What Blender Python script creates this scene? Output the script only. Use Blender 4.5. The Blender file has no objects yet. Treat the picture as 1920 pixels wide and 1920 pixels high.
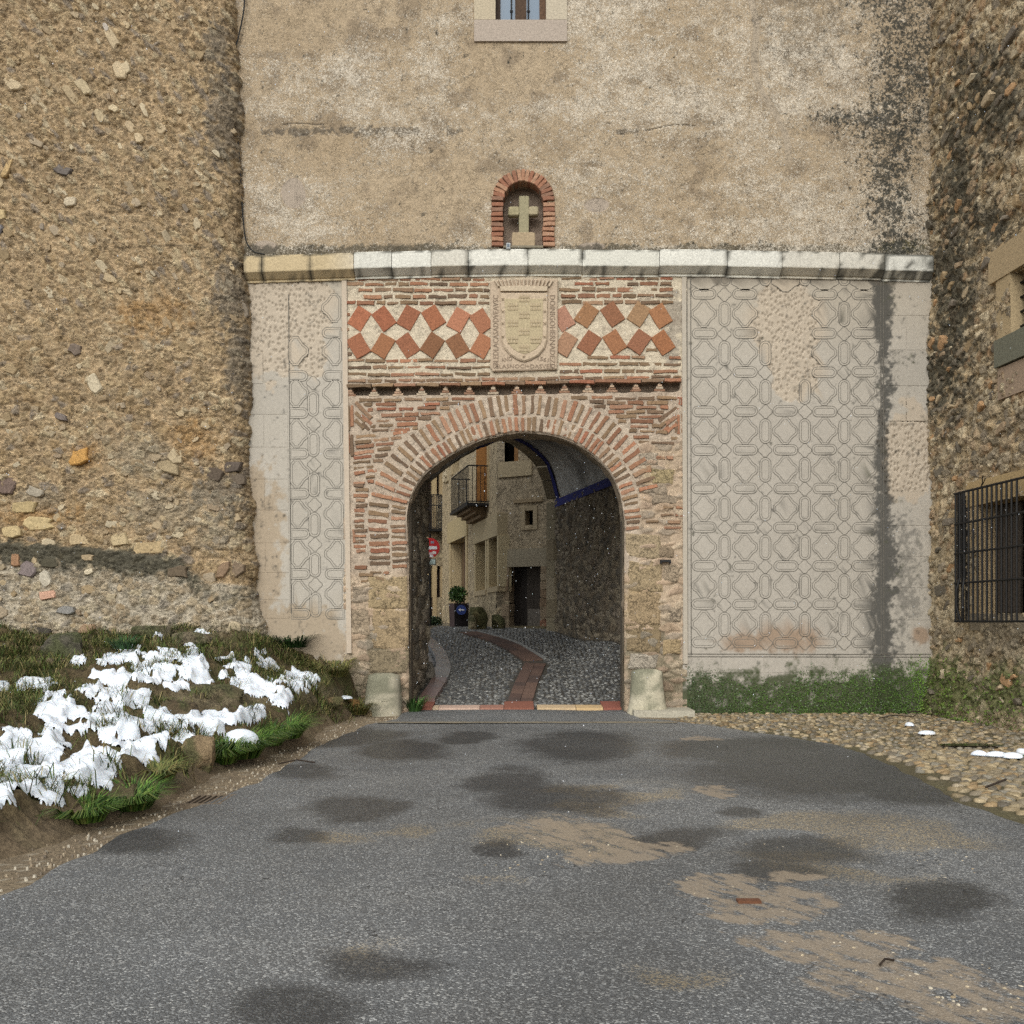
import bpy, math, random
import numpy as np
from mathutils import Vector

random.seed(7)
rng = np.random.default_rng(7)
SC = bpy.context.scene
COL = SC.collection
R = math.radians

# ------------------------------------------------------------------ camera, sky, sun, exposure
cam_d = bpy.data.cameras.new("camera")
cam_d.sensor_width = 36.0
cam_d.lens = 36.0
cam_d.shift_y = 205.0 / 1920.0
cam_d.clip_start = 0.05
cam_d.clip_end = 500.0
cam = bpy.data.objects.new("camera", cam_d)
COL.objects.link(cam)
cam.location = (0.0, -18.0, 1.6)
cam.rotation_euler = (R(90), 0, 0)
SC.camera = cam

SUN_EL, SUN_AZ = 38.0, 192.0          # azimuth measured clockwise from +Y: behind the camera, a little to the left
world = bpy.data.worlds.new("World")
SC.world = world
world.use_nodes = True
wn = world.node_tree
wn.nodes.clear()
w_out = wn.nodes.new("ShaderNodeOutputWorld")
w_bg = wn.nodes.new("ShaderNodeBackground")
w_sky = wn.nodes.new("ShaderNodeTexSky")
w_sky.sky_type = 'NISHITA'
w_sky.sun_disc = False
w_sky.sun_elevation = R(SUN_EL)
w_sky.sun_rotation = R(SUN_AZ)
w_sky.dust_density = 4.0
w_hsv = wn.nodes.new("ShaderNodeHueSaturation")    # grey snow-cloud cover instead of blue sky
w_hsv.inputs['Saturation'].default_value = 0.20
w_bg.inputs['Strength'].default_value = 0.15
wn.links.new(w_sky.outputs[0], w_hsv.inputs['Color'])
w_tint = wn.nodes.new("ShaderNodeMix"); w_tint.data_type = 'RGBA'; w_tint.blend_type = 'MULTIPLY'; w_tint.inputs[0].default_value = 1.0
w_tint.inputs[7].default_value = (.965, .995, 1.0, 1)
wn.links.new(w_hsv.outputs[0], w_tint.inputs[6])
wn.links.new(w_tint.outputs[2], w_bg.inputs['Color'])
wn.links.new(w_bg.outputs[0], w_out.inputs[0])

sun_d = bpy.data.lights.new("sun", 'SUN')
sun_d.energy = 0.55
sun_d.angle = R(110)
sun_d.color = (0.99, 1.0, 0.96)
sun = bpy.data.objects.new("sun", sun_d)
COL.objects.link(sun)
a = R(SUN_AZ)
sv = Vector((math.sin(a) * math.cos(R(SUN_EL)), math.cos(a) * math.cos(R(SUN_EL)), math.sin(R(SUN_EL))))
sun.rotation_euler = (-sv).to_track_quat('-Z', 'Y').to_euler()
sun.location = (0, -20, 25)

SC.view_settings.view_transform = 'Standard'
SC.view_settings.look = 'None'
SC.view_settings.gamma = 1.0
SC.view_settings.use_curve_mapping = False
SC.view_settings.exposure = 0.40
SC.render.engine = 'CYCLES'
SC.render.filter_size = 1.0
SC.cycles.use_denoising = False
SC.cycles.max_bounces = 6
SC.cycles.sample_clamp_indirect = 3.0

# ------------------------------------------------------------------ helpers: coordinates, colours, noise
F = 1920.0
DESAT = .10
HZ = 1165.0


def fx(px, y=0.0):
    return (px - 960.0) * (18.0 + y) / F


def fz(py, y=0.0):
    return 1.6 + (HZ - py) * (18.0 + y) / F


def W(px, py, y=0.0):
    return (fx(px, y), y, fz(py, y))


def lin(c):
    c = np.asarray(c, dtype=float) / 255.0
    c = np.where(c <= 0.04045, c / 12.92, ((c + 0.055) / 1.055) ** 2.4)
    lum = (c * np.array((.2126, .7152, .0722))).sum(-1, keepdims=True)
    return (c * (1 - DESAT) + lum * DESAT) * .92


def hsh(ix, iy, s):
    n = (ix.astype(np.int64) * 374761393 + iy.astype(np.int64) * 668265263 + s * 144269504) & 0xffffffff
    n = ((n ^ (n >> 13)) * 1274126177) & 0xffffffff
    n = n ^ (n >> 16)
    return (n & 0xffffff) / float(0x1000000)


def vnoise(x, y, s=0):
    x = np.asarray(x, float); y = np.asarray(y, float)
    ix = np.floor(x); iy = np.floor(y)
    u = x - ix; v = y - iy
    u = u * u * u * (u * (u * 6 - 15) + 10)
    v = v * v * v * (v * (v * 6 - 15) + 10)
    a_ = hsh(ix, iy, s); b_ = hsh(ix + 1, iy, s); c_ = hsh(ix, iy + 1, s); d_ = hsh(ix + 1, iy + 1, s)
    return (a_ * (1 - u) + b_ * u) * (1 - v) + (c_ * (1 - u) + d_ * u) * v


def vnoise3(x, y, z, s=0):
    iz = np.floor(z); w = z - iz
    w = w * w * w * (w * (w * 6 - 15) + 10)
    a_ = vnoise(x + iz * 37.0, y + iz * 91.0, s); b_ = vnoise(x + (iz + 1) * 37.0, y + (iz + 1) * 91.0, s)
    return a_ * (1 - w) + b_ * w


def fbm(x, y, s=0, o=4, g=0.5):
    r = 0; amp = 1.0; t = 0
    for i in range(o):
        r = r + amp * vnoise(x * 2 ** i + 17.3 * i, y * 2 ** i - 9.1 * i, s + i * 31)
        t += amp; amp *= g
    return r / t


def vor(x, y, s=0, jit=0.9):
    x = np.asarray(x, float); y = np.asarray(y, float)
    ix = np.floor(x); iy = np.floor(y)
    f1 = np.full(x.shape, 9.0); f2 = np.full(x.shape, 9.0); idr = np.zeros(x.shape)
    for dx in (-1, 0, 1):
        for dy in (-1, 0, 1):
            cx = ix + dx; cy = iy + dy
            px = cx + 0.5 + (hsh(cx, cy, s) - .5) * jit
            py = cy + 0.5 + (hsh(cx, cy, s + 7) - .5) * jit
            d = np.hypot(px - x, py - y)
            r_ = hsh(cx, cy, s + 13)
            near = d < f1
            f2 = np.where(near, f1, np.minimum(f2, d))
            idr = np.where(near, r_, idr)
            f1 = np.where(near, d, f1)
    return f1, f2, idr


def sm(x, a_=0.0, b_=1.0):
    t = np.clip((np.asarray(x, float) - a_) / (b_ - a_), 0, 1)
    return t * t * (3 - 2 * t)


def mixc(c0, c1, t):
    t = np.asarray(t)[..., None]
    return c0 * (1 - t) + c1 * t


def pal(idr, cols, spread=0.0):
    cols = np.array([lin(c) for c in cols])
    k = np.clip((idr * len(cols)).astype(int), 0, len(cols) - 1)
    c = cols[k]
    if spread:
        c = c * (1 + spread * (((idr * 977.13) % 1.0) - .5))[..., None]
    return c


def ell(px, py, lst):
    f = np.full(np.shape(px), -9.0)
    for (cx, cy, rx, ry) in lst:
        f = np.maximum(f, 1 - np.sqrt(((px - cx) / rx) ** 2 + ((py - cy) / ry) ** 2))
    return f


# ------------------------------------------------------------------ helpers: objects
WLOC = {}


def thing(name, label, cat, loc=(0, 0, 0), group=None, kind=None):
    o = bpy.data.objects.new(name, None)
    o.empty_display_size = 0.2
    COL.objects.link(o)
    o.location = loc
    WLOC[o.name] = Vector(loc)
    o['label'] = label
    o['category'] = cat
    if group:
        o['group'] = group
    if kind:
        o['kind'] = kind
    return o


def tag(o, label=None, cat=None, group=None, kind=None):
    if label: o['label'] = label
    if cat: o['category'] = cat
    if group: o['group'] = group
    if kind: o['kind'] = kind
    return o


def mk(name, V, faces, mats, parent=None, C=None, mi=None, smooth=False, origin=None):
    """one mesh object from world-space vertices; faces: list of tuples, or an (n,k) index array"""
    V = np.asarray(V, dtype=np.float64).reshape(-1, 3)
    if origin is None:
        origin = (V.min(0) + V.max(0)) / 2
    origin = np.asarray(origin, float)
    L = V - origin
    me = bpy.data.meshes.new(name)
    if isinstance(faces, np.ndarray):
        nf, k = faces.shape
        me.vertices.add(len(L))
        me.vertices.foreach_set('co', L.astype(np.float32).ravel())
        me.loops.add(nf * k)
        me.loops.foreach_set('vertex_index', faces.astype(np.int32).ravel())
        me.polygons.add(nf)
        me.polygons.foreach_set('loop_start', np.arange(0, nf * k, k, dtype=np.int32))
        me.update(calc_edges=True)
    else:
        me.from_pydata(L.tolist(), [], faces)
        me.update()
    if not isinstance(mats, (list, tuple)):
        mats = [mats]
    for m in mats:
        me.materials.append(m)
    if mi is not None:
        me.polygons.foreach_set('material_index', np.asarray(mi, dtype=np.int32))
    if smooth:
        me.polygons.foreach_set('use_smooth', np.ones(len(me.polygons), dtype=bool))
    if C is not None:
        C = np.asarray(C, float)
        if C.ndim == 1:
            C = np.tile(C, (len(L), 1))
        C = C.reshape(-1, 3)
        at = me.color_attributes.new('Col', 'FLOAT_COLOR', 'POINT')
        rgba = np.ones((len(L), 4), np.float32)
        rgba[:, :3] = C
        at.data.foreach_set('color', rgba.ravel())
    o = bpy.data.objects.new(name, me)
    COL.objects.link(o)
    w = Vector(origin)
    if parent is not None:
        o.parent = parent
        o.location = w - WLOC[parent.name]
    else:
        o.location = w
    WLOC[o.name] = w
    return o


def attr(o, name, vals):
    at = o.data.attributes.new(name, 'FLOAT', 'POINT')
    at.data.foreach_set('value', np.asarray(vals, np.float32).ravel())


def gridfaces(nr, nc, keep=None, flip=False):
    i = np.arange(nr * nc).reshape(nr, nc)
    f = np.stack([i[:-1, :-1], i[:-1, 1:], i[1:, 1:], i[1:, :-1]], -1).reshape(-1, 4)
    if flip:
        f = f[:, ::-1]
    if keep is not None:
        f = f[keep.ravel()]
    return f


def compact(V, C, f, *extra):
    used = np.unique(f)
    m = np.full(len(V), -1, np.int64)
    m[used] = np.arange(len(used))
    return (V[used], None if C is None else C[used], m[f]) + tuple(e[used] for e in extra)


def sheet(name, X, Y, Z, C, mat, parent=None, keep=None, flip=False, smooth=True):
    nr, nc = X.shape
    V = np.stack([X, Y, Z], -1).reshape(-1, 3)
    f = gridfaces(nr, nc, keep, flip)
    Cf = np.asarray(C).reshape(-1, 3)
    V, Cf, f = compact(V, Cf, f)
    return mk(name, V, f, mat, parent, Cf, smooth=smooth)


class Acc:
    """collects pieces into ONE mesh"""
    def __init__(s):
        s.V = []; s.F = []; s.C = []; s.n = 0

    def add(s, V, F_, c):
        s.V.append(np.asarray(V, float))
        for f in F_:
            s.F.append(tuple(i + s.n for i in f))
        c = np.asarray(c, float)
        s.C.append(np.tile(c, (len(V), 1)) if c.ndim == 1 else c)
        s.n += len(V)

    def build(s, name, mat, parent=None, smooth=False):
        return mk(name, np.concatenate(s.V), s.F, mat, parent, np.concatenate(s.C), smooth=smooth)


def box_vf(x0, x1, y0, y1, z0, z1):
    V = [(x0, y0, z0), (x1, y0, z0), (x1, y1, z0), (x0, y1, z0), (x0, y0, z1), (x1, y0, z1), (x1, y1, z1), (x0, y1, z1)]
    Fc = [(0, 3, 2, 1), (4, 5, 6, 7), (0, 1, 5, 4), (1, 2, 6, 5), (2, 3, 7, 6), (3, 0, 4, 7)]
    return np.array(V, float), Fc


def hull8(P):
    """box from 8 corners: 4 bottom ccw, 4 top ccw"""
    return np.array(P, float), [(0, 3, 2, 1), (4, 5, 6, 7), (0, 1, 5, 4), (1, 2, 6, 5), (2, 3, 7, 6), (3, 0, 4, 7)]


def frame_plane(o, u, v, n):
    o = np.array(o, float); u = np.array(u, float); v = np.array(v, float); n = np.array(n, float)
    return lambda P: o + P[:, 0:1] * u + P[:, 1:2] * v + P[:, 2:3] * n


FACADE = frame_plane((0, 0, 0), (1, 0, 0), (0, 0, 1), (0, -1, 0))


def slab_vf(poly, proud=.015, back=.02, bev=.008, inset=None):
    """plate with bevelled rim: poly is ccw in (u,v); third coordinate is out of the wall"""
    P = np.array(poly, float)
    n = len(P)
    c = P.mean(0)
    d = P - c
    L = np.linalg.norm(d, axis=1, keepdims=True) + 1e-9
    Q = c + d * np.clip((L - (inset or bev)) / L, .3, 1)
    V = np.concatenate([np.c_[P, np.full(n, -back)], np.c_[P, np.full(n, proud - bev)], np.c_[Q, np.full(n, proud)]])
    Fc = []
    for i in range(n):
        j = (i + 1) % n
        Fc.append((i, j, n + j, n + i))
        Fc.append((n + i, n + j, 2 * n + j, 2 * n + i))
    Fc.append(tuple(range(2 * n, 3 * n)))
    return V, Fc


def lump_vf(rx, rz, ang, hgt, n=9, sink=.03, jit=.22, flat=.62):
    """irregular stone: flat-topped dome with an uneven outline"""
    th = np.sort((np.arange(n) + np.random.default_rng(random.randrange(10 ** 9)).uniform(-.35, .35, n)) / n * 2 * math.pi)
    q = np.array([1 + random.uniform(-jit, jit) for _ in range(n)])
    ex = .72
    cx = np.sign(np.cos(th)) * np.abs(np.cos(th)) ** ex * rx * q
    cz = np.sign(np.sin(th)) * np.abs(np.sin(th)) ** ex * rz * q
    ca, sa = math.cos(ang), math.sin(ang)
    P = np.c_[cx * ca - cz * sa, cx * sa + cz * ca]
    tilt = np.array([random.uniform(-.25, .25), random.uniform(-.25, .25)])
    def ring(k, h_):
        hh = h_ + (P * k) @ tilt * (h_ > 0) + np.array([random.uniform(-.12, .12) * hgt for _ in range(n)]) * (h_ > 0)
        return np.c_[P * k, hh]
    V = np.concatenate([ring(1.0, -sink), ring(.93, hgt * .55), ring(flat, hgt), [[0, 0, hgt * 1.05]]])
    Fc = []
    for r_ in range(2):
        for i in range(n):
            j = (i + 1) % n
            Fc.append((r_ * n + i, r_ * n + j, (r_ + 1) * n + j, (r_ + 1) * n + i))
    for i in range(n):
        Fc.append((2 * n + i, 2 * n + (i + 1) % n, 3 * n))
    return V, Fc


def brick_poly(cx, cz, L, T, ang=0.0, jit=.006, nl=3):
    pts = []
    hl, ht = L / 2, T / 2
    for k in range(nl):
        pts.append((-hl + 2 * hl * k / nl, -ht))
    pts.append((hl, -ht)); pts.append((hl, ht * .2))
    for k in range(nl):
        pts.append((hl - 2 * hl * k / nl, ht))
    pts.append((-hl, ht)); pts.append((-hl, -ht * .1))
    ca, sa = math.cos(ang), math.sin(ang)
    return [(cx + (x + random.uniform(-jit, jit)) * ca - (z + random.uniform(-jit, jit)) * sa,
             cz + (x + random.uniform(-jit, jit)) * sa + (z + random.uniform(-jit, jit)) * ca) for x, z in pts]


def tube_vf(pts, r, n=6, cap=True):
    pts = [Vector(p) for p in pts]
    V = []; Fc = []
    rr = r if isinstance(r, (list, tuple)) else [r] * len(pts)
    for i, p in enumerate(pts):
        t = (pts[min(i + 1, len(pts) - 1)] - pts[max(i - 1, 0)]).normalized()
        up = Vector((0, 0, 1)) if abs(t.z) < .9 else Vector((1, 0, 0))
        a_ = t.cross(up).normalized(); b_ = t.cross(a_)
        for k in range(n):
            an = 2 * math.pi * k / n
            V.append(p + (a_ * math.cos(an) + b_ * math.sin(an)) * rr[i])
    for i in range(len(pts) - 1):
        for k in range(n):
            k2 = (k + 1) % n
            Fc.append((i * n + k, i * n + k2, (i + 1) * n + k2, (i + 1) * n + k))
    if cap:
        Fc.append(tuple(range(n))[::-1])
        Fc.append(tuple(range((len(pts) - 1) * n, len(pts) * n)))
    return np.array([tuple(v) for v in V]), Fc


def catmull(P, n=12):
    P = np.array(P, float)
    Q = np.vstack([2 * P[0] - P[1], P, 2 * P[-1] - P[-2]])
    out = []
    for i in range(1, len(Q) - 2):
        for k in range(n):
            t = k / n
            out.append(.5 * ((2 * Q[i]) + (-Q[i - 1] + Q[i + 1]) * t + (2 * Q[i - 1] - 5 * Q[i] + 4 * Q[i + 1] - Q[i + 2]) * t * t
                             + (-Q[i - 1] + 3 * Q[i] - 3 * Q[i + 1] + Q[i + 2]) * t ** 3))
    out.append(Q[-2])
    return np.array(out)


def resample(P, step):
    P = np.array(P, float)
    s = np.r_[0, np.cumsum(np.linalg.norm(np.diff(P, axis=0), axis=1))]
    n = max(2, int(round(s[-1] / step)) + 1)
    t = np.linspace(0, s[-1], n)
    return np.stack([np.interp(t, s, P[:, k]) for k in range(P.shape[1])], -1)


# ------------------------------------------------------------------ materials
def nodes_of(name):
    m = bpy.data.materials.new(name)
    m.use_nodes = True
    nt = m.node_tree
    nt.nodes.clear()
    out = nt.nodes.new("ShaderNodeOutputMaterial")
    bs = nt.nodes.new("ShaderNodeBsdfPrincipled")
    nt.links.new(bs.outputs[0], out.inputs[0])
    return m, nt, bs


def add_noise(nt, pos, scale, detail=5, rough=.6):
    n = nt.nodes.new("ShaderNodeTexNoise")
    n.inputs['Scale'].default_value = scale
    n.inputs['Detail'].default_value = detail
    n.inputs['Roughness'].default_value = rough
    nt.links.new(pos, n.inputs['Vector'])
    return n.outputs['Fac']


def math_n(nt, op, a_, b_=None, clamp=False):
    m = nt.nodes.new("ShaderNodeMath")
    m.operation = op
    m.use_clamp = clamp
    for i, x in enumerate((a_, b_)):
        if x is None: continue
        if isinstance(x, (int, float)): m.inputs[i].default_value = x
        else: nt.links.new(x, m.inputs[i])
    return m.outputs[0]


def maprange(nt, v, a0, a1, b0, b1):
    m = nt.nodes.new("ShaderNodeMapRange")
    m.inputs[1].default_value = a0; m.inputs[2].default_value = a1
    m.inputs[3].default_value = b0; m.inputs[4].default_value = b1
    nt.links.new(v, m.inputs[0])
    return m.outputs[0]


def mixrgb(nt, fac, a_, b_, mode='MIX'):
    m = nt.nodes.new("ShaderNodeMix")
    m.data_type = 'RGBA'
    m.blend_type = mode
    for i, x in ((0, fac), (6, a_), (7, b_)):
        if isinstance(x, (int, float)): m.inputs[i].default_value = x
        elif isinstance(x, (tuple, list, np.ndarray)): m.inputs[i].default_value = (x[0], x[1], x[2], 1)
        else: nt.links.new(x, m.inputs[i])
    return m.outputs[2]


def M_col(name, rough=.92, lo=.72, hi=1.25, s1=28, s2=140, bump=.35, bdist=.012, spec=.25, worm=0, ws=16, wrot=0, wst=1.0, flake=False):
    """the piece's own colour, with grain and fine relief"""
    m, nt, bs = nodes_of(name)
    at = nt.nodes.new("ShaderNodeAttribute"); at.attribute_name = 'Col'
    geo = nt.nodes.new("ShaderNodeNewGeometry")
    n1 = add_noise(nt, geo.outputs['Position'], s1, 6, .65)
    n2 = add_noise(nt, geo.outputs['Position'], s2, 3, .6)
    v1 = maprange(nt, n1, .3, .7, lo, hi)
    v2 = maprange(nt, n2, .3, .7, .86, 1.14)
    v = math_n(nt, 'MULTIPLY', v1, v2)
    wl = None
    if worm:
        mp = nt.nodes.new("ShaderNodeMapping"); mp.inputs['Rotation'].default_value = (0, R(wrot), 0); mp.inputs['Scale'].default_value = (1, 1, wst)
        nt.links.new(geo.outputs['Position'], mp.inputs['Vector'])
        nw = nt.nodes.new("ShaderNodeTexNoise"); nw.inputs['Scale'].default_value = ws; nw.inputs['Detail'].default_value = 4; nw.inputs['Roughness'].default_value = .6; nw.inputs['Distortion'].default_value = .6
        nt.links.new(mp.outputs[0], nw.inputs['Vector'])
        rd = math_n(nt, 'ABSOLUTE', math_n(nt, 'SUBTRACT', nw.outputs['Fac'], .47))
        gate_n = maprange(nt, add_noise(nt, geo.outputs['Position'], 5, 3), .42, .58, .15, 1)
        wl = math_n(nt, 'MULTIPLY', maprange(nt, rd, .006, .045, 1, 0), gate_n)       # cracks and pits, their shade painted dark into the colour
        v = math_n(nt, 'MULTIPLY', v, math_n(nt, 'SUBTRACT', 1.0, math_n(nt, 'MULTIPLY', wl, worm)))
    col = at.outputs['Color']
    if flake:
        def fa(n_):
            a_ = nt.nodes.new("ShaderNodeAttribute"); a_.attribute_name = n_; return a_.outputs['Fac']
        nfl = nt.nodes.new("ShaderNodeTexNoise"); nfl.inputs['Scale'].default_value = 30; nfl.inputs['Detail'].default_value = 7; nfl.inputs['Roughness'].default_value = .68; nfl.inputs['Distortion'].default_value = 1.3
        nt.links.new(geo.outputs['Position'], nfl.inputs['Vector'])
        nbl = nt.nodes.new("ShaderNodeTexNoise"); nbl.inputs['Scale'].default_value = 20; nbl.inputs['Detail'].default_value = 7; nbl.inputs['Roughness'].default_value = .7; nbl.inputs['Distortion'].default_value = .8
        nt.links.new(geo.outputs['Position'], nbl.inputs['Vector'])
        ff = math_n(nt, 'ADD', fa('Flake'), math_n(nt, 'MULTIPLY', math_n(nt, 'SUBTRACT', nfl.outputs['Fac'], .53), 4.4))
        ff = maprange(nt, ff, .0, .22, 0, 1)
        col = mixrgb(nt, math_n(nt, 'MULTIPLY', ff, .72), col, lin((218, 205, 184)))
        fb = math_n(nt, 'ADD', fa('Black'), math_n(nt, 'MULTIPLY', math_n(nt, 'SUBTRACT', nbl.outputs['Fac'], .5), 4.4))
        fb = maprange(nt, fb, .45, .95, 0, 1)
        col = mixrgb(nt, math_n(nt, 'MULTIPLY', fb, .9), col, lin((54, 55, 49)))
    c = nt.nodes.new("ShaderNodeVectorMath"); c.operation = 'SCALE'
    nt.links.new(col, c.inputs[0]); nt.links.new(v, c.inputs['Scale'])
    nt.links.new(c.outputs[0], bs.inputs['Base Color'])
    bs.inputs['Roughness'].default_value = rough
    bs.inputs['Specular IOR Level'].default_value = spec
    if bump:
        h_ = math_n(nt, 'ADD', math_n(nt, 'MULTIPLY', n1, 1.0), math_n(nt, 'MULTIPLY', n2, .45))
        if wl is not None:
            h_ = math_n(nt, 'SUBTRACT', h_, math_n(nt, 'MULTIPLY', wl, .55))
        if flake:
            h_ = math_n(nt, 'ADD', h_, math_n(nt, 'MULTIPLY', ff, .35))
        b = nt.nodes.new("ShaderNodeBump")
        b.inputs['Strength'].default_value = bump
        b.inputs['Distance'].default_value = bdist * 2
        nt.links.new(h_, b.inputs['Height'])
        nt.links.new(b.outputs[0], bs.inputs['Normal'])
    return m


def M_plain(name, rgb, rough=.6, metal=0.0, spec=.4, vs=30, var=.15, bump=.1):
    m, nt, bs = nodes_of(name)
    geo = nt.nodes.new("ShaderNodeNewGeometry")
    n1 = add_noise(nt, geo.outputs['Position'], vs, 5)
    v = maprange(nt, n1, .3, .7, 1 - var, 1 + var)
    c = nt.nodes.new("ShaderNodeVectorMath"); c.operation = 'SCALE'
    c.inputs[0].default_value = tuple(lin(rgb)) if max(rgb) > 1.001 else tuple(rgb)
    nt.links.new(v, c.inputs['Scale'])
    nt.links.new(c.outputs[0], bs.inputs['Base Color'])
    bs.inputs['Roughness'].default_value = rough
    bs.inputs['Metallic'].default_value = metal
    bs.inputs['Specular IOR Level'].default_value = spec
    if bump:
        b = nt.nodes.new("ShaderNodeBump")
        b.inputs['Strength'].default_value = bump
        b.inputs['Distance'].default_value = .01
        nt.links.new(n1, b.inputs['Height'])
        nt.links.new(b.outputs[0], bs.inputs['Normal'])
    return m


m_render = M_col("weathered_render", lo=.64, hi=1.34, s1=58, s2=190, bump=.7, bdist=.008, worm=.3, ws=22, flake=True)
m_sgraf = M_col("incised_plaster", lo=.9, hi=1.09, s1=22, s2=190, bump=.2, bdist=.006)
m_brick = M_col("old_brick", lo=.66, hi=1.3, s1=34, s2=150, bump=.5, bdist=.01)
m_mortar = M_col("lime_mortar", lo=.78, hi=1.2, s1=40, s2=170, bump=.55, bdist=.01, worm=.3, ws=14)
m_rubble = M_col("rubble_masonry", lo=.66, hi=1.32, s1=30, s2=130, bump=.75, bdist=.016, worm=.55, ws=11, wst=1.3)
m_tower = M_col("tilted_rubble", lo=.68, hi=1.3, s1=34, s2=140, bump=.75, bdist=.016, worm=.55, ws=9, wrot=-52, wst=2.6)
m_stone = M_col("dressed_stone", lo=.74, hi=1.22, s1=32, s2=160, bump=.35, bdist=.009)
m_fieldstone = M_col("field_stone", lo=.68, hi=1.28, s1=26, s2=120, bump=.5, bdist=.012)
m_soil = M_col("damp_soil", lo=.55, hi=1.4, s1=30, s2=140, bump=.8, bdist=.02)
m_leaf = M_col("leaf_green", rough=.6, lo=.8, hi=1.2, s1=20, s2=60, bump=0, spec=.3)
m_wetpebble = M_col("wet_pebble", rough=.22, lo=.7, hi=1.3, s1=40, s2=150, bump=.3, bdist=.006, spec=.5)
m_cobble = M_col("cobble_stone", rough=.62, lo=.7, hi=1.3, s1=40, s2=150, bump=.3, bdist=.006, spec=.4)
m_wood = M_col("old_wood", rough=.8, lo=.6, hi=1.35, s1=24, s2=110, bump=.4, bdist=.006)
m_paint = M_col("enamel_paint", rough=.45, lo=.93, hi=1.06, s1=20, s2=80, bump=.03, spec=.5)
m_iron = M_plain("black_iron", (30, 28, 27), rough=.6, metal=.3, var=.3)
m_rubber = M_plain("black_cable", (22, 21, 20), rough=.6)
m_groove = M_plain("grimy_shaded_groove", (112, 106, 96), rough=1.0, spec=.1, var=.3)  # grooves painted dark: grime, plus shade the shallow relief would not show
m_dark = M_plain("unlit_room", (20, 18, 16), rough=1.0, spec=.0)

m_snow, nt, bs = nodes_of("settled_snow")
geo = nt.nodes.new("ShaderNodeNewGeometry")
n1 = add_noise(nt, geo.outputs['Position'], 26, 5)
n2 = add_noise(nt, geo.outputs['Position'], 190, 3)
bs.inputs['Base Color'].default_value = (.74, .77, .81, 1)
bs.inputs['Roughness'].default_value = .75
bs.inputs['Subsurface Weight'].default_value = .25
bs.inputs['Subsurface Radius'].default_value = (.03, .04, .05)
b = nt.nodes.new("ShaderNodeBump"); b.inputs['Strength'].default_value = .55; b.inputs['Distance'].default_value = .02
nt.links.new(math_n(nt, 'ADD', n1, math_n(nt, 'MULTIPLY', n2, .3)), b.inputs['Height'])
nt.links.new(b.outputs[0], bs.inputs['Normal'])

m_glass, nt, bs = nodes_of("window_glass")
bs.inputs['Base Color'].default_value = (.09, .14, .20, 1)
bs.inputs['Roughness'].default_value = .12
bs.inputs['Specular IOR Level'].default_value = .35

m_water, nt, bs = nodes_of("still_water")
bs.inputs['Base Color'].default_value = (.02, .02, .012, 1)
bs.inputs['Roughness'].default_value = .04


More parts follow.
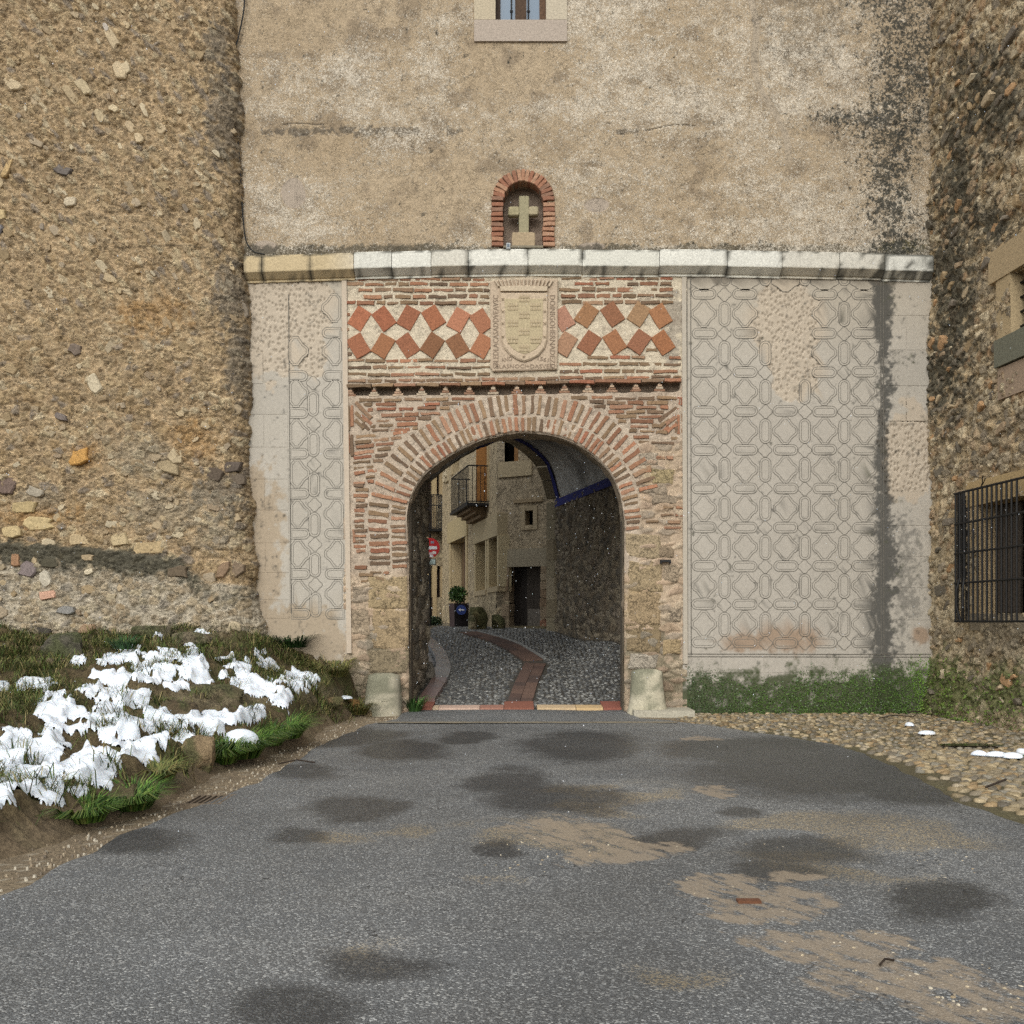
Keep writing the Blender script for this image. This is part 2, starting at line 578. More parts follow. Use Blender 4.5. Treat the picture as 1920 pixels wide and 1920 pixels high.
def M_asphalt():
    m, nt, bs = nodes_of("wet_asphalt")
    geo = nt.nodes.new("ShaderNodeNewGeometry")
    pos = geo.outputs['Position']
    def at(n):
        a_ = nt.nodes.new("ShaderNodeAttribute"); a_.attribute_name = n; return a_.outputs['Fac']
    v1 = nt.nodes.new("ShaderNodeTexVoronoi"); v1.inputs['Scale'].default_value = 100
    v2 = nt.nodes.new("ShaderNodeTexVoronoi"); v2.inputs['Scale'].default_value = 210
    nt.links.new(pos, v1.inputs['Vector']); nt.links.new(pos, v2.inputs['Vector'])
    sx = nt.nodes.new("ShaderNodeSeparateColor"); nt.links.new(v1.outputs['Color'], sx.inputs[0])
    sy = nt.nodes.new("ShaderNodeSeparateColor"); nt.links.new(v2.outputs['Color'], sy.inputs[0])
    nb = add_noise(nt, pos, 1.1, 5)
    nf = add_noise(nt, pos, 9, 6, .7)
    # how much of the aggregate is laid bare varies over the road
    worn = math_n(nt, 'ADD', math_n(nt, 'MULTIPLY', math_n(nt, 'SUBTRACT', nb, .5), .55), math_n(nt, 'MULTIPLY', at('Gravel'), .6))
    g1 = math_n(nt, 'ADD', sx.outputs[0], worn)
    base = mixrgb(nt, maprange(nt, sy.outputs[1], 0, 1, 0, 1), lin((66, 67, 68)), lin((132, 132, 131)))
    pale = mixrgb(nt, sx.outputs[1], lin((146, 147, 146)), lin((206, 204, 198)))
    tanp = mixrgb(nt, sx.outputs[2], lin((150, 128, 92)), lin((196, 178, 145)))
    palec = mixrgb(nt, maprange(nt, math_n(nt, 'ADD', at('Gravel'), math_n(nt, 'MULTIPLY', sx.outputs[1], .3)), .25, .6, 0, 1), pale, tanp)
    c = mixrgb(nt, maprange(nt, g1, .74, .9, 0, 1), base, palec)
    c = mixrgb(nt, maprange(nt, nb, .35, .65, 0, .35), c, lin((92, 89, 84)))
    # hairline cracks and large changes of tone
    nc1 = add_noise(nt, pos, 1.5, 4, .55); nc2 = add_noise(nt, pos, .9, 2)
    ckm = math_n(nt, 'MULTIPLY', maprange(nt, math_n(nt, 'ABSOLUTE', math_n(nt, 'SUBTRACT', nc1, .5)), .0015, .005, 1, 0), maprange(nt, nc2, .52, .60, 0, 1))
    c = mixrgb(nt, math_n(nt, 'MULTIPLY', ckm, .75), c, (.02, .02, .02))
    nl_ = add_noise(nt, pos, .45, 4)
    sc2 = nt.nodes.new("ShaderNodeVectorMath"); sc2.operation = 'SCALE'
    nt.links.new(c, sc2.inputs[0]); nt.links.new(maprange(nt, nl_, .35, .65, .78, 1.22), sc2.inputs['Scale'])
    c = sc2.outputs[0]
    # damp patches
    wet = math_n(nt, 'ADD', at('Wet'), math_n(nt, 'MULTIPLY', math_n(nt, 'SUBTRACT', nf, .5), .9))
    wet = maprange(nt, wet, -.12, .55, 0, .92)
    c = mixrgb(nt, wet, c, mixrgb(nt, .74, c, (.018, .018, .019)))
    # sand washed over the road
    nsd = add_noise(nt, pos, 5, 8, .72)
    map_ = nt.nodes.new("ShaderNodeMapping"); map_.vector_type = 'TEXTURE'; map_.inputs['Rotation'].default_value = (0, 0, R(-58)); map_.inputs['Scale'].default_value = (.42, .10, 1)
    nt.links.new(pos, map_.inputs['Vector'])
    nst = add_noise(nt, map_.outputs[0], 1.0, 6, .65)
    sand = math_n(nt, 'ADD', at('Sand'), math_n(nt, 'MULTIPLY', math_n(nt, 'SUBTRACT', math_n(nt, 'ADD', nst, math_n(nt, 'MULTIPLY', nsd, .8)), .92), 2.6))
    sand = maprange(nt, sand, .0, .30, 0, 1)
    grain = mixrgb(nt, sy.outputs[0], lin((134, 117, 95)), lin((172, 152, 126)))
    c = mixrgb(nt, math_n(nt, 'MULTIPLY', sand, .82), c, grain)
    nt.links.new(c, bs.inputs['Base Color'])
    rg = math_n(nt, 'SUBTRACT', maprange(nt, nf, .3, .7, .62, .42), math_n(nt, 'MULTIPLY', wet, .2))
    rg = math_n(nt, 'ADD', rg, math_n(nt, 'MULTIPLY', sand, .35), True)
    nt.links.new(rg, bs.inputs['Roughness'])
    bs.inputs['Specular IOR Level'].default_value = .4
    hgt = math_n(nt, 'ADD', math_n(nt, 'MULTIPLY', v1.outputs['Distance'], -1.0), math_n(nt, 'MULTIPLY', v2.outputs['Distance'], -.5))
    hgt = math_n(nt, 'MULTIPLY', hgt, math_n(nt, 'SUBTRACT', 1.0, math_n(nt, 'MULTIPLY', sand, .6)))
    b = nt.nodes.new("ShaderNodeBump"); b.inputs['Strength'].default_value = .8; b.inputs['Distance'].default_value = .012
    nt.links.new(hgt, b.inputs['Height']); nt.links.new(b.outputs[0], bs.inputs['Normal'])
    return m


m_asphalt = M_asphalt()

# ------------------------------------------------------------------ shapes of the ground
BE = np.array([(-16, -3.9), (-14, -3.75), (-11, -3.45), (-9.35, -3.12), (-7.2, -3.14), (-5.6, -2.95), (-4.35, -2.75), (-2, -2.8), (-.5, -2.62), (0.2, -2.6)])
BT = np.array([(-16, .2), (-13, .24), (-11, .30), (-8, .46), (-5, .78), (-3, 1.02), (-1, 1.28), (0.2, 1.38)])
RE_L = np.array([(-60, -3.3), (-14, -3.1), (-12, -2.98), (-10.2, -2.92), (-7.76, -2.56), (-4.93, -2.5), (-2.2, -2.25), (-1.6, -2.0), (-1.3, -1.9), (.4, -1.9)])
RE_R = np.array([(-60, 4.3), (-12, 4.1), (-9.9, 4.05), (-8.8, 4.0), (-7.2, 4.15), (-5.6, 4.3), (-4.6, 4.15), (-3.2, 3.5), (-2.2, 2.95), (-1.5, 2.5), (-1.2, 2.15), (.4, 2.05)])


def bank_edge(y):
    return np.interp(y, BE[:, 0], BE[:, 1])


def bank_z(X, y):
    e = bank_edge(y) + .14 * (fbm(y * 1.7, X * 0 + 3.1, 5, 3) - .5) * 2 - X
    T = np.interp(y, BT[:, 0], BT[:, 1])
    w2 = np.interp(y, (-3, -.8), (2.3, 2.5))
    z = T * (.42 * sm(e, 0, .42) + .58 * sm(e / w2, 0, 1))
    k = sm(e, 0, .4)
    z = z + k * ((fbm(X * .9, y * .9, 21, 4) - .5) * .38 + (fbm(X * 4, y * 4, 22, 3) - .5) * .12)
    z = z + k * .05 * sm(fbm(X * 2.2, y * 2.2, 412, 3), .42, .62)                     # tussocks
    rk = np.abs(fbm(X * 2.6, y * 3.4, 24, 3) - .5)
    z = z + k * .10 * (1 - sm(rk, .0, .09))                                            # rock ribs
    return np.where(e > 0, z, -.03) - .02 * (1 - sm(e, 0, .1))


def fl(X, y):
    """surface of the street climbing through the gate"""
    z = np.interp(y, (-1, .5, 1.2, 4.0, 7.0, 9.0, 11, 16, 40), (.0, .02, .09, .62, 1.13, 1.35, 1.43, 1.5, 1.9))
    return z + .5 * sm(X, 1.1, 2.4) * sm(y, 1.0, 3.8) * (1 - sm(y, 4, 9)) + .02 * (fbm(X * 1.5, y * 1.5, 40, 3) - .5)


def at_floor(px, py):
    lo, hi = 18.2, 60.0
    def g(d):
        X = (px - 960) * d / F
        return (1.6 + (HZ - py) * d / F) - float(fl(X, d - 18))
    for d in np.arange(18.2, 50, .05):
        if g(d) < 0:
            hi = d; break
        lo = d
    for _ in range(30):
        m_ = (lo + hi) / 2
        if g(m_) > 0: lo = m_
        else: hi = m_
    d = (lo + hi) / 2
    X = (px - 960) * d / F
    return (X, d - 18, float(fl(X, d - 18)))


def at_bank(px, py, zoff=0):
    d0 = None
    prev = None
    for d in np.arange(4.5, 18.0, .03):
        X = (px - 960) * d / F
        z = 1.6 + (HZ - py) * d / F
        if z < float(bank_z(np.array(X), np.array(d - 18))):
            d0 = d; break
    if d0 is None: d0 = 17.6
    X = (px - 960) * d0 / F
    return (X, d0 - 18, float(bank_z(np.array(X), np.array(d0 - 18))) + zoff)


def gauss(A, r=7, it=3):
    k = np.ones(2 * r + 1) / (2 * r + 1)
    for _ in range(it):
        A = np.apply_along_axis(lambda v: np.convolve(np.r_[[v[0]] * r, v, [v[-1]] * r], k, 'valid'), 0, A)
        A = np.apply_along_axis(lambda v: np.convolve(np.r_[[v[0]] * r, v, [v[-1]] * r], k, 'valid'), 1, A)
    return A


def at_ground(px, py):
    d = 1.6 * F / (py - HZ)
    return ((px - 960) * d / F, d - 18, 0.0)


# ---- ground sheet
gx = np.linspace(-60, 60, 60); gy = np.linspace(-80, 80, 80)
GX, GY = np.meshgrid(gx, gy)
ground = sheet('ground', GX, GY, np.full(GX.shape, -.06), np.tile(lin((120, 105, 85)), GX.shape + (1,)), m_soil)
tag(ground, kind='structure')

# ---- sandy verge between road and bank / cobbles, close up
vx = np.arange(-5.2, 10.6, .05); vy = np.arange(-15, .45, .05)
VX, VY = np.meshgrid(vx, vy)
n_ = fbm(VX * 3, VY * 3, 3, 5)
sc_ = mixc(lin((128, 111, 88)), lin((158, 138, 108)), n_)
p_ = vor(VX * 22, VY * 22, 9)
sc_ = mixc(sc_, lin((190, 178, 155)), (p_[2] > .93) * .6)
sc_ = mixc(sc_, mixc(lin((84, 76, 54)), lin((100, 96, 58)), fbm(VX * 2, VY * 2, 4, 4)), sm(VX, 2.6, 3.4) * .8)
verge = sheet('verge', VX, VY, -.028 + .02 * (n_ - .5), sc_, m_soil)
tag(verge, kind='structure')

# ---- asphalt road
ry = np.concatenate([np.arange(-60, -15, 1.0), np.arange(-15, .36, .045)])
nt_ = 190
tt = np.linspace(0, 1, nt_)
el = np.interp(ry, RE_L[:, 0], RE_L[:, 1]) + .13 * (fbm(ry * 2.3, ry * 0, 61, 4) - .5)
er = np.interp(ry, RE_R[:, 0], RE_R[:, 1]) + .22 * (fbm(ry * 2.1, ry * 0 + 5, 62, 4) - .5)
RX = el[:, None] + (er - el)[:, None] * tt[None, :]
RY = np.repeat(ry[:, None], nt_, 1)
edge = np.minimum(RX - el[:, None], er[:, None] - RX)
RZ = .012 + .03 * (fbm(RX * .6, RY * .6, 63, 3) - .5) * sm(edge, 0, .8) - .035 * (1 - sm(edge, 0, .05))
road = sheet('road', RX, RY, RZ, np.tile(lin((90, 90, 90)), RX.shape + (1,)), m_asphalt)
tag(road, kind='structure')
dd = np.maximum(18 + RY, .3)
PX = 960 + RX * F / dd
PY = HZ + 1.6 * F / dd
WET = [(660, 1515, 105, 28), (560, 1563, 70, 22), (725, 1812, 110, 36), (560, 1885, 140, 46), (1095, 1402, 135, 36), (1050, 1505, 150, 34),
       (770, 1410, 95, 24), (640, 1385, 140, 22), (1380, 1528, 50, 14), (1535, 1604, 140, 32), (1560, 1450, 300, 60), (1730, 1490, 120, 24), (1420, 1410, 220, 30),
       (1775, 1695, 125, 40), (1450, 1645, 110, 30), (930, 1600, 50, 22), (1270, 1575, 110, 24), (560, 1450, 90, 20), (250, 1585, 130, 25), (880, 1385, 60, 16), (960, 1470, 90, 30)]
SAND = [(1060, 1562, 120, 30), (1120, 1600, 85, 26), (1200, 1590, 110, 16), (1330, 1668, 95, 28), (1430, 1710, 130, 34), (1580, 1775, 160, 36),
        (1730, 1830, 170, 40), (1880, 1885, 150, 46), (1360, 1490, 40, 10), (1330, 1388, 50, 8), (1480, 1660, 60, 14)]
GRAV = [(1620, 1600, 280, 85), (1290, 1815, 140, 50), (1000, 1580, 250, 55), (1500, 1560, 180, 40), (700, 1560, 200, 30), (950, 1640, 90, 30), (750, 1790, 120, 40), (1150, 1500, 200, 40)]
for nm, L_ in (('Wet', WET), ('Sand', SAND), ('Gravel', GRAV)):
    wx_ = (fbm(RX * 1.1, RY * 1.1, 65, 4) - .5) * 110 * np.clip(8 / dd, .4, 1.6); wy_ = (fbm(RX * 1.1, RY * 1.1, 66, 4) - .5) * 36 * np.clip(8 / dd, .3, 1.6)
    f_ = np.clip(ell(PX + wx_, PY + wy_, L_), -1, 1) + (.35 * (fbm(RX * 2.2, RY * 2.2, 67, 4) - .5) if nm != 'Gravel' else 0)
    if nm == 'Wet': f_ = np.clip(f_ * 1.6, -1, .6)
    if nm == 'Sand': f_ = np.clip(f_ * 1.6, -1, .35)
    if nm == 'Gravel': f_ = np.clip(f_ * 1.5, 0, .5) * sm(fbm(RX * 1.6, RY * 1.6, 69, 4), .36, .62)
    nr_, nc_ = f_.shape
    attr(road, nm, f_)

# ---- pale joint across the road in front of the gate
jx = np.arange(-2.1, 2.6, .12)
acc = Acc()
V = []; Fc = []
for i, x in enumerate(jx):
    w_ = .07 + .05 * random.random(); o_ = random.uniform(-.02, .02)
    V += [(x, -2.0 - w_ + o_, .022), (x, -2.0 + w_ + o_, .024)]
Fc = [(2 * i, 2 * i + 2, 2 * i + 3, 2 * i + 1) for i in range(len(jx) - 1)]
tag(mk('path_joint', V, Fc, m_mortar, None, lin((142, 130, 108))), kind='structure')

# ------------------------------------------------------------------ the gatehouse
gate = thing('gatehouse', 'tall plastered town gatehouse with brick horseshoe archway and stone cornice', 'gatehouse', (0, 0, 0))

# body of the building behind its faces
acc = Acc()
for bx in ((-4.62, 7.5, .75, 4.0, 6.75, 12.7), (-4.62, -2.3, .3, 2.9, 0, 6.9), (2.75, 7.5, .3, 6.0, 0, 6.9)):
    v, f = box_vf(*bx); acc.add(v, f, lin((120, 100, 80)))
acc.build('wall_core', m_rubble, gate)


def upper_colour(X, Z):
    px = 960 + X * 106.667; py = HZ - (Z - 1.6) * 106.667
    base = mixc(lin((168, 145, 113)), lin((181, 159, 128)), fbm(X * 1.3, Z * 1.3, 101, 4))
    # worn white limewash left in flakes
    big = fbm(X * .55, Z * .8, 102, 4)
    n1 = fbm(X * 5, Z * 6.5, 103, 6, .62)
    wx = X + .25 * fbm(X * 3, Z * 3, 104, 3); wz = Z + .25 * fbm(X * 3, Z * 3, 105, 3)
    n2 = fbm(wx * 13, wz * 13, 106, 4, .6)
    side = .10 * sm(px, 1150, 1500) + .06 * sm(py, 360, 430) - .10 * sm(py, 40, -40)
    band = .16 * np.exp(-((py - 205) / 26.0) ** 2) + .08 * np.exp(-((py - 110) / 40.0) ** 2) * (px < 900)
    f = (n1 - .5) * .8 + (big - .5) * 1.1 + 1.0 * side + 1.1 * band - .05
    clear = ell(px, py, [(800, 330, 170, 90), (930, 110, 150, 70), (600, 60, 90, 60), (640, 300, 90, 50), (1340, 300, 60, 50)])
    f = f - .20 * sm(clear, 0, .6)
    flake = sm(f, .0, .3) * .5
    c = mixc(base, lin((200, 182, 156)), flake * .35)
    grey = fbm(X * 2.2, Z * 2.6, 110, 4)
    c = mixc(c, lin((128, 110, 88)), sm(grey, .56, .74) * .55 * (1 - .6 * flake))
    # smooth repair patches
    rep = ell(px + 8 * (fbm(X * 3, Z * 3, 112) - .5), py, [(550, 362, 24, 30), (498, 463, 24, 13), (1118, 385, 24, 14), (1110, 462, 26, 8)])
    c = mixc(c, lin((172, 155, 136)), sm(rep, 0, .06))
    crackx = 1408 + 60 * sm(py, 80, 260) + 10 * np.sin(py / 37.0)
    rp2 = sm(np.abs(px - crackx), 9, 5) * sm(py, 340, 270)
    c = mixc(c, lin((176, 160, 138)), rp2 * .8)
    # black lichen run on the right
    ax = 1690 - .03 * py + 14 * np.sin(py / 70.0)
    wd = np.interp(py, (0, 250, 330, 420, 470), (62, 75, 45, 40, 55)) * 1.3
    run = np.exp(-((px - ax) / wd) ** 2)
    nn = fbm(wx * 9, wz * 9, 115, 5, .7)
    blk = run * .92 + (nn - .5) * 1.5 - .05
    blk = np.maximum(blk, .85 * np.exp(-((py - 222) / 24.0) ** 2) * sm(px, 1440, 1600) + (nn - .5) * 1.1)
    blk = np.maximum(blk, .55 * sm(px, 1500, 1620) * sm(py, 60, 0) + (nn - .5))
    blk = np.clip(blk - 1.2 * sm(rp2, .2, .8), -1, 1.1)
    b2 = sm((nn - .5) * 2.2 + .9 * np.exp(-((py - 246) / 9.0) ** 2) * (fbm(X * .9, Z * 0 + 1, 117) > .5) - .35, .1, .4)
    c = mixc(c, lin((84, 76, 66)), b2 * .7)
    foot = sm((nn - .5) * 1.6 + sm(py, 448, 470) - .25, .15, .5)
    c = mixc(c, lin((66, 64, 52)), foot * .75)
    mossy = sm((nn - .5) * 1.4 + ell(px, py, [(1690, 462, 60, 18)]), .1, .5)
    c = mixc(c, lin((96, 88, 36)), mossy * .8)
    wet2 = sm((nn - .5) + .5 * np.exp(-((px - 1520) / 110.0) ** 2) * sm(py, 200, 60), .2, .5)
    c = mixc(c, lin((96, 88, 76)), wet2 * .45)
    hgt = .010 * flake * (.6 + .8 * n2) + .016 * (fbm(X * 12, Z * 12, 119, 3) - .5) + .035 * (fbm(X * .8, Z * .8, 120, 3) - .5)
    hgt = hgt * (1 - .8 * sm(rep, 0, .06))
    # open crack
    ckz = 233 + 8 * np.sin(px / 60.0) + 5 * np.sin(px / 23.0)
    ck = (np.abs(py - ckz) < .9) * (fbm(X * 1.1, Z * 0 + 8, 121, 2) > .5)
    c = mixc(c, lin((70, 62, 54)), ck * .8)
    rp = np.maximum(sm(rep, 0, .06), rp2)
    return c, hgt - .02 * ck, np.clip(f, -.8, .6) - 1.5 * rp, blk - rp


def niche_poly(off):
    """niche outline in facade pixels, pushed outwards by off"""
    pts = [(944 - off, 466)]
    for k in range(0, 19):
        t = math.pi - math.pi * k / 18
        pts.append((981 + (37 + off) * math.cos(t), 378 - (37 + off) * math.sin(t)))
    pts.append((1018 + off, 466))
    return pts


def inside(px, py, poly):
    r_ = np.zeros(px.shape, bool)
    n = len(poly)
    for i in range(n):
        x0, y0 = poly[i]; x1, y1 = poly[(i + 1) % n]
        if y0 == y1: continue
        c = ((y0 > py) != (y1 > py)) & (px < (x1 - x0) * (py - y0) / (y1 - y0) + x0)
        r_ ^= c
    return r_


st = .0155
X1 = np.arange(fx(405), fx(1772), st); Z1 = np.arange(fz(482), 12.75, st)
UX, UZ = np.meshgrid(X1, Z1)
c_, h_, fl_, bl_ = upper_colour(UX, UZ)
cpx = 960 + (UX[:-1, :-1] + st / 2) * 106.667; cpy = HZ - (UZ[:-1, :-1] + st / 2 - 1.6) * 106.667
keep = ~inside(cpx, cpy, niche_poly(9)) & ~((cpx > 905) & (cpx < 1048) & (cpy < 62))
V = np.stack([UX, -h_, UZ], -1).reshape(-1, 3)
V, Cf, f, e1, e2 = compact(V, c_.reshape(-1, 3), gridfaces(*UX.shape, keep), fl_.ravel(), bl_.ravel())
uw = mk('upper_wall', V, f, m_render, gate, Cf, smooth=True)
attr(uw, 'Flake', e1); attr(uw, 'Black', e2)

# ---- lower faces: sgraffito plaster either side of the brick portal
PECK = [(1475, 600, 72, 85), (1490, 690, 58, 62), (1700, 845, 58, 95), (505, 610, 62, 115), (565, 600, 60, 50), (585, 665, 34, 40), (575, 560, 60, 45), (500, 560, 50, 40)]


def peck_mask(px, py):
    j = (fbm(px / 22.0, py / 22.0, 131, 4) - .5) * .9
    return sm(ell(px, py, PECK) + j * .8, .02, .12)


def panel_colour(X, Z):
    PK = .89
    px = 960 + X * 106.667; py = HZ - (Z - 1.6) * 106.667
    n = fbm(X * 1.6, Z * 1.2, 133, 4)
    nf = fbm(X * 7, Z * 7, 134, 5, .62)
    c = mixc(lin((180, 170, 154)), lin((192, 182, 167)), n)
    c = mixc(c, lin((186, 172, 150)), sm(py, 700, 540) * .6)
    c = mixc(c, lin((181, 171, 157)), sm(np.exp(-((px - 1440) / 190.0) ** 2) * sm(py, 720, 800)) * .55)
    pk = peck_mask(px, py)
    c = mixc(c, lin((196, 178, 154)), pk * .85)
    # ochre damp
    och = sm((nf - .5) * 1.5 + ell(px, py, [(500, 1000, 42, 130), (488, 1090, 44, 100), (480, 930, 30, 70), (560, 1190, 110, 46), (610, 1210, 60, 50), (600, 1165, 50, 40), (520, 1170, 60, 50)]), .0, .45)
    c = mixc(c, lin((172, 148, 116)), och * .7)
    och2 = sm((nf - .5) * 1.4 + 1.2 * ell(px, py, [(1480, 1200, 85, 32), (1450, 1190, 45, 26), (1725, 1190, 22, 24), (1400, 1205, 70, 24)]), .05, .8)
    c = mixc(c, lin((158, 124, 92)), och2 * .7)
    # black run under the end of the cornice, spreading lower down
    ax = 1656 + 4 * np.sin(py / 50.0)
    run = np.exp(-((px - ax) / np.interp(py, (515, 640, 900, 1000), (20, 16, 15, 26))) ** 2) * 1.15
    spread = 1.35 * ell(px, py, [(1690, 1010, 55, 75), (1690, 1120, 68, 70), (1670, 1060, 60, 110), (1640, 1130, 50, 90), (1665, 1190, 60, 60), (1690, 1060, 45, 60)])
    ng = fbm(X * 15, Z * 15, 137, 4, .7)
    blk = np.maximum(sm(run * np.interp(py, (515, 600, 660, 760, 900, 1000), (2.0, 1.9, 1.3, 1.2, 1.5, 1.6)) + (nf - .5) * 1.9 + (ng - .5) * 2.4, .35, 1.35), .62 * sm(np.clip(spread, -1, .85) + (nf - .5) * 1.7 + (ng - .5) * 3.0, .15, 1.3))
    c = mixc(c, lin((62, 62, 59)), blk * .84)
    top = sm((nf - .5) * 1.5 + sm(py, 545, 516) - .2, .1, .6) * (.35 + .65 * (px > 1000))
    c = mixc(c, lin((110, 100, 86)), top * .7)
    # green foot
    grn = sm((nf - .5) * 1.5 + sm(py, 1215, 1300) + .12 * sm(px, 1480, 1700) - .32, .05, .6) * (px > 1000)
    c = mixc(c, mixc(lin((44, 52, 24)), lin((80, 88, 52)), nf), grn * .92)
    gl = sm((nf - .5) * 1.2 + sm(px, 690, 640) * sm(py, 1215, 1280) * (px < 1000), .3, .8)
    c = mixc(c, lin((90, 92, 74)), gl * .6)
    fine = fbm(X * 30, Z * 30, 136, 3)
    c = c * (PK * (0.94 + .12 * fine))[..., None]
    return c, pk


def panel_sheet(name, p0, p1, q0, q1, s_=.016):
    x = np.arange(fx(p0), fx(p1), s_); z = np.arange(fz(q1), fz(q0), s_)
    X, Z = np.meshgrid(x, z)
    c, pk = panel_colour(X, Z)
    f1, f2, idr = vor(X * 17 + .4 * Z, Z * 11, 141)
    pit = sm(f1, .42, .18) * (idr > .25)
    c = mixc(c, c * .62, pit * pk * .55)
    hgt = .006 * (fbm(X * 3, Z * 3, 142, 4) - .5) - pk * (.004 + .022 * pit) + pk * .012 * (fbm(X * 14, Z * 14, 143, 3) - .5)
    return sheet(name, X, -hgt, Z, c, m_sgraf, gate)


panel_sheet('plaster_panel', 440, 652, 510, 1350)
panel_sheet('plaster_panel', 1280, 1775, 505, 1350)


# sgraffito motifs: plates outlined by scratched grooves
def oval_pts(w, h, n=10):
    r_ = min(w, h) / 2
    pts = []
    if w >= h:
        for s_, a0 in ((1, -90), (-1, 90)):
            for k in range(n + 1):
                t = R(a0 + 180 * k / n)
                pts.append((s_ * (w / 2 - r_) + r_ * math.cos(t), r_ * math.sin(t)))
    else:
        for s_, a0 in ((1, 0), (-1, 180)):
            for k in range(n + 1):
                t = R(a0 + 180 * k / n)
                pts.append((r_ * math.cos(t), s_ * (h / 2 - r_) + r_ * math.sin(t)))
    return pts


def star_pts(rx, rz):
    """lozenge with concave sides and little stepped cusps"""
    quarter = [(1.0, .20), (.91, .235), (.87, .33), (.70, .42), (.56, .55), (.45, .70), (.35, .83), (.27, .87), (.235, 1.0)]
    pts = []
    for q, (sx, sz) in enumerate(((1, 1), (-1, 1), (-1, -1), (1, -1))):
        seq = quarter if q % 2 == 0 else quarter[::-1]
        for a_, b_ in seq:
            pts.append((sx * a_ * rx, sz * b_ * rz))
    return pts


def clip_poly(P, lo, hi):
    for s_, lim in ((1, hi), (-1, -lo)):
        out = []
        n = len(P)
        for i in range(n):
            a_, b_ = P[i], P[(i + 1) % n]
            ia, ib = s_ * a_[0] <= lim, s_ * b_[0] <= lim
            if ia: out.append(a_)
            if ia != ib:
                t = (s_ * lim - a_[0]) / (b_[0] - a_[0])
                out.append((s_ * lim, a_[1] + t * (b_[1] - a_[1])))
        P = out
        if len(P) < 3: return None
    return P


def motif(name, pts_px, cx, cy, double=True, lo=None, hi=None, worn=0):
    """pts in pixels of the facade (x right, y up) about (cx,cy)"""
    P = [(cx + x, -cy + y) for x, y in pts_px]
    if lo is not None:
        P = clip_poly(P, lo, hi)
        if P is None: return
    P = np.array(P)
    c = P.mean(0)
    d = P - c
    n_ = np.roll(P, -1, 0) - np.roll(P, 1, 0)
    n_ = np.c_[n_[:, 1], -n_[:, 0]]
    n_ = n_ / (np.linalg.norm(n_, axis=1, keepdims=True) + 1e-9)
    if np.sum(n_ * d) < 0: n_ = -n_
    offs = [(.6, .0032), (-.6, .0032), (-.65, .0038)]
    if double:
        offs += [(-3.3, .0038), (-3.35, .0032), (-4.4, .0032), (-4.45, .0038)]
    rings = []
    for o_, h_ in offs:
        Q = P + n_ * o_
        Q = np.c_[(Q[:, 0] - 960) / 106.667, 1.6 + (HZ + Q[:, 1]) / 106.667, np.full(len(Q), h_ - worn)]
        rings.append(Q)
    V2 = np.concatenate(rings)
    n = len(P)
    Fc = []; mi = []
    for r_ in range(len(offs) - 1):
        groove = r_ in (0, 4) if double else r_ == 0
        for i in range(n):
            j = (i + 1) % n
            Fc.append((r_ * n + i, r_ * n + j, (r_ + 1) * n + j, (r_ + 1) * n + i)); mi.append(1 if groove else 0)
    Fc.append(tuple((len(offs) - 1) * n + i for i in range(n))); mi.append(0)
    Vw = FACADE(V2)
    cc, _ = panel_colour(Vw[:, 0], Vw[:, 2])
    mk(name, Vw, Fc, [m_sgraf, m_groove], gate, cc, mi)


def maybe(px, py):
    """no plate where the face is hacked away"""
    return float(ell(np.array(px), np.array(py), PECK)) < (.18 + random.uniform(-.08, .12))


hov = oval_pts(46, 20); vov = oval_pts(21, 46)
star = star_pts(23.5, 25.5); sml = star_pts(12.5, 12.5)
hx = [1320, 1397, 1473, 1546, 1620]; vxp = [1358.5, 1435, 1509, 1583]
hyr = [551.5, 625, 697.5, 771, 843.5, 916, 989, 1061.5, 1133.5, 1205]
for i, y in enumerate(hyr):
    for x in hx:
        jx_, jy_ = random.uniform(-.8, .8), random.uniform(-.8, .8)
        if maybe(x, y): motif('plaster_oval', hov, x + jx_, y + jy_)
        if i < 9 and maybe(x, y + 37): motif('plaster_star', star, x + jx_, y + 36.8)
    for x in vxp:
        if maybe(x, y): motif('plaster_lozenge', sml, x + random.uniform(-.6, .6), y + 1, False)
        yv = y + 37.5
        if maybe(x, yv): motif('plaster_oval', vov, x, yv if i < 9 else y - 1) if i < 9 else None
for x in vxp:
    motif('plaster_oval', oval_pts(21, 22), x, 525)
for x in hx:
    motif('plaster_star', [(a_, b_) for a_, b_ in star_pts(26, 18)], x, 529, False)
vy_l = [598, 679, 757.5, 833.5, 908.6, 983.8, 1059, 1134]
ly_l = [640, 718, 796, 871, 946.5, 1021, 1096.5]
for i, y in enumerate(vy_l):
    dx = (y - 757) * .012
    if maybe(587 + dx, y): motif('plaster_oval', vov, 587 + dx, y)
    if i < 7:
        if maybe(588 + dx, ly_l[i]): motif('plaster_lozenge', sml, 588 + dx, ly_l[i], False)
    for cx in (555, 629):
        if maybe(cx + dx, y + 17): motif('plaster_oval', hov, cx + dx, y + 17 if y > 700 else y + 26, True, 542.5 + dx, 641 + dx)
        if maybe(cx + dx, y - 19): motif('plaster_star', star_pts(24, 27), cx + dx, y - 20.5, True, 542.5 + dx, 641 + dx)


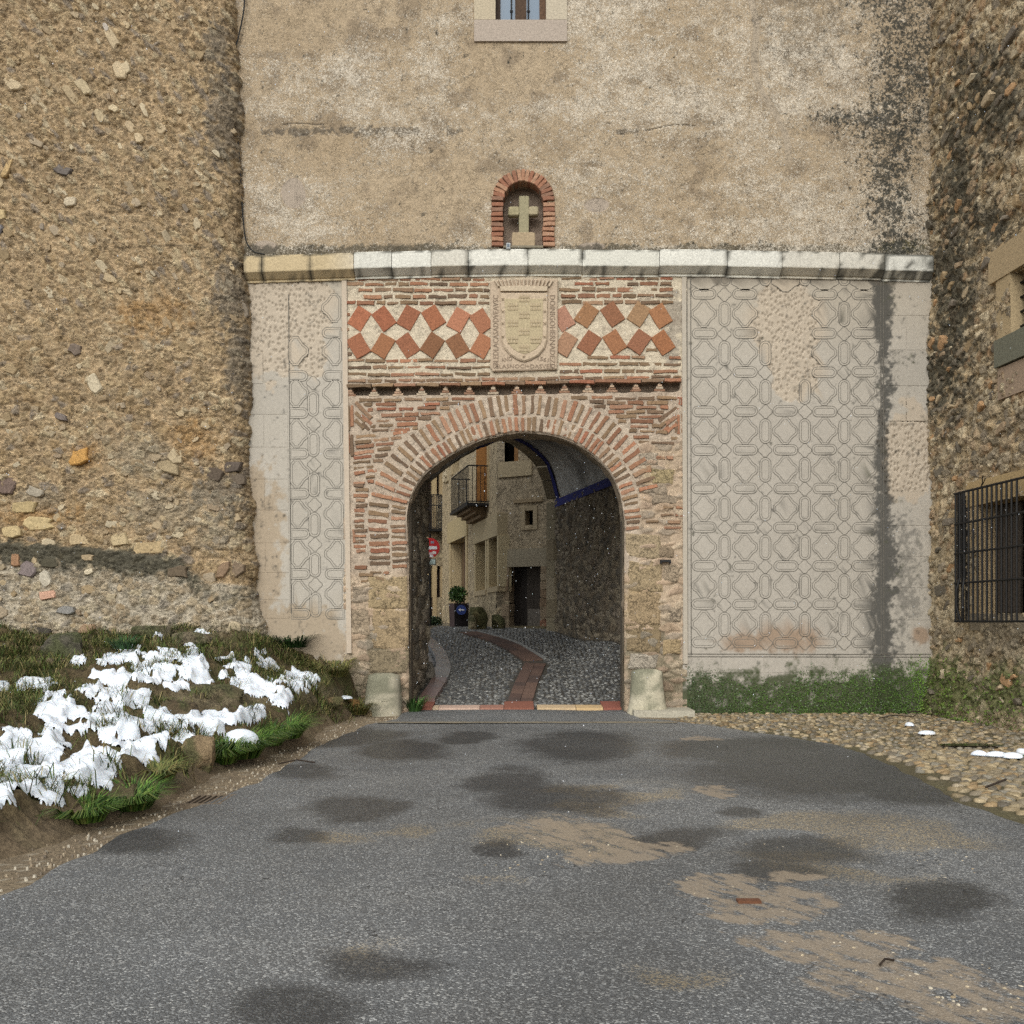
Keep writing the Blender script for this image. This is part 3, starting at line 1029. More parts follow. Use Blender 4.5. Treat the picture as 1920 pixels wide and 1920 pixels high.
# ashlar joints scratched into the plaster strips
def block(p0, p1, q0, q1):
    cx, cy = (p0 + p1) / 2, (q0 + q1) / 2
    if not maybe(cx, cy): return
    g = 1.0
    poly = [(fx(p0 + g), fz(q1 - g)), (fx(p1 - g), fz(q1 - g)), (fx(p1 - g), fz(q0 + g)), (fx(p0 + g), fz(q0 + g))]
    # subdivide so the stains carry over it
    nx, nz = max(2, int((p1 - p0) / 1.8)), max(2, int((q1 - q0) / 1.8))
    x = np.linspace(fx(p0 + g), fx(p1 - g), nx); z = np.linspace(fz(q1 - g), fz(q0 + g), nz)
    X, Z = np.meshgrid(x, z)
    c, _ = panel_colour(X, Z)
    c = c * (1 + random.uniform(-.04, .04))
    Y = np.full(X.shape, -.006)
    V = np.stack([X, Y, Z], -1).reshape(-1, 3)
    f = [tuple(q) for q in gridfaces(nz, nx)]
    rim = [V[0], V[nx - 1], V[-1], V[-nx]]
    n0 = len(V)
    V = np.vstack([V, [(p[0], .01, p[2]) for p in rim]])
    ring = [0, nx - 1, nz * nx - 1, (nz - 1) * nx]
    for i in range(4):
        f.append((n0 + i, n0 + (i + 1) % 4, ring[(i + 1) % 4], ring[i]))
    C = np.vstack([c.reshape(-1, 3), np.tile(lin((110, 102, 92)), (4, 1))])
    mk('plaster_block', V, f, m_sgraf, gate, C)


rows = [530, 550, 604, 662, 720, 777.6, 839, 899, 957, 1018.5, 1074, 1124.5, 1160]
for i in range(len(rows) - 1):
    dx = (rows[i] - 757) * .012
    l0 = 466 + (10 if rows[i] > 1000 else 0)
    if i % 2:
        block(l0, 495 + dx, rows[i], rows[i + 1]); block(495 + dx, 540 + dx, rows[i], rows[i + 1])
    else:
        block(l0, 540 + dx, rows[i], rows[i + 1])
rows = [524, 592, 657, 724, 790, 855, 921, 986, 1044, 1102.6, 1163, 1226]
for i in range(len(rows) - 1):
    if i % 2:
        block(1662, 1699, rows[i], rows[i + 1]); block(1699, 1752, rows[i], rows[i + 1])
    else:
        block(1662, 1752, rows[i], rows[i + 1])
for p0, p1 in ((1290, 1352), (1352, 1432), (1432, 1520), (1520, 1600), (1600, 1660)):
    block(p0, p1, 1232, 1262)


def strip(name, p0, q0, p1, q1, w=.03, proud=.014, mat=None, col=(188, 172, 150)):
    a_ = np.array((fx(p0), fz(q0))); b_ = np.array((fx(p1), fz(q1)))
    t = (b_ - a_) / np.linalg.norm(b_ - a_); n = np.array((-t[1], t[0])) * w / 2
    V, f = slab_vf([a_ + n, a_ - n, b_ - n, b_ + n][::1], proud, .01, .004)
    V = FACADE(V)
    return mk(name, V, f, mat or m_sgraf, gate, lin(col))


for (p0, p1) in ((1288, 1289), (1295, 1296), (1651, 1652), (1656, 1657)):
    strip('plaster_fillet', p0, 522, p1, 1229, .012, .010, m_groove)
for q in (1226, 1231):
    strip('plaster_fillet', 1288, q, 1745, q + 1, .012, .010, m_groove)
strip('plaster_fillet', 541, 552, 546, 1150, .012, .010, m_groove)
strip('plaster_fillet', 645.5, 520, 655, 1225, .085, .03, None, (190, 172, 150))
strip('plaster_fillet', 1282, 520, 1285, 1245, .075, .03, None, (178, 166, 148))

# ------------------------------------------------------------------ brick portal
IN = catmull([(766, 1345), (766.5, 1200), (766, 1060), (764, 1000), (763, 965), (771, 932), (795, 891), (842, 855), (903, 825), (962, 812), (1032, 816),
              (1090, 837), (1138, 879), (1160, 920), (1169, 965), (1171, 1000), (1171, 1100), (1172, 1345)], 10)
INm = resample(IN, 3.0)


def arch_low(px):
    """facade pixel row of the arch line above column px"""
    top = INm[(INm[:, 1] < 1000)]
    return np.interp(px, top[:, 0], top[:, 1])


def portal_colour(X, Z):
    px = 960 + X * 106.667; py = HZ - (Z - 1.6) * 106.667
    n = fbm(X * 2.2, Z * 2.2, 151, 4); nf = fbm(X * 8, Z * 8, 152, 5, .62)
    c = mixc(lin((178, 157, 134)), lin((196, 177, 154)), n)
    c = mixc(c, lin((208, 192, 164)), sm(py, 712, 700) * .85)
    rub = np.maximum(sm(px, 1192, 1205) * sm(py, 818, 838), sm(py, 1060, 1090))
    c = mixc(c, mixc(lin((176, 152, 128)), lin((196, 172, 140)), nf), rub)
    c = mixc(c, lin((166, 140, 86)), sm((nf - .5) * 1.6 + ell(px, py, [(1237, 892, 34, 24), (1205, 1130, 40, 70), (730, 1130, 45, 50)]), .1, .6) * .5)
    c = mixc(c, lin((104, 98, 76)), sm((nf - .5) * 1.6 + ell(px, py, [(715, 1230, 80, 60), (700, 1290, 80, 70), (1215, 1205, 60, 50), (1250, 1270, 60, 80), (1190, 1230, 30, 80)]), .05, .6) * .75)
    c = mixc(c, lin((150, 138, 122)), sm((nf - .5) * 2 + ell(px, py, [(1262, 610, 26, 90)]), .1, .4) * .7)
    c = mixc(c, lin((120, 100, 84)), sm(nf, .62, .75) * .4)
    return c


def portal_patch(X, Z, extra=0):
    rec = (fbm(X * 12, Z * 12, 155, 4) - .5) * .026 + (fbm(X * 3, Z * 3, 156, 3) - .5) * .03
    return -(rec + extra)


# upper part: frieze and the row of dark corbel recesses
x = np.arange(fx(644), fx(1288), .017); z = np.arange(fz(743), fz(508), .0125)
X, Z = np.meshgrid(x, z)
px_ = 960 + X * 106.667; py_ = HZ - (Z - 1.6) * 106.667
tilt_ = -(px_ - 960) * .016
ph = ((px_ - 657) / 44.6) % 1.0
wdt = np.interp(py_ + tilt_ * 0 - (730 - (px_ - 960) * .02), (-14, -8, 0, 8, 11), (.34, .42, .42, .30, .1))
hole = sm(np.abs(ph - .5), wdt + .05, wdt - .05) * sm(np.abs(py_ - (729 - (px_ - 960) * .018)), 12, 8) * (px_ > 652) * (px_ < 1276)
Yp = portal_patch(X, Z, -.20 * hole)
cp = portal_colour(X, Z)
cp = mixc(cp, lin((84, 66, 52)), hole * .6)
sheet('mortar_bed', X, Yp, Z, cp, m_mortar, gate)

# lower part: left pier, above the arch, right pier
for (p0, p1) in ((644, 766), (1171, 1288)):
    x = np.linspace(fx(p0), fx(p1), int((fx(p1) - fx(p0)) / .016)); z = np.arange(-.05, fz(741), .016)
    X, Z = np.meshgrid(x, z)
    if p0 < 900:
        j = np.interp(HZ - (Z - 1.6) * 106.667, INm[:len(INm) // 2, 1][::-1], INm[:len(INm) // 2, 0][::-1])
        X = fx(p0) + (X - fx(p0)) / (fx(p1) - fx(p0)) * ((np.minimum(j, 766) - 960) / 106.667 - fx(p0))
    else:
        X = X
    f1, f2, idr = vor(X * 3.4 + .8 * fbm(X * 4, Z * 4, 157, 3), Z * 7.5 + .8 * fbm(X * 4, Z * 4, 159, 3), 158)
    rub = np.maximum(sm(960 + X * 106.667, 1192, 1210) * sm(HZ - (Z - 1.6) * 106.667, 818, 838), sm(HZ - (Z - 1.6) * 106.667, 1060, 1090))
    Yp = portal_patch(X, Z, rub * (.026 * sm(f2 - f1, .0, .4) * (idr > .35) - .01))
    cc = portal_colour(X, Z)
    stc = pal(idr, [(172, 150, 118), (150, 138, 122), (178, 148, 118), (160, 132, 108), (186, 166, 138), (140, 128, 112)], .2)
    cc = mixc(cc, stc, rub * sm(f2 - f1, .03, .4) * (idr > .35) * .55)
    # round the inner arris
    if p0 < 900:
        e_ = X[:, -1:] - X
    else:
        e_ = X - X[:, :1]
    Yp = Yp + .05 * (1 - sm(e_, 0, .07)) ** 2 * sm(HZ - (Z - 1.6) * 106.667, 960, 1000)
    sheet('mortar_bed', X, Yp, Z, cc, m_mortar, gate)
cols_px = 968.5 + 202.5 * np.sin(np.linspace(-math.pi / 2, math.pi / 2, 300))
zl = fz(arch_low(cols_px)); zh = fz(741)
t_ = np.linspace(0, 1, 110)
X = np.repeat(fx(cols_px)[None, :], 110, 0)
Z = zl[None, :] + (zh - zl)[None, :] * t_[:, None] ** 1.3
Yp = portal_patch(X, Z) + .04 * (1 - sm(t_[:, None] ** 1.3 * (zh - zl)[None, :], 0, .06)) ** 2
sheet('mortar_bed', X, Yp, Z, portal_colour(X, Z), m_mortar, gate)

# soffit and jambs of the front arch
P = resample(INm, 2.2)
ys = np.array([.03, .06, .14, .25, .36, .48, .6])
NX = np.gradient(P[:, 0]); NY = np.gradient(P[:, 1]); ln = np.hypot(NX, NY); nx, ny = NY / ln, -NX / ln   # outwards from the opening (screen y down)
ctr = np.array((968, 1010)); s_ = np.sign((P[:, 0] - ctr[0]) * nx + (P[:, 1] - ctr[1]) * ny); nx, ny = nx * s_, ny * s_
Xs = []; Ys = []; Zs = []
al = np.r_[0, np.cumsum(np.hypot(np.diff(P[:, 0]), np.diff(P[:, 1])))] / 106.667
for y in ys:
    off = 2.0 * ((fbm(al * 5, al * 0 + y * 5, 161, 4) - .5) * 3.0) - (1.2 if y < .05 else 0)
    Xs.append((P[:, 0] + nx * off - 960) / 106.667); Zs.append(1.6 + (HZ - P[:, 1] - ny * off) / 106.667); Ys.append(np.full(len(P), y))
X = np.array(Xs); Y = np.array(Ys); Z = np.array(Zs)
c = mixc(lin((150, 132, 108)), lin((176, 156, 130)), fbm(al[None, :] * 4 + Y * 0, Y * 6, 162, 4))
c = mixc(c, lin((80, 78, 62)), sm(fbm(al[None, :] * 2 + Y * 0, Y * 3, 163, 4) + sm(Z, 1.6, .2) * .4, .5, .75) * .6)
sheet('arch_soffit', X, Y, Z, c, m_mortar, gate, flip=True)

# ---- bricks
BR = [(146, 104, 76), (154, 110, 80), (138, 96, 70), (128, 102, 78), (118, 94, 72), (148, 116, 88), (160, 110, 80), (134, 108, 80), (144, 102, 76), (150, 96, 70), (124, 100, 74), (140, 112, 82), (110, 88, 68), (162, 120, 92)]


def brick_col():
    c = lin(random.choice(BR)) * random.uniform(.85, 1.22)
    return c


brick_jobs = []   # (size, args)


def brick(cx, cz, L, T, ang=0, name='brick', proud=None, jit=.009):
    brick_jobs.append((name, L * T, cx, cz, L, T, ang, proud if proud is not None else random.uniform(.006, .03), jit))


ang_p = np.arctan2(-(ny), nx)
al_px = np.r_[0, np.cumsum(np.hypot(np.diff(P[:, 0]), np.diff(P[:, 1])))]


def ring(o0, o1, step, s0, s1, thick):
    s = s0
    while s < s1:
        k = int(np.searchsorted(al_px, s))
        if k >= len(P): break
        nxk, nyk = nx[k], ny[k]
        # average normals for smooth fanning
        a0, a1 = max(0, k - 22), min(len(P) - 1, k + 22)
        vx_, vy_ = nx[a0:a1].mean(), ny[a0:a1].mean()
        l_ = math.hypot(vx_, vy_); vx_ /= l_; vy_ /= l_
        j0 = random.uniform(-1.2, 1.2); j1 = random.uniform(-2.5, 2.5)
        mx = P[k, 0] + vx_ * ((o0 + o1) / 2 + j0); my = P[k, 1] + vy_ * ((o0 + o1) / 2 + j0)
        brick(fx(mx), fz(my), (o1 - o0 + j1) / 106.667, thick * random.uniform(.8, 1.15) / 106.667, math.atan2(-vy_, vx_) + random.uniform(-.05, .05), 'voussoir')
        s += step * random.uniform(.9, 1.1) * (1.0 if True else 1)


s_left = float(al_px[np.argmin(np.hypot(P[:, 0] - 766, P[:, 1] - 1062))])
s_right = float(al_px[np.argmin(np.hypot(P[:, 0] - 1171, P[:, 1] - 990))])
ring(3, 30, 11.0, s_left, s_right, 6.2)
ring(35, 72, 12.6, s_left + 5, s_right - 60, 7.2)
# wedge the outer fan apart a little: the outer ring is longer, so its steps were taken on the inner line
Ring = [(b[2], b[3]) for b in brick_jobs]


def dist_arch(px, py):
    return float(np.min(np.hypot(P[:, 0] - px, P[:, 1] - py)))


def row_of_bricks(x0, x1, y, slope=0.0, lmin=24, lmax=44, th=7.2, gap=5, drop=.06, skip=None):
    x = x0 + random.uniform(0, 6)
    while x < x1 - 8:
        L = min(random.uniform(lmin, lmax), x1 - x)
        cx = x + L / 2; cy = y + slope * (cx - (x0 + x1) / 2) + random.uniform(-1, 1)
        ok = random.random() > drop and L > 9
        if skip and ok:
            ok = not (skip(x + 1, cy) or skip(x + L - 1, cy) or skip(cx, cy))
            if not ok:
                # shorten towards the free side
                for k in (.75, .5, .3):
                    for xs in (x, x + L * (1 - k)):
                        if not (skip(xs + 1, cy) or skip(xs + L * k - 1, cy) or skip(xs + L * k / 2, cy)) and L * k > 9:
                            brick(fx(xs + L * k / 2), fz(cy), L * k / 106.667, th * random.uniform(.8, 1.1) / 106.667, -slope + random.uniform(-.03, .03))
                            ok = False
                            break
                    else:
                        continue
                    break
        if ok:
            brick(fx(cx), fz(cy), L / 106.667, th * random.uniform(.66, 1.02) / 106.667, -slope + random.uniform(-.03, .03))
        x += L + gap * random.uniform(.6, 1.4)


# frieze courses over and under the lozenge tiles
for y, x0l, th in ((524, 650, 5), (533, 646, 6.5), (544, 645, 7.5), (556, 645, 7.5), (568, 642, 7)):
    row_of_bricks(x0l, 917, y, 0, 16, 42, th, 3.5, .06)
    row_of_bricks(1048, 1262, y - 1, 0, 16, 40, th, 3.5, .1)
for y in (676, 689, 702):
    row_of_bricks(648, 919, y, 0, 22, 46, 6.6, 3, .05)
    row_of_bricks(1048, 1276, y - 6, 0, 22, 46, 6.6, 3, .06)
row_of_bricks(648, 1276, 711, -.014, 20, 46, 6, 4, .12)
# lip of bricks over the recesses
x = 651
while x < 1272:
    L = min(random.uniform(34, 46), 1276 - x)
    brick(fx(x + L / 2), fz(718.5 - (x - 960) * .018), L / 106.667, .055, random.uniform(-.02, .02), 'brick', .05, .01)
    x += L + 1.5
for k in range(15):
    pxk = 657 + 44.6 * k
    yk = 731 - (pxk - 960) * .018
    if pxk > 1275: break
    for (dy, w_, pr) in ((5.5, 20, .012), (1.5, 13, .02), (-2.5, 8, .03)):
        poly = brick_poly(fx(pxk), fz(yk + dy), w_ / 106.667, 4.2 / 106.667, random.uniform(-.06, .06), .004, 2)
        V, f = slab_vf(poly, pr, .2, .006)
        mk('corbel', FACADE(V), f, m_mortar, gate, lin(random.choice([(176, 140, 112), (190, 160, 130), (150, 112, 86), (186, 166, 140)])))


def skipL(px, py):
    if dist_arch(px, py) < 76 and py < 1075: return True
    if 766 < px < 1171 and py > 820: return True
    if 660 < px < 702 and 754 < py < 812 and (px - 660) < 44 - abs(py - 784) * .9: return True
    if 1232 < px < 1274 and 762 < py < 812 and (1274 - px) < 40 - abs(py - 788) * .9: return True
    return False


for i, y in enumerate((749, 757, 766, 775, 784, 793, 802)):
    row_of_bricks(672 if y < 752 else 664, 966, y, -.012 if i < 3 else -.05, 26, 44, 6.8, 6, .05, skipL)
    row_of_bricks(968, 1268, y - 3, .004, 26, 44, 6.8, 6, .05, skipL)
for y in np.arange(811, 1062, 9.6):
    row_of_bricks(662, 840, y, -.11 if y < 900 else -.03, 16, 40, 6.6, 5, .08, skipL)
for y in np.arange(808, 836, 10.5):
    row_of_bricks(1090, 1276, y, .03, 24, 42, 6.4, 6, .06, skipL)
for (x0, x1, y) in ((1210, 1235, 978), (1240, 1282, 952), (1238, 1282, 966), (1250, 1282, 978), (1240, 1280, 990), (1195, 1222, 884), (1198, 1240, 858), (1225, 1262, 858), (670, 700, 1078), (705, 740, 1086), (672, 690, 1090), (690, 730, 1074)):
    row_of_bricks(x0, x1, y, 0, 14, 40, 6, 4, 0)
# corner fans and upright edge bricks
for (dx, dy, L) in ((18, 8, 42), (12, 20, 26), (24, 26, 26), (10, 34, 24), (22, 38, 18)):
    brick(fx(664 + dx), fz(762 + dy), L / 106.667, .06, R(-42) + random.uniform(-.05, .05))
    brick(fx(1270 - dx), fz(768 + dy), L / 106.667, .06, R(38) + random.uniform(-.05, .05))
for (x, y0, y1) in ((653, 760, 808), (660, 760, 800), (653, 812, 850), (660, 815, 855), (664, 992, 1018), (1272, 745, 775), (1279, 745, 760), (1272, 778, 815), (1280, 775, 812), (1268, 790, 812)):
    brick(fx(x), fz((y0 + y1) / 2), (y1 - y0) / 106.667, .05, R(90) + random.uniform(-.03, .03))
for (cx, cy, L) in ((650, 590, 14), (648, 618, 14), (649, 650, 12), (652, 664, 16), (1222, 656, 20)):
    brick(fx(cx), fz(cy), L / 106.667, .055, random.uniform(-.1, .1))

single = {'brick': [], 'voussoir': []}
for j in brick_jobs:
    single[j[0]].append(j)
for nm, L_ in single.items():
    L_.sort(key=lambda j: -j[1])
    rest = Acc()
    for i, (n_, a_, cx, cz, L, T, ang, pr, jit) in enumerate(L_):
        V, f = slab_vf(brick_poly(cx, cz, L, T, ang, jit), pr, .03, .007)
        V = FACADE(V)
        if i < (262 if nm == 'brick' else 298):
            mk(nm, V, f, m_brick, gate, brick_col())
        else:
            rest.add(V, f, brick_col())
    if rest.n:
        tag(rest.build('small_bricks', m_brick, gate), kind='stuff')

# ---- lozenge tiles
TL = [(225, 580, 1), (530, 580, -1), (835, 570, 1), (1145, 570, -1), (1455, 600, 1), (1740, 615, -1), (215, 920, -1), (520, 920, 1), (825, 915, -1), (1130, 910, 1), (1445, 915, -1), (1745, 920, 1)]
TR = [(120, 650, -1), (440, 600, 1), (800, 590, -1), (1165, 585, 1), (1465, 610, -1), (150, 1000, 1), (480, 985, 1), (830, 975, -1), (1170, 970, 1), (1500, 980, -1)]
tcols = [(176, 100, 72), (168, 92, 66), (166, 96, 70), (170, 98, 68), (186, 118, 90), (184, 116, 86), (172, 102, 74), (168, 108, 72), (156, 92, 68), (132, 86, 60), (134, 88, 62), (182, 116, 82)]
tcols2 = [(196, 140, 118), (164, 118, 80), (150, 96, 70), (168, 134, 98), (176, 118, 78), (186, 142, 112), (156, 96, 72), (168, 110, 74), (150, 94, 72), (176, 110, 70)]
for lst, cs, ox, s_, tcol in ((TL, 6.62, 640, 0, tcols), (TR, 7.385, 1040, 1, tcols2)):
    for (k, (a_, b_, sg)) in enumerate(lst):
        cx, cy = ox + a_ / cs, 510 + b_ / cs
        big = abs(sg)
        ang = R(58 + random.uniform(-4, 4)) if sg > 0 else R(122 + random.uniform(-4, 4))
        poly = brick_poly(fx(cx), fz(cy), 40.5 / 106.667, 30.5 / 106.667, ang, .005, 2)
        V, f = slab_vf(poly, .022 + random.uniform(-.006, .008), .03, .007)
        mk('terracotta_tile', FACADE(V), f, m_brick, gate, (lin(tcol[k]) * .62 + lin((158, 114, 72)) * .30) * random.uniform(.9, 1.08))

# ---- big blocks and rubble stones in the piers
for (p0, p1, q0, q1, c_) in ((690, 764, 1082, 1142, (176, 152, 104)), (700, 765, 1145, 1215, (172, 146, 102)), (694, 764, 1218, 1262, (116, 108, 80)), (660, 690, 1100, 1130, (140, 128, 112)), (662, 694, 1140, 1190, (158, 140, 116)),
                              (1176, 1238, 1002, 1046, (176, 156, 118)), (1178, 1242, 1050, 1108, (172, 150, 108)), (1178, 1236, 1112, 1168, (166, 140, 98)), (1176, 1240, 1172, 1222, (122, 104, 64)), (1180, 1232, 1225, 1252, (176, 172, 160)),
                              (1222, 1262, 1026, 1044, (128, 110, 88)), (1198, 1232, 850, 872, (176, 164, 146)), (1245, 1275, 1200, 1226, (176, 150, 100)), (1222, 1262, 880, 905, (176, 158, 104)), (1225, 1270, 930, 945, (150, 136, 118)), (1240, 1276, 1140, 1165, (160, 146, 126)),
                              (1200, 1250, 908, 926, (160, 146, 128)), (1246, 1276, 1060, 1090, (166, 148, 124))):
    poly = [(fx(x + random.uniform(-3, 3)), fz(y + random.uniform(-3, 3))) for x, y in
            ((p0, q1), ((p0 + p1) / 2, q1 + 1), (p1, q1), (p1 + 1, (q0 + q1) / 2), (p1, q0), ((p0 + p1) / 2, q0 - 1), (p0, q0), (p0 - 1, (q0 + q1) / 2))]
    V, f = slab_vf(poly, .016 + random.uniform(-.006, .012), .03, .014, .035)
    mk('stone', FACADE(V), f, m_rubble, gate, lin(c_) * .5 + lin((172, 148, 118)) * .45)
# iron cramp on the right pier
V, f = box_vf(fx(1237), fx(1257), -.09, -.03, fz(1054), fz(1050)); acc = Acc(); acc.add(V, f, lin((30, 28, 26)))
for x in (1237, 1254):
    V, f = box_vf(fx(x), fx(x + 3), -.088, .01, fz(1057), fz(1050.5)); acc.add(V, f, lin((30, 28, 26)))
acc.build('iron_cramp', m_iron, gate)

# ---- cornice of separate stones
joints = [456, 490, 581, 663, 734, 808, 878, 990, 1092, 1237, 1365, 1467, 1575, 1660, 1752]
prof = [(.0, -.42), (.03, -.42), (.03, -.385), (.06, -.375), (.185, -.285), (.19, -.265), (.191, -.225), (.192, -.15), (.191, -.05), (.19, -.012), (.18, .0), (.0, .015)]   # (out, up)
for i in range(len(joints) - 1):
    p0, p1 = joints[i] + .5, joints[i + 1] - .5
    ztop = lambda p: fz(np.interp(p, (456, 800, 960, 1400, 1752), (479, 469, 466.5, 468, 477)), -.2)
    n = max(4, int((p1 - p0) / 8))
    jy = random.uniform(-.012, .012); jz = random.uniform(-.008, .008)
    V = []; C = []
    base = lin(random.choice([(204, 198, 180), (198, 192, 176), (210, 204, 188), (194, 184, 164)])) if p0 > 585 else lin((190, 168, 128))
    for k in range(n + 1):
        p = p0 + (p1 - p0) * k / n
        e = .006 if k in (0, n) else 0
        for (o_, u_) in prof:
            oo = max(0, o_ + jy - e * 2) if o_ > 0 else -.02
            x = (p - 960) * (18 - .2) / F
            V.append((x, -oo + .006 * (fbm(np.array(x * 9), np.array(u_ * 9), 171, 3) - .5), float(ztop(p)) + u_ + jz))
    V = np.array(V)
    nz = fbm(V[:, 0] * 6, V[:, 2] * 6, 172, 5, .65)
    C = np.tile(base, (len(V), 1)) * (0.9 + .25 * nz)[:, None]
    up = np.tile([u for _, u in prof], n + 1)
    pxv = 960 + V[:, 0] * F / 17.8
    edge_ = np.minimum(pxv - p0, p1 - pxv)
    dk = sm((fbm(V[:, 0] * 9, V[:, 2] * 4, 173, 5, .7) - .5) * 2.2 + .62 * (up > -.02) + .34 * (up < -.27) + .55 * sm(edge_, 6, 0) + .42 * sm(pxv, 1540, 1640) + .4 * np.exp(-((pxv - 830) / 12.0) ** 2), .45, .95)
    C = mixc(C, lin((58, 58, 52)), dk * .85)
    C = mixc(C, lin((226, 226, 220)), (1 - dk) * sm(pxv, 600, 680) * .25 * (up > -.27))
    m_ = len(prof)
    Fc = [(k * m_ + j, (k + 1) * m_ + j, (k + 1) * m_ + j + 1, k * m_ + j + 1) for k in range(n) for j in range(m_ - 1)]
    Fc += [tuple(range(m_)), tuple(n * m_ + j for j in range(m_ - 1, -1, -1))]
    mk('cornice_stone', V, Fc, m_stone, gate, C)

# ---- niche
poly = niche_poly(0)
nn_ = len(poly)
V = [(fx(a_), .02, fz(b_)) for a_, b_ in poly] + [(fx(a_), .34, fz(b_)) for a_, b_ in poly]
Fc = [(i, i + 1, nn_ + i + 1, nn_ + i) for i in range(nn_ - 1)]
Fc.append(tuple(nn_ + i for i in range(nn_)))
niche = mk('niche', V, Fc, m_mortar, gate, lin((150, 130, 112)))
V, f = box_vf(fx(944), fx(1018), -.1, .34, fz(468), fz(464)); mk('niche_sill', V, f, m_stone, niche, lin((130, 120, 100)))
pts = []
for y in np.arange(459, 380, -9.3):
    pts.append((933, y, 0)); pts.append((1029, y, 0))
for k in range(19):
    t = math.pi * (k + .5) / 19
    pts.append((981 - 47.5 * math.cos(t), 378 - 47.5 * math.sin(t), math.pi - t if True else 0))
for (x, y, an) in pts:
    L = 22 / 106.667; T = 7.4 / 106.667
    V, f = slab_vf(brick_poly(fx(x + random.uniform(-1, 1)), fz(y), L, T, an + random.uniform(-.05, .05), .006, 2), .05 + random.uniform(-.012, .015), .2, .01)
    mk('brick', FACADE(V), f, m_brick, niche, lin(random.choice([(162, 112, 84), (152, 102, 76), (168, 122, 92), (146, 100, 76), (172, 130, 100), (140, 104, 82)])))

# ---- window at the top
win = mk('window', *box_vf(fx(930) - .02, fx(1023) + .02, .30, .34, fz(40) - .02, 13.4), m_dark, gate)
for (x0, x1, z0, z1, pr, c_, nm) in ((889, 1063, fz(79), fz(39), .035, (172, 156, 140), 'sill'), (889, 929, fz(38.2), 12.95, .03, (184, 168, 140), 'jamb_stone'), (1024, 1063, fz(38.2), 12.95, .03, (186, 172, 148), 'jamb_stone')):
    V, f = box_vf(fx(x0), fx(x1), -pr, .28, z0, z1)
    # rough front
    mk(nm, V, f, m_stone, win, lin(c_))
for (x0, x1, c_) in ((929, 938, (66, 52, 42)), (966, 987, (82, 62, 46)), (1012, 1024, (100, 74, 54))):
    V, f = box_vf(fx(x0), fx(x1), .17, .25, fz(38), 13.3); mk('wooden_frame', V, f, m_wood, win, lin(c_))
for (x0, x1) in ((938, 966), (987, 1012)):
    V, f = box_vf(fx(x0), fx(x1), .215, .235, fz(38), 13.3); mk('pane', V, f, m_glass, win)
for x in (959, 991):
    V, f = tube_vf([(fx(x), .05, fz(40)), (fx(x), .05, fz(22)), (fx(x), .05, fz(20)), (fx(x), .05, fz(17)), (fx(x), .05, fz(15)), (fx(x), .05, 13.3)], [.014, .014, .028, .028, .014, .014], 8)
    mk('bar', V, f, m_iron, win)

# ---- passage behind the arch: vault, side walls, far arch
SA = ((2.5, .58), (-2.02, .58)); SB = ((2.42, 4.0), (-1.86, 1.8)); SCc = ((1.2, 9.0), (-1.75, 3.0))
NT = 80
tv = np.linspace(0, 1, NT)
prof_ab = 4.72 + (4.42 - 4.72) * tv + 1.75 * np.power(np.clip(1 - np.abs(2 * tv - 1) ** 2.4, 0, 1), .5)
prof_c = np.interp(tv, [0, .03, .07, .12, .2, .3, .4, .5, .6, .7, .8, .9, 1.0], [4.76, 5.15, 5.5, 5.72, 5.88, 5.98, 6.02, 5.88, 5.66, 5.42, 5.12, 4.8, 4.42])
prof_c = np.convolve(np.r_[[prof_c[0]] * 2, prof_c, [prof_c[-1]] * 2], np.ones(5) / 5, 'valid')


def station(S, prof):
    return np.stack([S[0][0] + (S[1][0] - S[0][0]) * tv, S[0][1] + (S[1][1] - S[0][1]) * tv, prof], -1)


stA, stB, stC = station(SA, prof_ab), station(SB, prof_ab), station(SCc, prof_c)
rows_ = [stA + (stB - stA) * k / 14 for k in range(14)] + [stB + (stC - stB) * k / 24 for k in range(25)]
G = np.array(rows_)
nz = fbm(G[..., 0] * 5 + G[..., 2] * 3, G[..., 1] * 5, 181, 4)
G[..., 2] += .04 * (nz - .5)
c = mixc(lin((178, 174, 166)), lin((210, 208, 202)), fbm(G[..., 0] * 2 + G[..., 2], G[..., 1] * 2, 182, 5))
c = mixc(c, lin((90, 86, 80)), sm(fbm(G[..., 0] * 1.2 + G[..., 2] * 1.4, G[..., 1] * 1.2, 183, 4), .58, .72) * .6)
sheet('vault', G[..., 0], G[..., 1], G[..., 2], c, m_mortar, gate)


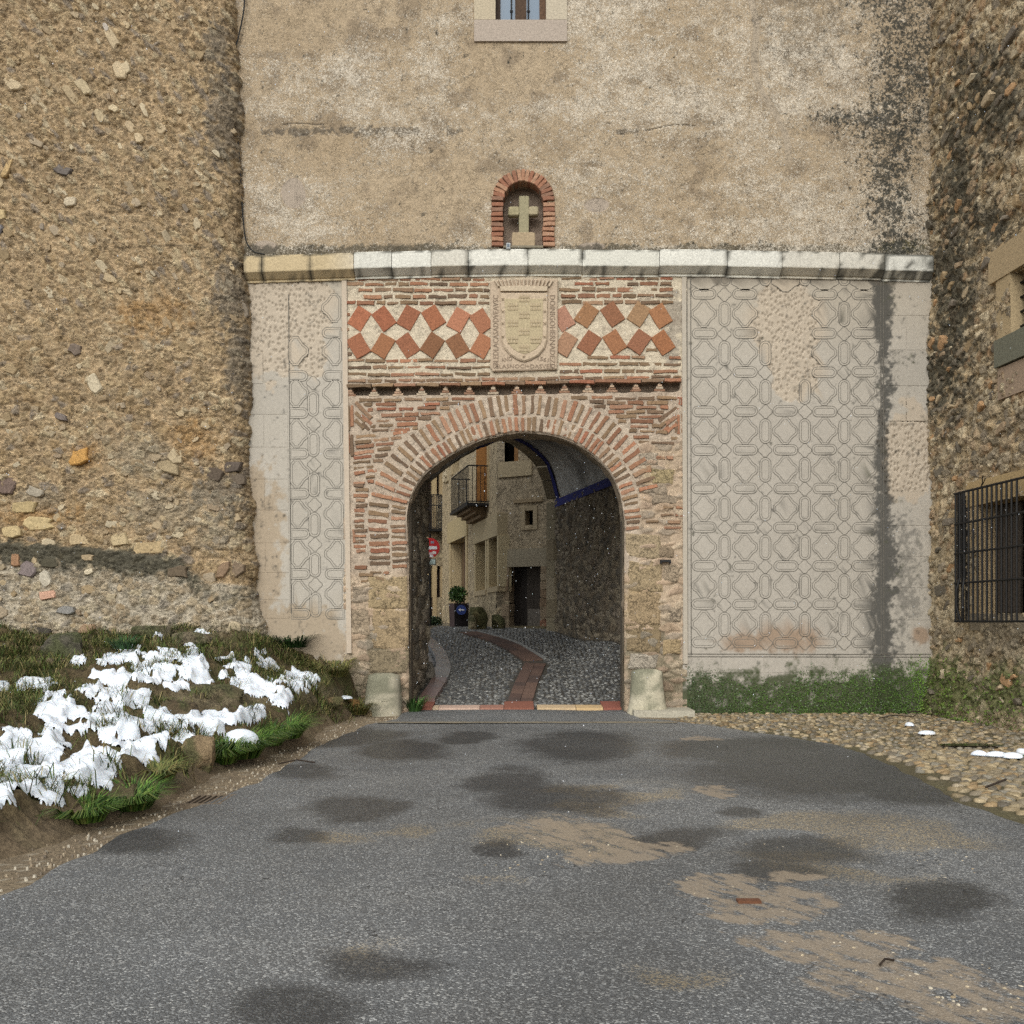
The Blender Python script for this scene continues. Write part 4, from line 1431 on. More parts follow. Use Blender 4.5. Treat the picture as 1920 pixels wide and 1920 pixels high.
def plan_wall(name, pts, z0, z1, step=.03, seed=190, cols=None, mat=None, parent=None, amp=.05, sx=4.5, sz=6.5, side=1, mort=(146, 132, 110)):
    L = resample(np.array(pts, float), step)
    s = np.r_[0, np.cumsum(np.hypot(np.diff(L[:, 0]), np.diff(L[:, 1])))]
    z = np.arange(z0, z1 + step, step)
    S, Z = np.meshgrid(s, z)
    tx = np.gradient(L[:, 0]); ty = np.gradient(L[:, 1]); l_ = np.hypot(tx, ty)
    nx_, ny_ = -ty / l_ * side, tx / l_ * side
    w1 = S + .15 * (fbm(S * 3, Z * 3, seed + 1, 3) - .5); w2 = Z + .15 * (fbm(S * 3, Z * 3, seed + 2, 3) - .5)
    f1, f2, idr = vor(w1 * sx, w2 * sz, seed)
    sh = sm(f2 - f1, .02, .22)
    hgt = amp * sh * (.4 + idr) + amp * .8 * (fbm(S * 9, Z * 9, seed + 3, 4) - .5)
    C = mixc(np.tile(lin(mort), S.shape + (1,)), pal(idr, cols, .25), sh * .85)
    return sheet(name, L[:, 0][None, :] + nx_[None, :] * hgt, L[:, 1][None, :] + ny_[None, :] * hgt, Z, C, mat or m_rubble, parent, flip=(side < 0))


DK = [(134, 120, 98), (112, 102, 86), (150, 134, 108), (124, 108, 86), (100, 92, 80), (160, 146, 122), (140, 126, 108)]
plan_wall('passage_wall', [(2.5, .58), (2.42, 4.0), (1.2, 9.0)], -.1, 4.74, .035, 191, DK, m_rubble, gate, .06, side=1)
plan_wall('passage_wall', [(-1.75, 3.0), (-1.86, 1.8), (-1.93, .58)], -.1, 4.5, .03, 196, DK, m_rubble, gate, .07, 3.2, 3.4, side=1)
plan_wall('passage_wall', [(-2.3, 3.3), (-1.75, 3.0)], -.1, 6.5, .05, 197, [(160, 138, 108), (150, 130, 104)], m_rubble, gate, .03, side=-1)
# returns behind the arch ring
for (x0, x1) in ((1.965, 2.56), (-2.1, -1.8)):
    V, f = box_vf(x0, x1, .32, .60, 0, 4.2); mk('jamb', V, f, m_mortar, gate, lin((96, 86, 72)))
# blue band along the springing and up the far arch
V = []; Fc = []
pl = resample(np.array([(2.5, .6), (2.42, 4.0), (1.2, 9.0)]), .25)
for i, (x, y) in enumerate(pl):
    V += [(x - .075, y, 4.60), (x - .075, y, 4.80)]
Fc = [(2 * i, 2 * i + 2, 2 * i + 3, 2 * i + 1) for i in range(len(pl) - 1)]
n0 = len(V)
inner = G[-1]; inner2 = G[-4]
m_blue = M_plain("blue_limewash", (40, 44, 118), rough=.9, var=.25)
for i in range(NT // 2 + 14):
    for q in (inner[i], inner[i] + (inner2[i] - inner[i]) * .42):
        p = q + np.array((-.03 if i < 8 else 0, 0, -.03)); V.append(tuple(p))
Fc += [(n0 + 2 * i, n0 + 2 * i + 2, n0 + 2 * i + 3, n0 + 2 * i + 1) for i in range(NT // 2 + 13)]
mk('blue_band', V, Fc, m_blue, gate)
# far arch of cut stone
off = np.array((-.27, .13))
ids = np.linspace(0, NT - 1, 20).astype(int)
for k in range(len(ids) - 1):
    a_, b_ = inner[ids[k]], inner[ids[k + 1]]
    g_ = (b_ - a_) * .03
    out = np.array((0, 0, .34)) if k > 1 else np.array((.22, .35, .12))
    P8 = []
    for p in (a_ + g_, b_ - g_):
        P8.append((p, p + np.r_[off, 0]))
    a0, a1 = P8[0]; b0, b1 = P8[1]
    dz = np.array((0, 0, -.04 + random.uniform(-.012, .012)))
    V, f = hull8([a0 + dz, b0 + dz, b1 + dz, a1 + dz, a0 + out, b0 + out, b1 + out, a1 + out])
    mk('arch_stone', V, f, m_stone, gate, lin(random.choice([(170, 154, 122), (160, 146, 118), (176, 160, 130), (150, 138, 112)])))
z = 1.15
while z < 4.72:
    h_ = min(random.uniform(.42, .62), 4.74 - z)
    w_ = random.uniform(.0, .05)
    V, f = hull8([(1.2 - .06 - w_, 9.0 - .02, z + .008), (1.2 + .35, 8.9, z + .008), (1.2 + .35, 9.2, z + .008), (1.2 - .29, 9.13, z + .008),
                  (1.2 - .06 - w_, 9.0 - .02, z + h_ - .008), (1.2 + .35, 8.9, z + h_ - .008), (1.2 + .35, 9.2, z + h_ - .008), (1.2 - .29, 9.13, z + h_ - .008)])
    mk('quoin', V, f, m_stone, gate, lin(random.choice([(150, 138, 112), (142, 128, 102), (160, 146, 120)])))
    z += h_

# ------------------------------------------------------------------ things on the gate
cross = thing('stone_cross', 'weathered stone cross on a block inside the brick niche', 'cross', (fx(981, .12), .12, fz(463)))
def soft_box(name, x0, x1, y0, y1, z0, z1, c, par, b_=.015, mat=None):
    V = []
    for (zz, e) in ((z0, b_), (z0 + b_, 0), ((z0 + z1) / 2, -b_ * .2), (z1 - b_, 0), (z1, b_)):
        for (xx, yy) in ((x0 + e, y0 + e + b_), (x0 + e + b_, y0 + e), (x1 - e - b_, y0 + e), (x1 - e, y0 + e + b_), (x1 - e, y1 - e - b_), (x1 - e - b_, y1 - e), (x0 + e + b_, y1 - e), (x0 + e, y1 - e - b_)):
            j = b_ * .35
            V.append((xx + random.uniform(-j, j), yy + random.uniform(-j, j), zz + random.uniform(-j, j) * .5))
    Fc = [(r_ * 8 + i, r_ * 8 + (i + 1) % 8, (r_ + 1) * 8 + (i + 1) % 8, (r_ + 1) * 8 + i) for r_ in range(4) for i in range(8)]
    Fc += [tuple(range(7, -1, -1)), tuple(range(32, 40))]
    return mk(name, V, Fc, mat or m_stone, par, lin(c))
CR = (152, 142, 110)
soft_box('block', fx(960), fx(1003), .02, .26, fz(464.5), fz(434), (168, 146, 114), cross)
soft_box('shaft', fx(973), fx(992), .06, .2, fz(435), fz(364), CR, cross, .012)
soft_box('arm', fx(953), fx(974), .05, .19, fz(402), fz(384), (160, 148, 112), cross, .02)
soft_box('arm', fx(991), fx(1010), .05, .19, fz(401), fz(384), (164, 150, 118), cross, .02)
jb = thing('junction_box', 'tiny grey electrical box on the cornice below the stone cross', 'electrical box', (fx(952, -.18), -.18, fz(466, -.18)))
soft_box('housing', fx(949, -.2), fx(957, -.2), -.23, -.15, fz(468, -.2), fz(456, -.2), (150, 152, 150), jb, .008, m_paint)
V, f = box_vf(fx(951, -.2), fx(955, -.2), -.236, -.229, fz(464, -.2), fz(459, -.2)); mk('socket', V, f, m_paint, jb, lin((60, 80, 96)))

# plaque with the arms
plq = thing('stone_plaque', 'carved stone plaque with crowned shield and lettered border above the archway', 'plaque', (fx(984), -.02, fz(697)))
poly = [(fx(920), fz(690)), (fx(924), fz(698)), (fx(950), fz(697)), (fx(1000), fz(696)), (fx(1044), fz(694)), (fx(1046), fz(640)), (fx(1045), fz(580)), (fx(1046), fz(526)), (fx(1020), fz(524)), (fx(935), fz(527)), (fx(919), fz(530)), (fx(920), fz(600))]
V, f = slab_vf(poly, .07, .05, .012, .02)
mk('slab', FACADE(V), f, m_stone, plq, lin((186, 164, 138)))
SHC = [(937, 552), (940, 640), (945, 655), (956, 668), (970, 677), (983, 681), (996, 677), (1010, 669), (1021, 656), (1026, 640), (1027, 552)]
def shield_poly(k, cx=982, cy=612):
    return [(fx(cx + (x - cx) * k), fz(cy + (y - cy) * k)) for x, y in SHC]
V, f = slab_vf(shield_poly(1.0), .115, .0, .02, .025)
shd = mk('shield', FACADE(V), f, m_stone, plq, lin((190, 168, 140)))
V, f = slab_vf(shield_poly(.80), .122, .0, .004)
mk('shield_field', FACADE(V), f, m_stone, shd, lin((180, 162, 126)))
for r_ in range(7):
    for c3 in range(3):
        x0 = 952 + c3 * 21; y0 = 556 + r_ * 15.5
        if (r_ + c3) % 2 == 0 or r_ > 5 and c3 != 1: continue
        acc = Acc()
        for q in range(2):
            V, f = box_vf(fx(x0), fx(x0 + 19.5), -.13, -.11, fz(y0 + 7 + q * 7), fz(y0 + 5 + q * 7)); acc.add(V, f, lin((172, 152, 118)))
            for tq in range(4):
                V, f = box_vf(fx(x0 + 1 + tq * 5), fx(x0 + 3.4 + tq * 5), -.132, -.11, fz(y0 + 5 + q * 7), fz(y0 + .8 + q * 7)); acc.add(V, f, lin((184, 164, 132)))
        acc.build('vair_block', m_stone, shd)
for (x, y) in ((943, 565), (943, 588), (943, 610), (943, 635), (1021, 565), (1021, 588), (1021, 610), (1021, 635), (982, 672)):
    for an in (45, -45):
        poly = brick_poly(fx(x), fz(y), .06, .012, R(an), .001, 1)
        V, f = slab_vf(poly, .127, .0, .003); mk('saltire', FACADE(V), f, m_stone, shd, lin((168, 146, 118)))
crown = mk('crown', *((lambda vf: (FACADE(vf[0]), vf[1]))(slab_vf([(fx(938), fz(550)), (fx(1026), fz(550)), (fx(1027), fz(541)), (fx(982), fz(539)), (fx(937), fz(541))], .13, 0, .015))), m_stone, plq, lin((192, 172, 144)))
for k in range(15):
    u = (k - 7) / 7.0
    x = 982 + u * 50; an = R(90 - u * 32)
    poly = brick_poly(fx(x), fz(533 + abs(u) * 2), .135, .032, an, .004, 2)
    V, f = slab_vf(poly, .115 + .012 * (k % 2), 0, .01); mk('crown_ray', FACADE(V), f, m_stone, crown, lin((188, 168, 142)))


def letters(txt, px, py, size, rot, width, parent, y=-.073, mat=None, name='inscription', ext=.006):
    cu = bpy.data.curves.new(name, 'FONT')
    cu.body = txt
    cu.size = size
    cu.extrude = ext
    cu.align_x = 'CENTER'; cu.align_y = 'CENTER'
    cu.resolution_u = 2
    o = bpy.data.objects.new(name, cu)
    COL.objects.link(o)
    cu.materials.append(mat)
    bpy.context.view_layer.update()
    w = max(o.dimensions.x, 1e-4)
    me = bpy.data.meshes.new_from_object(o.evaluated_get(bpy.context.evaluated_depsgraph_get()))
    bpy.data.objects.remove(o)
    o = bpy.data.objects.new(name, me)
    COL.objects.link(o)
    p = Vector((fx(px), y, fz(py)))
    o.parent = parent
    o.location = p - WLOC[parent.name]
    o.rotation_euler = (R(90), R(-rot), 0)
    o.scale = (width / w, 1, 1)
    return o


m_letter = M_plain("carved_letter", (146, 126, 106), rough=.95, spec=.1)
letters("SBLEDLACASADDVEAVSC", 930, 624, .135, 90, 1.28, plq, mat=m_letter)
letters("DOINIGOHERNADEZD", 1035, 624, .135, -90, 1.28, plq, mat=m_letter)
letters("ANO", 950, 676, .10, 10, .19, plq, mat=m_letter)
letters("1561", 1018, 676, .10, -10, .19, plq, mat=m_letter)
letters("ELASNOCI+DASVER", 983, 689, .10, 0, 1.0, plq, mat=m_letter)

# cable down the left edge
cab = catmull([(458, -60), (458, 10), (447, 70), (436, 110), (437, 160), (446, 260), (451, 330), (455, 400), (459, 440), (464, 458), (476, 472), (496, 477)], 6)
V, f = tube_vf([W(x, y, -.06 if y < 455 else -.12) for x, y in cab], .013, 6)
tag(mk('cable', V, f, m_rubber), 'thin black cable running down the left edge of the plastered upper wall', 'cable')

# guard stones either side of the arch
def guard(name, label, px, q0, q1, r0, r1, y, col, slab=None):
    g = thing(name, label, 'guard stone', (fx(px, y), y, 0), group='guard stones flanking the archway')
    n, m_ = 20, 12
    z0, z1 = -.04, fz(q0, y)
    V = []
    for k in range(m_ + 1):
        t = k / m_
        z = z0 + (z1 - z0) * t
        r_ = r0 + (r1 - r0) * t ** .8
        if k == m_: r_ *= .55
        if k == m_ - 1: z = z1 - .05 * (z1 - z0); r_ *= .97
        for i in range(n):
            a_ = 2 * math.pi * i / n
            w_ = 1 + .09 * (vnoise(np.array(math.cos(a_) * 2 + t * 3), np.array(math.sin(a_) * 2 + px), 201) - .5) * 2
            sq = (abs(math.cos(a_)) ** 3 + abs(math.sin(a_)) ** 3) ** (-1 / 3)
            V.append((fx(px, y) + r_ * w_ * math.cos(a_) * sq, y + .8 * r_ * w_ * math.sin(a_) * sq, z))
    Fc = [(k * n + i, k * n + (i + 1) % n, (k + 1) * n + (i + 1) % n, (k + 1) * n + i) for k in range(m_) for i in range(n)]
    Fc.append(tuple(m_ * n + i for i in range(n)))
    V = np.array(V)
    nz = fbm(V[:, 0] * 5 + V[:, 1] * 4, V[:, 2] * 5, 203, 4)
    C = mixc(np.tile(lin(col), (len(V), 1)), lin((96, 98, 76)), sm(nz + .25 * (V[:, 2] > z1 * .55), .5, .75) * .7)
    mk('post', V, Fc, m_stone, g, C, smooth=True)
    if slab:
        V, f = box_vf(*slab); mk('footing', V, f, m_stone, g, lin((176, 168, 148)))
guard('guard_stone', 'tapered stone guard post against the left jamb beside the grassy bank', 719, 1262, 1345, .33, .27, -.22, (178, 168, 144))
guard('guard_stone', 'tapered stone guard post on a flat footing beside the right jamb', 1213, 1254, 1345, .36, .25, -.24, (186, 176, 150), (fx(1180), fx(1290), -.68, -.02, -.03, .09))

# ------------------------------------------------------------------ left tower of rubble
tower = thing('tower', 'massive rubble stone tower wall rising from the snowy bank', 'tower', (-7, -.4, 1.2))
TEDGE = np.array([(0, 500), (150, 452), (300, 452), (470, 456), (600, 470), (900, 470), (1000, 474), (1100, 480), (1160, 492), (1260, 520)], float)   # py, px
st = .021
zc = np.arange(.55, 12.75, st)
uc = np.r_[np.linspace(0, .93, 250), np.linspace(.9335, 1, 34)]
Zt = np.repeat(zc[:, None], len(uc), 1)
pyt = HZ - (Zt - 1.6) * 106.667
XE = fx(np.interp(pyt, TEDGE[:, 0], TEDGE[:, 1], left=None))
XE = np.where(pyt < 150, fx(452 - (150 - pyt) * .08), XE) + .09 * (fbm(Zt * 2.2, Zt * 0 + 1, 211, 4) - .5) * 2
XL = -10.6
Xt = XL + uc[None, :] * (XE - XL)
eR = XE - Xt
Yt = -.36 + .42 * (1 - np.sqrt(np.clip(1 - (1 - np.clip(eR / .42, 0, 1)) ** 2, 0, 1)))
Yt = Yt + .10 * (fbm(Xt * .6, Zt * .6, 212, 3) - .5)


def tower_field(X, Z):
    px = 960 + X * 106.667; py = HZ - (Z - 1.6) * 106.667
    a_ = R(-52)
    wx = X + .16 * (fbm(X * 2.4, Z * 2.4, 213, 3) - .5); wz = Z + .16 * (fbm(X * 2.4, Z * 2.4, 214, 3) - .5)
    u = wx * math.cos(a_) + wz * math.sin(a_); v = -wx * math.sin(a_) + wz * math.cos(a_)
    f1, f2, i1 = vor(u * 5.0, v * 10.5, 215)
    g1, g2, i2 = vor(wx * 6.0, wz * 7.5, 216)
    w = sm(py, 520, 760)
    fine1, fine2, i3 = vor(u * 15, v * 22, 217)
    s1 = sm(f2 - f1, .03, .25) * (i1 > .42); s2 = sm(g2 - g1, .02, .22) * (i2 > .30)
    s3 = sm(fine2 - fine1, .05, .3) * (i3 > .4)
    sh = s1 * (1 - w) + s2 * w
    idr = np.where(w > .5, i2, i1)
    n = fbm(X * 3, Z * 3, 218, 4); nf = fbm(X * 11, Z * 11, 219, 5, .65)
    mort = mixc(lin((164, 138, 102)), lin((190, 162, 122)), n)
    scol = pal((idr * 7.3) % 1.0, [(170, 146, 108), (184, 164, 126), (156, 134, 102), (150, 128, 96), (178, 152, 112), (132, 120, 106), (164, 138, 98), (190, 172, 138), (148, 122, 84)], .2)
    c = mixc(mort, scol, sh * .8)
    c = mixc(c, pal((i3 * 5.1) % 1.0, [(176, 154, 118), (140, 116, 84), (188, 166, 130), (126, 108, 84)], .2), s3 * .5 * (1 - sh * .6))
    c = mixc(c, lin((110, 86, 58)), sm(nf, .60, .75) * .55)
    hgt = .046 * sh * (.3 + .7 * ((idr * 3.7) % 1.0)) + .026 * s3 + .06 * (nf - .5)
    # grey, dark and ochre tones
    big = fbm(X * .7, Z * .7, 221, 4)
    rt = ell(px, py, [(430, 230, 46, 130), (440, 560, 46, 90), (420, 930, 60, 60), (455, 680, 30, 120), (415, 100, 30, 60)])
    c = mixc(c, lin((112, 104, 92)), sm(rt + (nf - .5) * 1.6, .05, .6) * .65)
    och = ell(px, py, [(370, 830, 75, 60), (180, 860, 60, 40), (300, 600, 90, 60), (90, 970, 120, 40)])
    c = mixc(c, lin((170, 126, 66)), sm(och + (nf - .5) * 1.4, .1, .8) * .5)
    gry = ell(px, py, [(280, 860, 90, 60), (330, 960, 130, 60), (420, 1000, 60, 50), (90, 940, 70, 30)])
    c = mixc(c, lin((150, 138, 116)), sm(gry + (nf - .5) * 1.2, .05, .7) * .55)
    c = c * 1.1
    # plinth under a mossy ledge
    lz = np.interp(px, (-200, 0, 180, 350, 400, 480, 560), (1008, 1018, 1030, 1048, 1092, 1100, 1160))
    pl_ = sm(py - lz + 8 * (nf - .5), -4, 5)
    pale = mixc(lin((172, 158, 134)), lin((204, 192, 170)), nf)
    pale = mixc(pale, scol, s2 * .55)
    c = mixc(c, pale, pl_ * .85)
    ms = sm(1.15 * np.exp(-((py - lz - 16) / 24.0) ** 2) * sm(px, 430, 350) + (nf - .5) * 1.3, .40, .85)
    c = mixc(c, lin((62, 60, 44)), ms * .85)
    drip = sm(nf + .30 * sm(py - lz, 80, 10) * pl_ - .1 * (px > 300), .58, .78) * pl_
    c = mixc(c, lin((94, 88, 72)), drip * .6)
    joint = (np.abs(py - 477 - 2 * np.sin(px / 31.0)) < 1.2) & (px > 235)
    c = mixc(c, lin((84, 72, 56)), joint * .5)
    return c, hgt, pl_


c_, h_, pl_ = tower_field(Xt, Zt)
fade = sm(eR, 0, .1)
sheet('rubble_core', Xt + .6 * h_ * (1 - sm(eR, 0, .3)), Yt - h_ * 1.0 - .20 * pl_ * sm(eR, 0, .5), Zt, c_, m_tower, tower)
V, f = box_vf(-10.6, -4.95, .1, 2.9, 0, 12.7); mk('wall_core', V, f, m_rubble, tower, lin((130, 108, 80)))


def tower_y(x, z):
    xe = float(XE[min(len(zc) - 1, max(0, int((z - .55) / st))), 0])
    e = xe - x
    y = -.36 + .42 * (1 - math.sqrt(max(0, 1 - (1 - min(max(e / .42, 0), 1)) ** 2)))
    c, h1, p1 = tower_field(np.array([x]), np.array([z]))
    y += .10 * (float(fbm(np.array(x * .6), np.array(z * .6), 212, 3)) - .5)
    return y - .20 * float(p1[0]) * float(sm(e, 0, .5)), e


placed = []
cand = [(225, 95, 20, 48, (188, 166, 130), -60), (240, 155, 22, 44, (190, 168, 132), -62), (252, 150, 18, 30, (196, 176, 140), -60), (175, 185, 20, 48, (180, 160, 124), -50), (215, 75, 11, 18, (176, 164, 150), -60),
        (165, 862, 40, 30, (176, 130, 62), 10), (30, 918, 50, 36, (116, 96, 84), -8), (85, 928, 40, 22, (164, 152, 132), -10), (130, 788, 30, 13, (116, 104, 96), -25), (160, 668, 24, 20, (122, 106, 92), -20), (136, 338, 34, 20, (116, 106, 98), -15),
        (195, 730, 30, 40, (188, 172, 142), -60), (415, 895, 36, 26, (98, 84, 70), -5), (445, 880, 34, 24, (92, 80, 70), 0), (455, 905, 30, 24, (110, 96, 80), 0), (330, 880, 46, 26, (160, 140, 106), -30), (345, 862, 30, 26, (176, 156, 122), -40),
        (65, 955, 48, 24, (184, 160, 112), 0), (90, 985, 60, 24, (190, 166, 118), 0), (40, 1000, 46, 24, (186, 162, 116), 0), (290, 1030, 60, 30, (188, 162, 118), 0), (165, 1015, 44, 24, (184, 160, 120), 0), (240, 1015, 40, 26, (180, 158, 118), 0),
        (60, 1055, 18, 26, (150, 112, 80), -80), (82, 1072, 34, 28, (122, 108, 104), -20), (125, 1060, 36, 20, (80, 74, 58), 0), (115, 1090, 26, 32, (196, 184, 162), -70), (118, 1118, 32, 18, (190, 146, 120), 10), (150, 1145, 34, 18, (126, 122, 116), -5),
        (355, 1075, 40, 24, (112, 96, 76), 0), (405, 1085, 30, 26, (150, 134, 110), 0), (430, 1070, 22, 34, (138, 112, 86), 70), (455, 1070, 24, 30, (130, 110, 88), 60), (110, 1185, 34, 22, (70, 64, 56), 0), (190, 1178, 40, 20, (150, 122, 94), 0), (25, 1190, 46, 30, (140, 116, 92), 20),
        (190, 1050, 24, 12, (180, 156, 120), 0), (192, 1075, 22, 12, (196, 180, 150), 5), (20, 420, 30, 26, (186, 162, 116), 0), (12, 445, 30, 24, (118, 112, 110), 0), (150, 395, 24, 18, (196, 178, 148), 0), (35, 335, 16, 44, (178, 148, 100), 75),
        (205, 240, 18, 30, (180, 160, 124), -55), (150, 200, 18, 40, (176, 154, 118), -55), (45, 180, 40, 22, (190, 168, 132), -40), (230, 225, 20, 14, (186, 166, 130), -30), (275, 278, 20, 16, (186, 164, 128), -70)]
for (px, py, w_, h2, c_, an) in cand:
    placed.append((fx(px), fz(py), w_ / 2 / 106.667, h2 / 2 / 106.667, lin(c_), R(an) if w_ >= h2 else R(an + 90), .04))
tries = 0
while len(placed) < 296 and tries < 9000:
    tries += 1
    px = random.uniform(0, 462); py = random.uniform(-4, 1190)
    up = py < 620
    s_ = random.choice((.045, .05, .055, .06, .075, .09, .11))
    if 560 < py < 760 and random.random() < .6: continue
    x, z = fx(px), fz(py)
    if any((x - q[0]) ** 2 + (z - q[1]) ** 2 < (max(q[2], q[3]) * .8 + s_ * 1.1) ** 2 for q in placed): continue
    asp = random.uniform(.4, .65) if up else random.uniform(.55, .9)
    an = R(random.gauss(-52, 16)) if up else R(random.gauss(-12, 30))
    cc = lin(random.choice([(174, 152, 118), (182, 164, 132), (160, 140, 110), (152, 130, 98), (176, 154, 118), (164, 140, 104), (186, 170, 140), (148, 126, 92), (144, 124, 98), (156, 138, 112), (168, 150, 120), (136, 122, 104)]))
    placed.append((x, z, s_ * 1.25, s_ * asp * 1.25, cc, an, random.uniform(.004, .02)))
for (x, z, rx, rz, cc, an, hh) in placed:
    y, e = tower_y(x, z)
    V, f = lump_vf(rx, rz, an, hh + .014, 9, .05, .26, .8)
    fr = frame_plane((x, y - .012, z), (1, 0, 0), (0, 0, 1), (0, -1, 0))
    mk('stone', fr(V), f, m_fieldstone, tower, cc * random.uniform(.9, 1.1))

# ------------------------------------------------------------------ building on the right
rwall = thing('side_building', 'old rubble stone building wall with barred windows along the square', 'building', (7.6, -3, 0))
RD = np.array((.0827, -.9966))     # along the wall towards the camera
RNv = np.array((-.9966, -.0827))   # out of the wall
RO = np.array((7.37, .0))


def rw_pt(s, out=0.0):
    return RO + RD * s + RNv * out


def rw_frame(s, z, out=0.0):
    p = rw_pt(s, out)
    return frame_plane((p[0], p[1], z), (RD[0], RD[1], 0), (0, 0, 1), (RNv[0], RNv[1], 0))


def px_of(s, z):
    p = RO + s[..., None] * RD if isinstance(s, np.ndarray) else rw_pt(s)
    d = 18 + p[..., 1]
    return 960 + p[..., 0] * F / d, HZ - (z - 1.6) * F / d


ss = np.arange(-.15, 6.2, .024); zz = np.arange(-.05, 12.75, .024)
S, Z = np.meshgrid(ss, zz)
w1 = S + .14 * (fbm(S * 3, Z * 3, 231, 3) - .5); w2 = Z + .14 * (fbm(S * 3, Z * 3, 232, 3) - .5)
a_ = R(25)
u = w1 * math.cos(a_) + w2 * math.sin(a_); v = -w1 * math.sin(a_) + w2 * math.cos(a_)
f1, f2, idr = vor(u * 5.2, v * 7.5, 233)
g1, g2, i2 = vor(u * 13, v * 17, 234)
nf = fbm(S * 9, Z * 9, 235, 5, .65); n = fbm(S * 2, Z * 2, 236, 4)
sh = sm(f2 - f1, .02, .2) * (idr > .25); s3 = sm(g2 - g1, .05, .3) * (i2 > .4)
c = mixc(lin((150, 130, 98)), lin((178, 156, 120)), n)
c = mixc(c, pal((idr * 7.7) % 1, [(176, 154, 120), (150, 134, 110), (132, 118, 96), (166, 140, 102), (188, 170, 138), (120, 108, 92), (158, 134, 104), (150, 118, 84)], .25), sh * .85)
c = mixc(c, pal((i2 * 5.3) % 1, [(180, 162, 128), (128, 114, 90), (112, 100, 82), (190, 172, 140)], .2), s3 * .45)
PXr, PYr = px_of(S, Z)
dk = ell(PXr, PYr, [(1790, 560, 60, 260), (1800, 330, 50, 160), (1770, 700, 50, 120), (1860, 420, 60, 60), (1850, 200, 90, 150)])
c = mixc(c, lin((58, 57, 47)), sm(dk * 1.1 + (nf - .5) * 2.6, .1, .7) * .85)
c = mixc(c, lin((110, 96, 76)), sm(nf, .6, .76) * .5)
c = mixc(c, lin((172, 154, 122)), sm(PYr, 960, 1060) * .35)
gm = ell(PXr, PYr, [(1760, 1280, 70, 70), (1800, 1300, 110, 60), (1900, 1290, 80, 60)])
c = mixc(c, lin((72, 82, 34)), sm(gm + (nf - .5) * 1.5, .0, .6) * .8)
cl = ell(PXr, PYr, [(1900, 1200, 90, 50)])
c = mixc(c, lin((96, 88, 74)), sm(cl + (nf - .5) * 1.4, .2, .8) * .5)
hgt = .06 * sh * (.35 + .65 * ((idr * 3.3) % 1)) + .02 * s3 + .06 * (nf - .5) + .12 * (fbm(S * .8, Z * .8, 238, 3) - .5) + .12 * sm(Z, .9, .0)
c = c * 1.42
# openings: two windows
OP = [(1.62, 2.95, 1.72, 3.45), (2.55, 3.75, 5.95, 6.85)]
cs = S[:-1, :-1] + .012; cz = Z[:-1, :-1] + .012
keep = np.ones(cs.shape, bool)
for (s0, s1, z0, z1) in OP:
    keep &= ~((cs > s0) & (cs < s1) & (cz > z0) & (cz < z1))
Pxy = RO[None, None, :] + S[..., None] * RD + hgt[..., None] * RNv
sheet('rubble_core', Pxy[..., 0], Pxy[..., 1], Z, c, m_rubble, rwall, keep, flip=False)
V, f = hull8([(*rw_pt(0, -.55), 0), (*rw_pt(6.2, -.55), 0), (*rw_pt(6.2, -3), 0), (*rw_pt(0, -3), 0), (*rw_pt(0, -.55), 13.4), (*rw_pt(6.2, -.55), 13.4), (*rw_pt(6.2, -3), 13.4), (*rw_pt(0, -3), 13.4)])
mk('wall_core', V, f, m_rubble, rwall, lin((120, 104, 82)))


def rw_box(name, s0, s1, o0, o1, z0, z1, mat, c, parent, j=.01):
    V = []
    for z in (z0, z1):
        for (s, o_) in ((s0, o1), (s1, o1), (s1, o0), (s0, o0)):
            p = rw_pt(s + random.uniform(-j, j), o_ + random.uniform(-j, j)); V.append((p[0], p[1], z + random.uniform(-j, j)))
    V, f = hull8(V)
    return mk(name, V, f, mat, parent, None if c is None else lin(c))


# stones of the side wall that can be picked out
n_st = 0; placed = []; tries = 0
while n_st < 285 and tries < 12000:
    tries += 1
    s = random.uniform(.02, 3.7); z = random.uniform(.35, 12.4)
    pxq, pyq = px_of(s, z)
    if pxq > 1935: continue
    r_ = random.choice((.05, .06, .07, .085, .1, .13))
    if any(s0 - .3 < s < s1 + .2 and z0 - .5 < z < z1 + .5 for (s0, s1, z0, z1) in OP): continue
    if any((s - q[0]) ** 2 + (z - q[1]) ** 2 < (q[2] * .75 + r_) ** 2 for q in placed): continue
    placed.append((s, z, r_)); n_st += 1
    i, k = min(len(zz) - 1, int((z + .05) / .024)), min(len(ss) - 1, int((s + .15) / .024))
    V, f = lump_vf(r_ * 1.25, r_ * random.uniform(.5, .85), R(random.gauss(22, 25)), random.uniform(.02, .05), 9, .06, .26, .75)
    cc = lin(random.choice([(176, 154, 120), (150, 134, 110), (136, 122, 100), (166, 140, 102), (188, 170, 138), (124, 112, 96), (158, 134, 104), (110, 100, 84), (180, 140, 96)])) * random.uniform(.85, 1.1)
    mk('stone', rw_frame(s, z, float(hgt[i, k]) - .015)(V), f, m_fieldstone, rwall, cc)

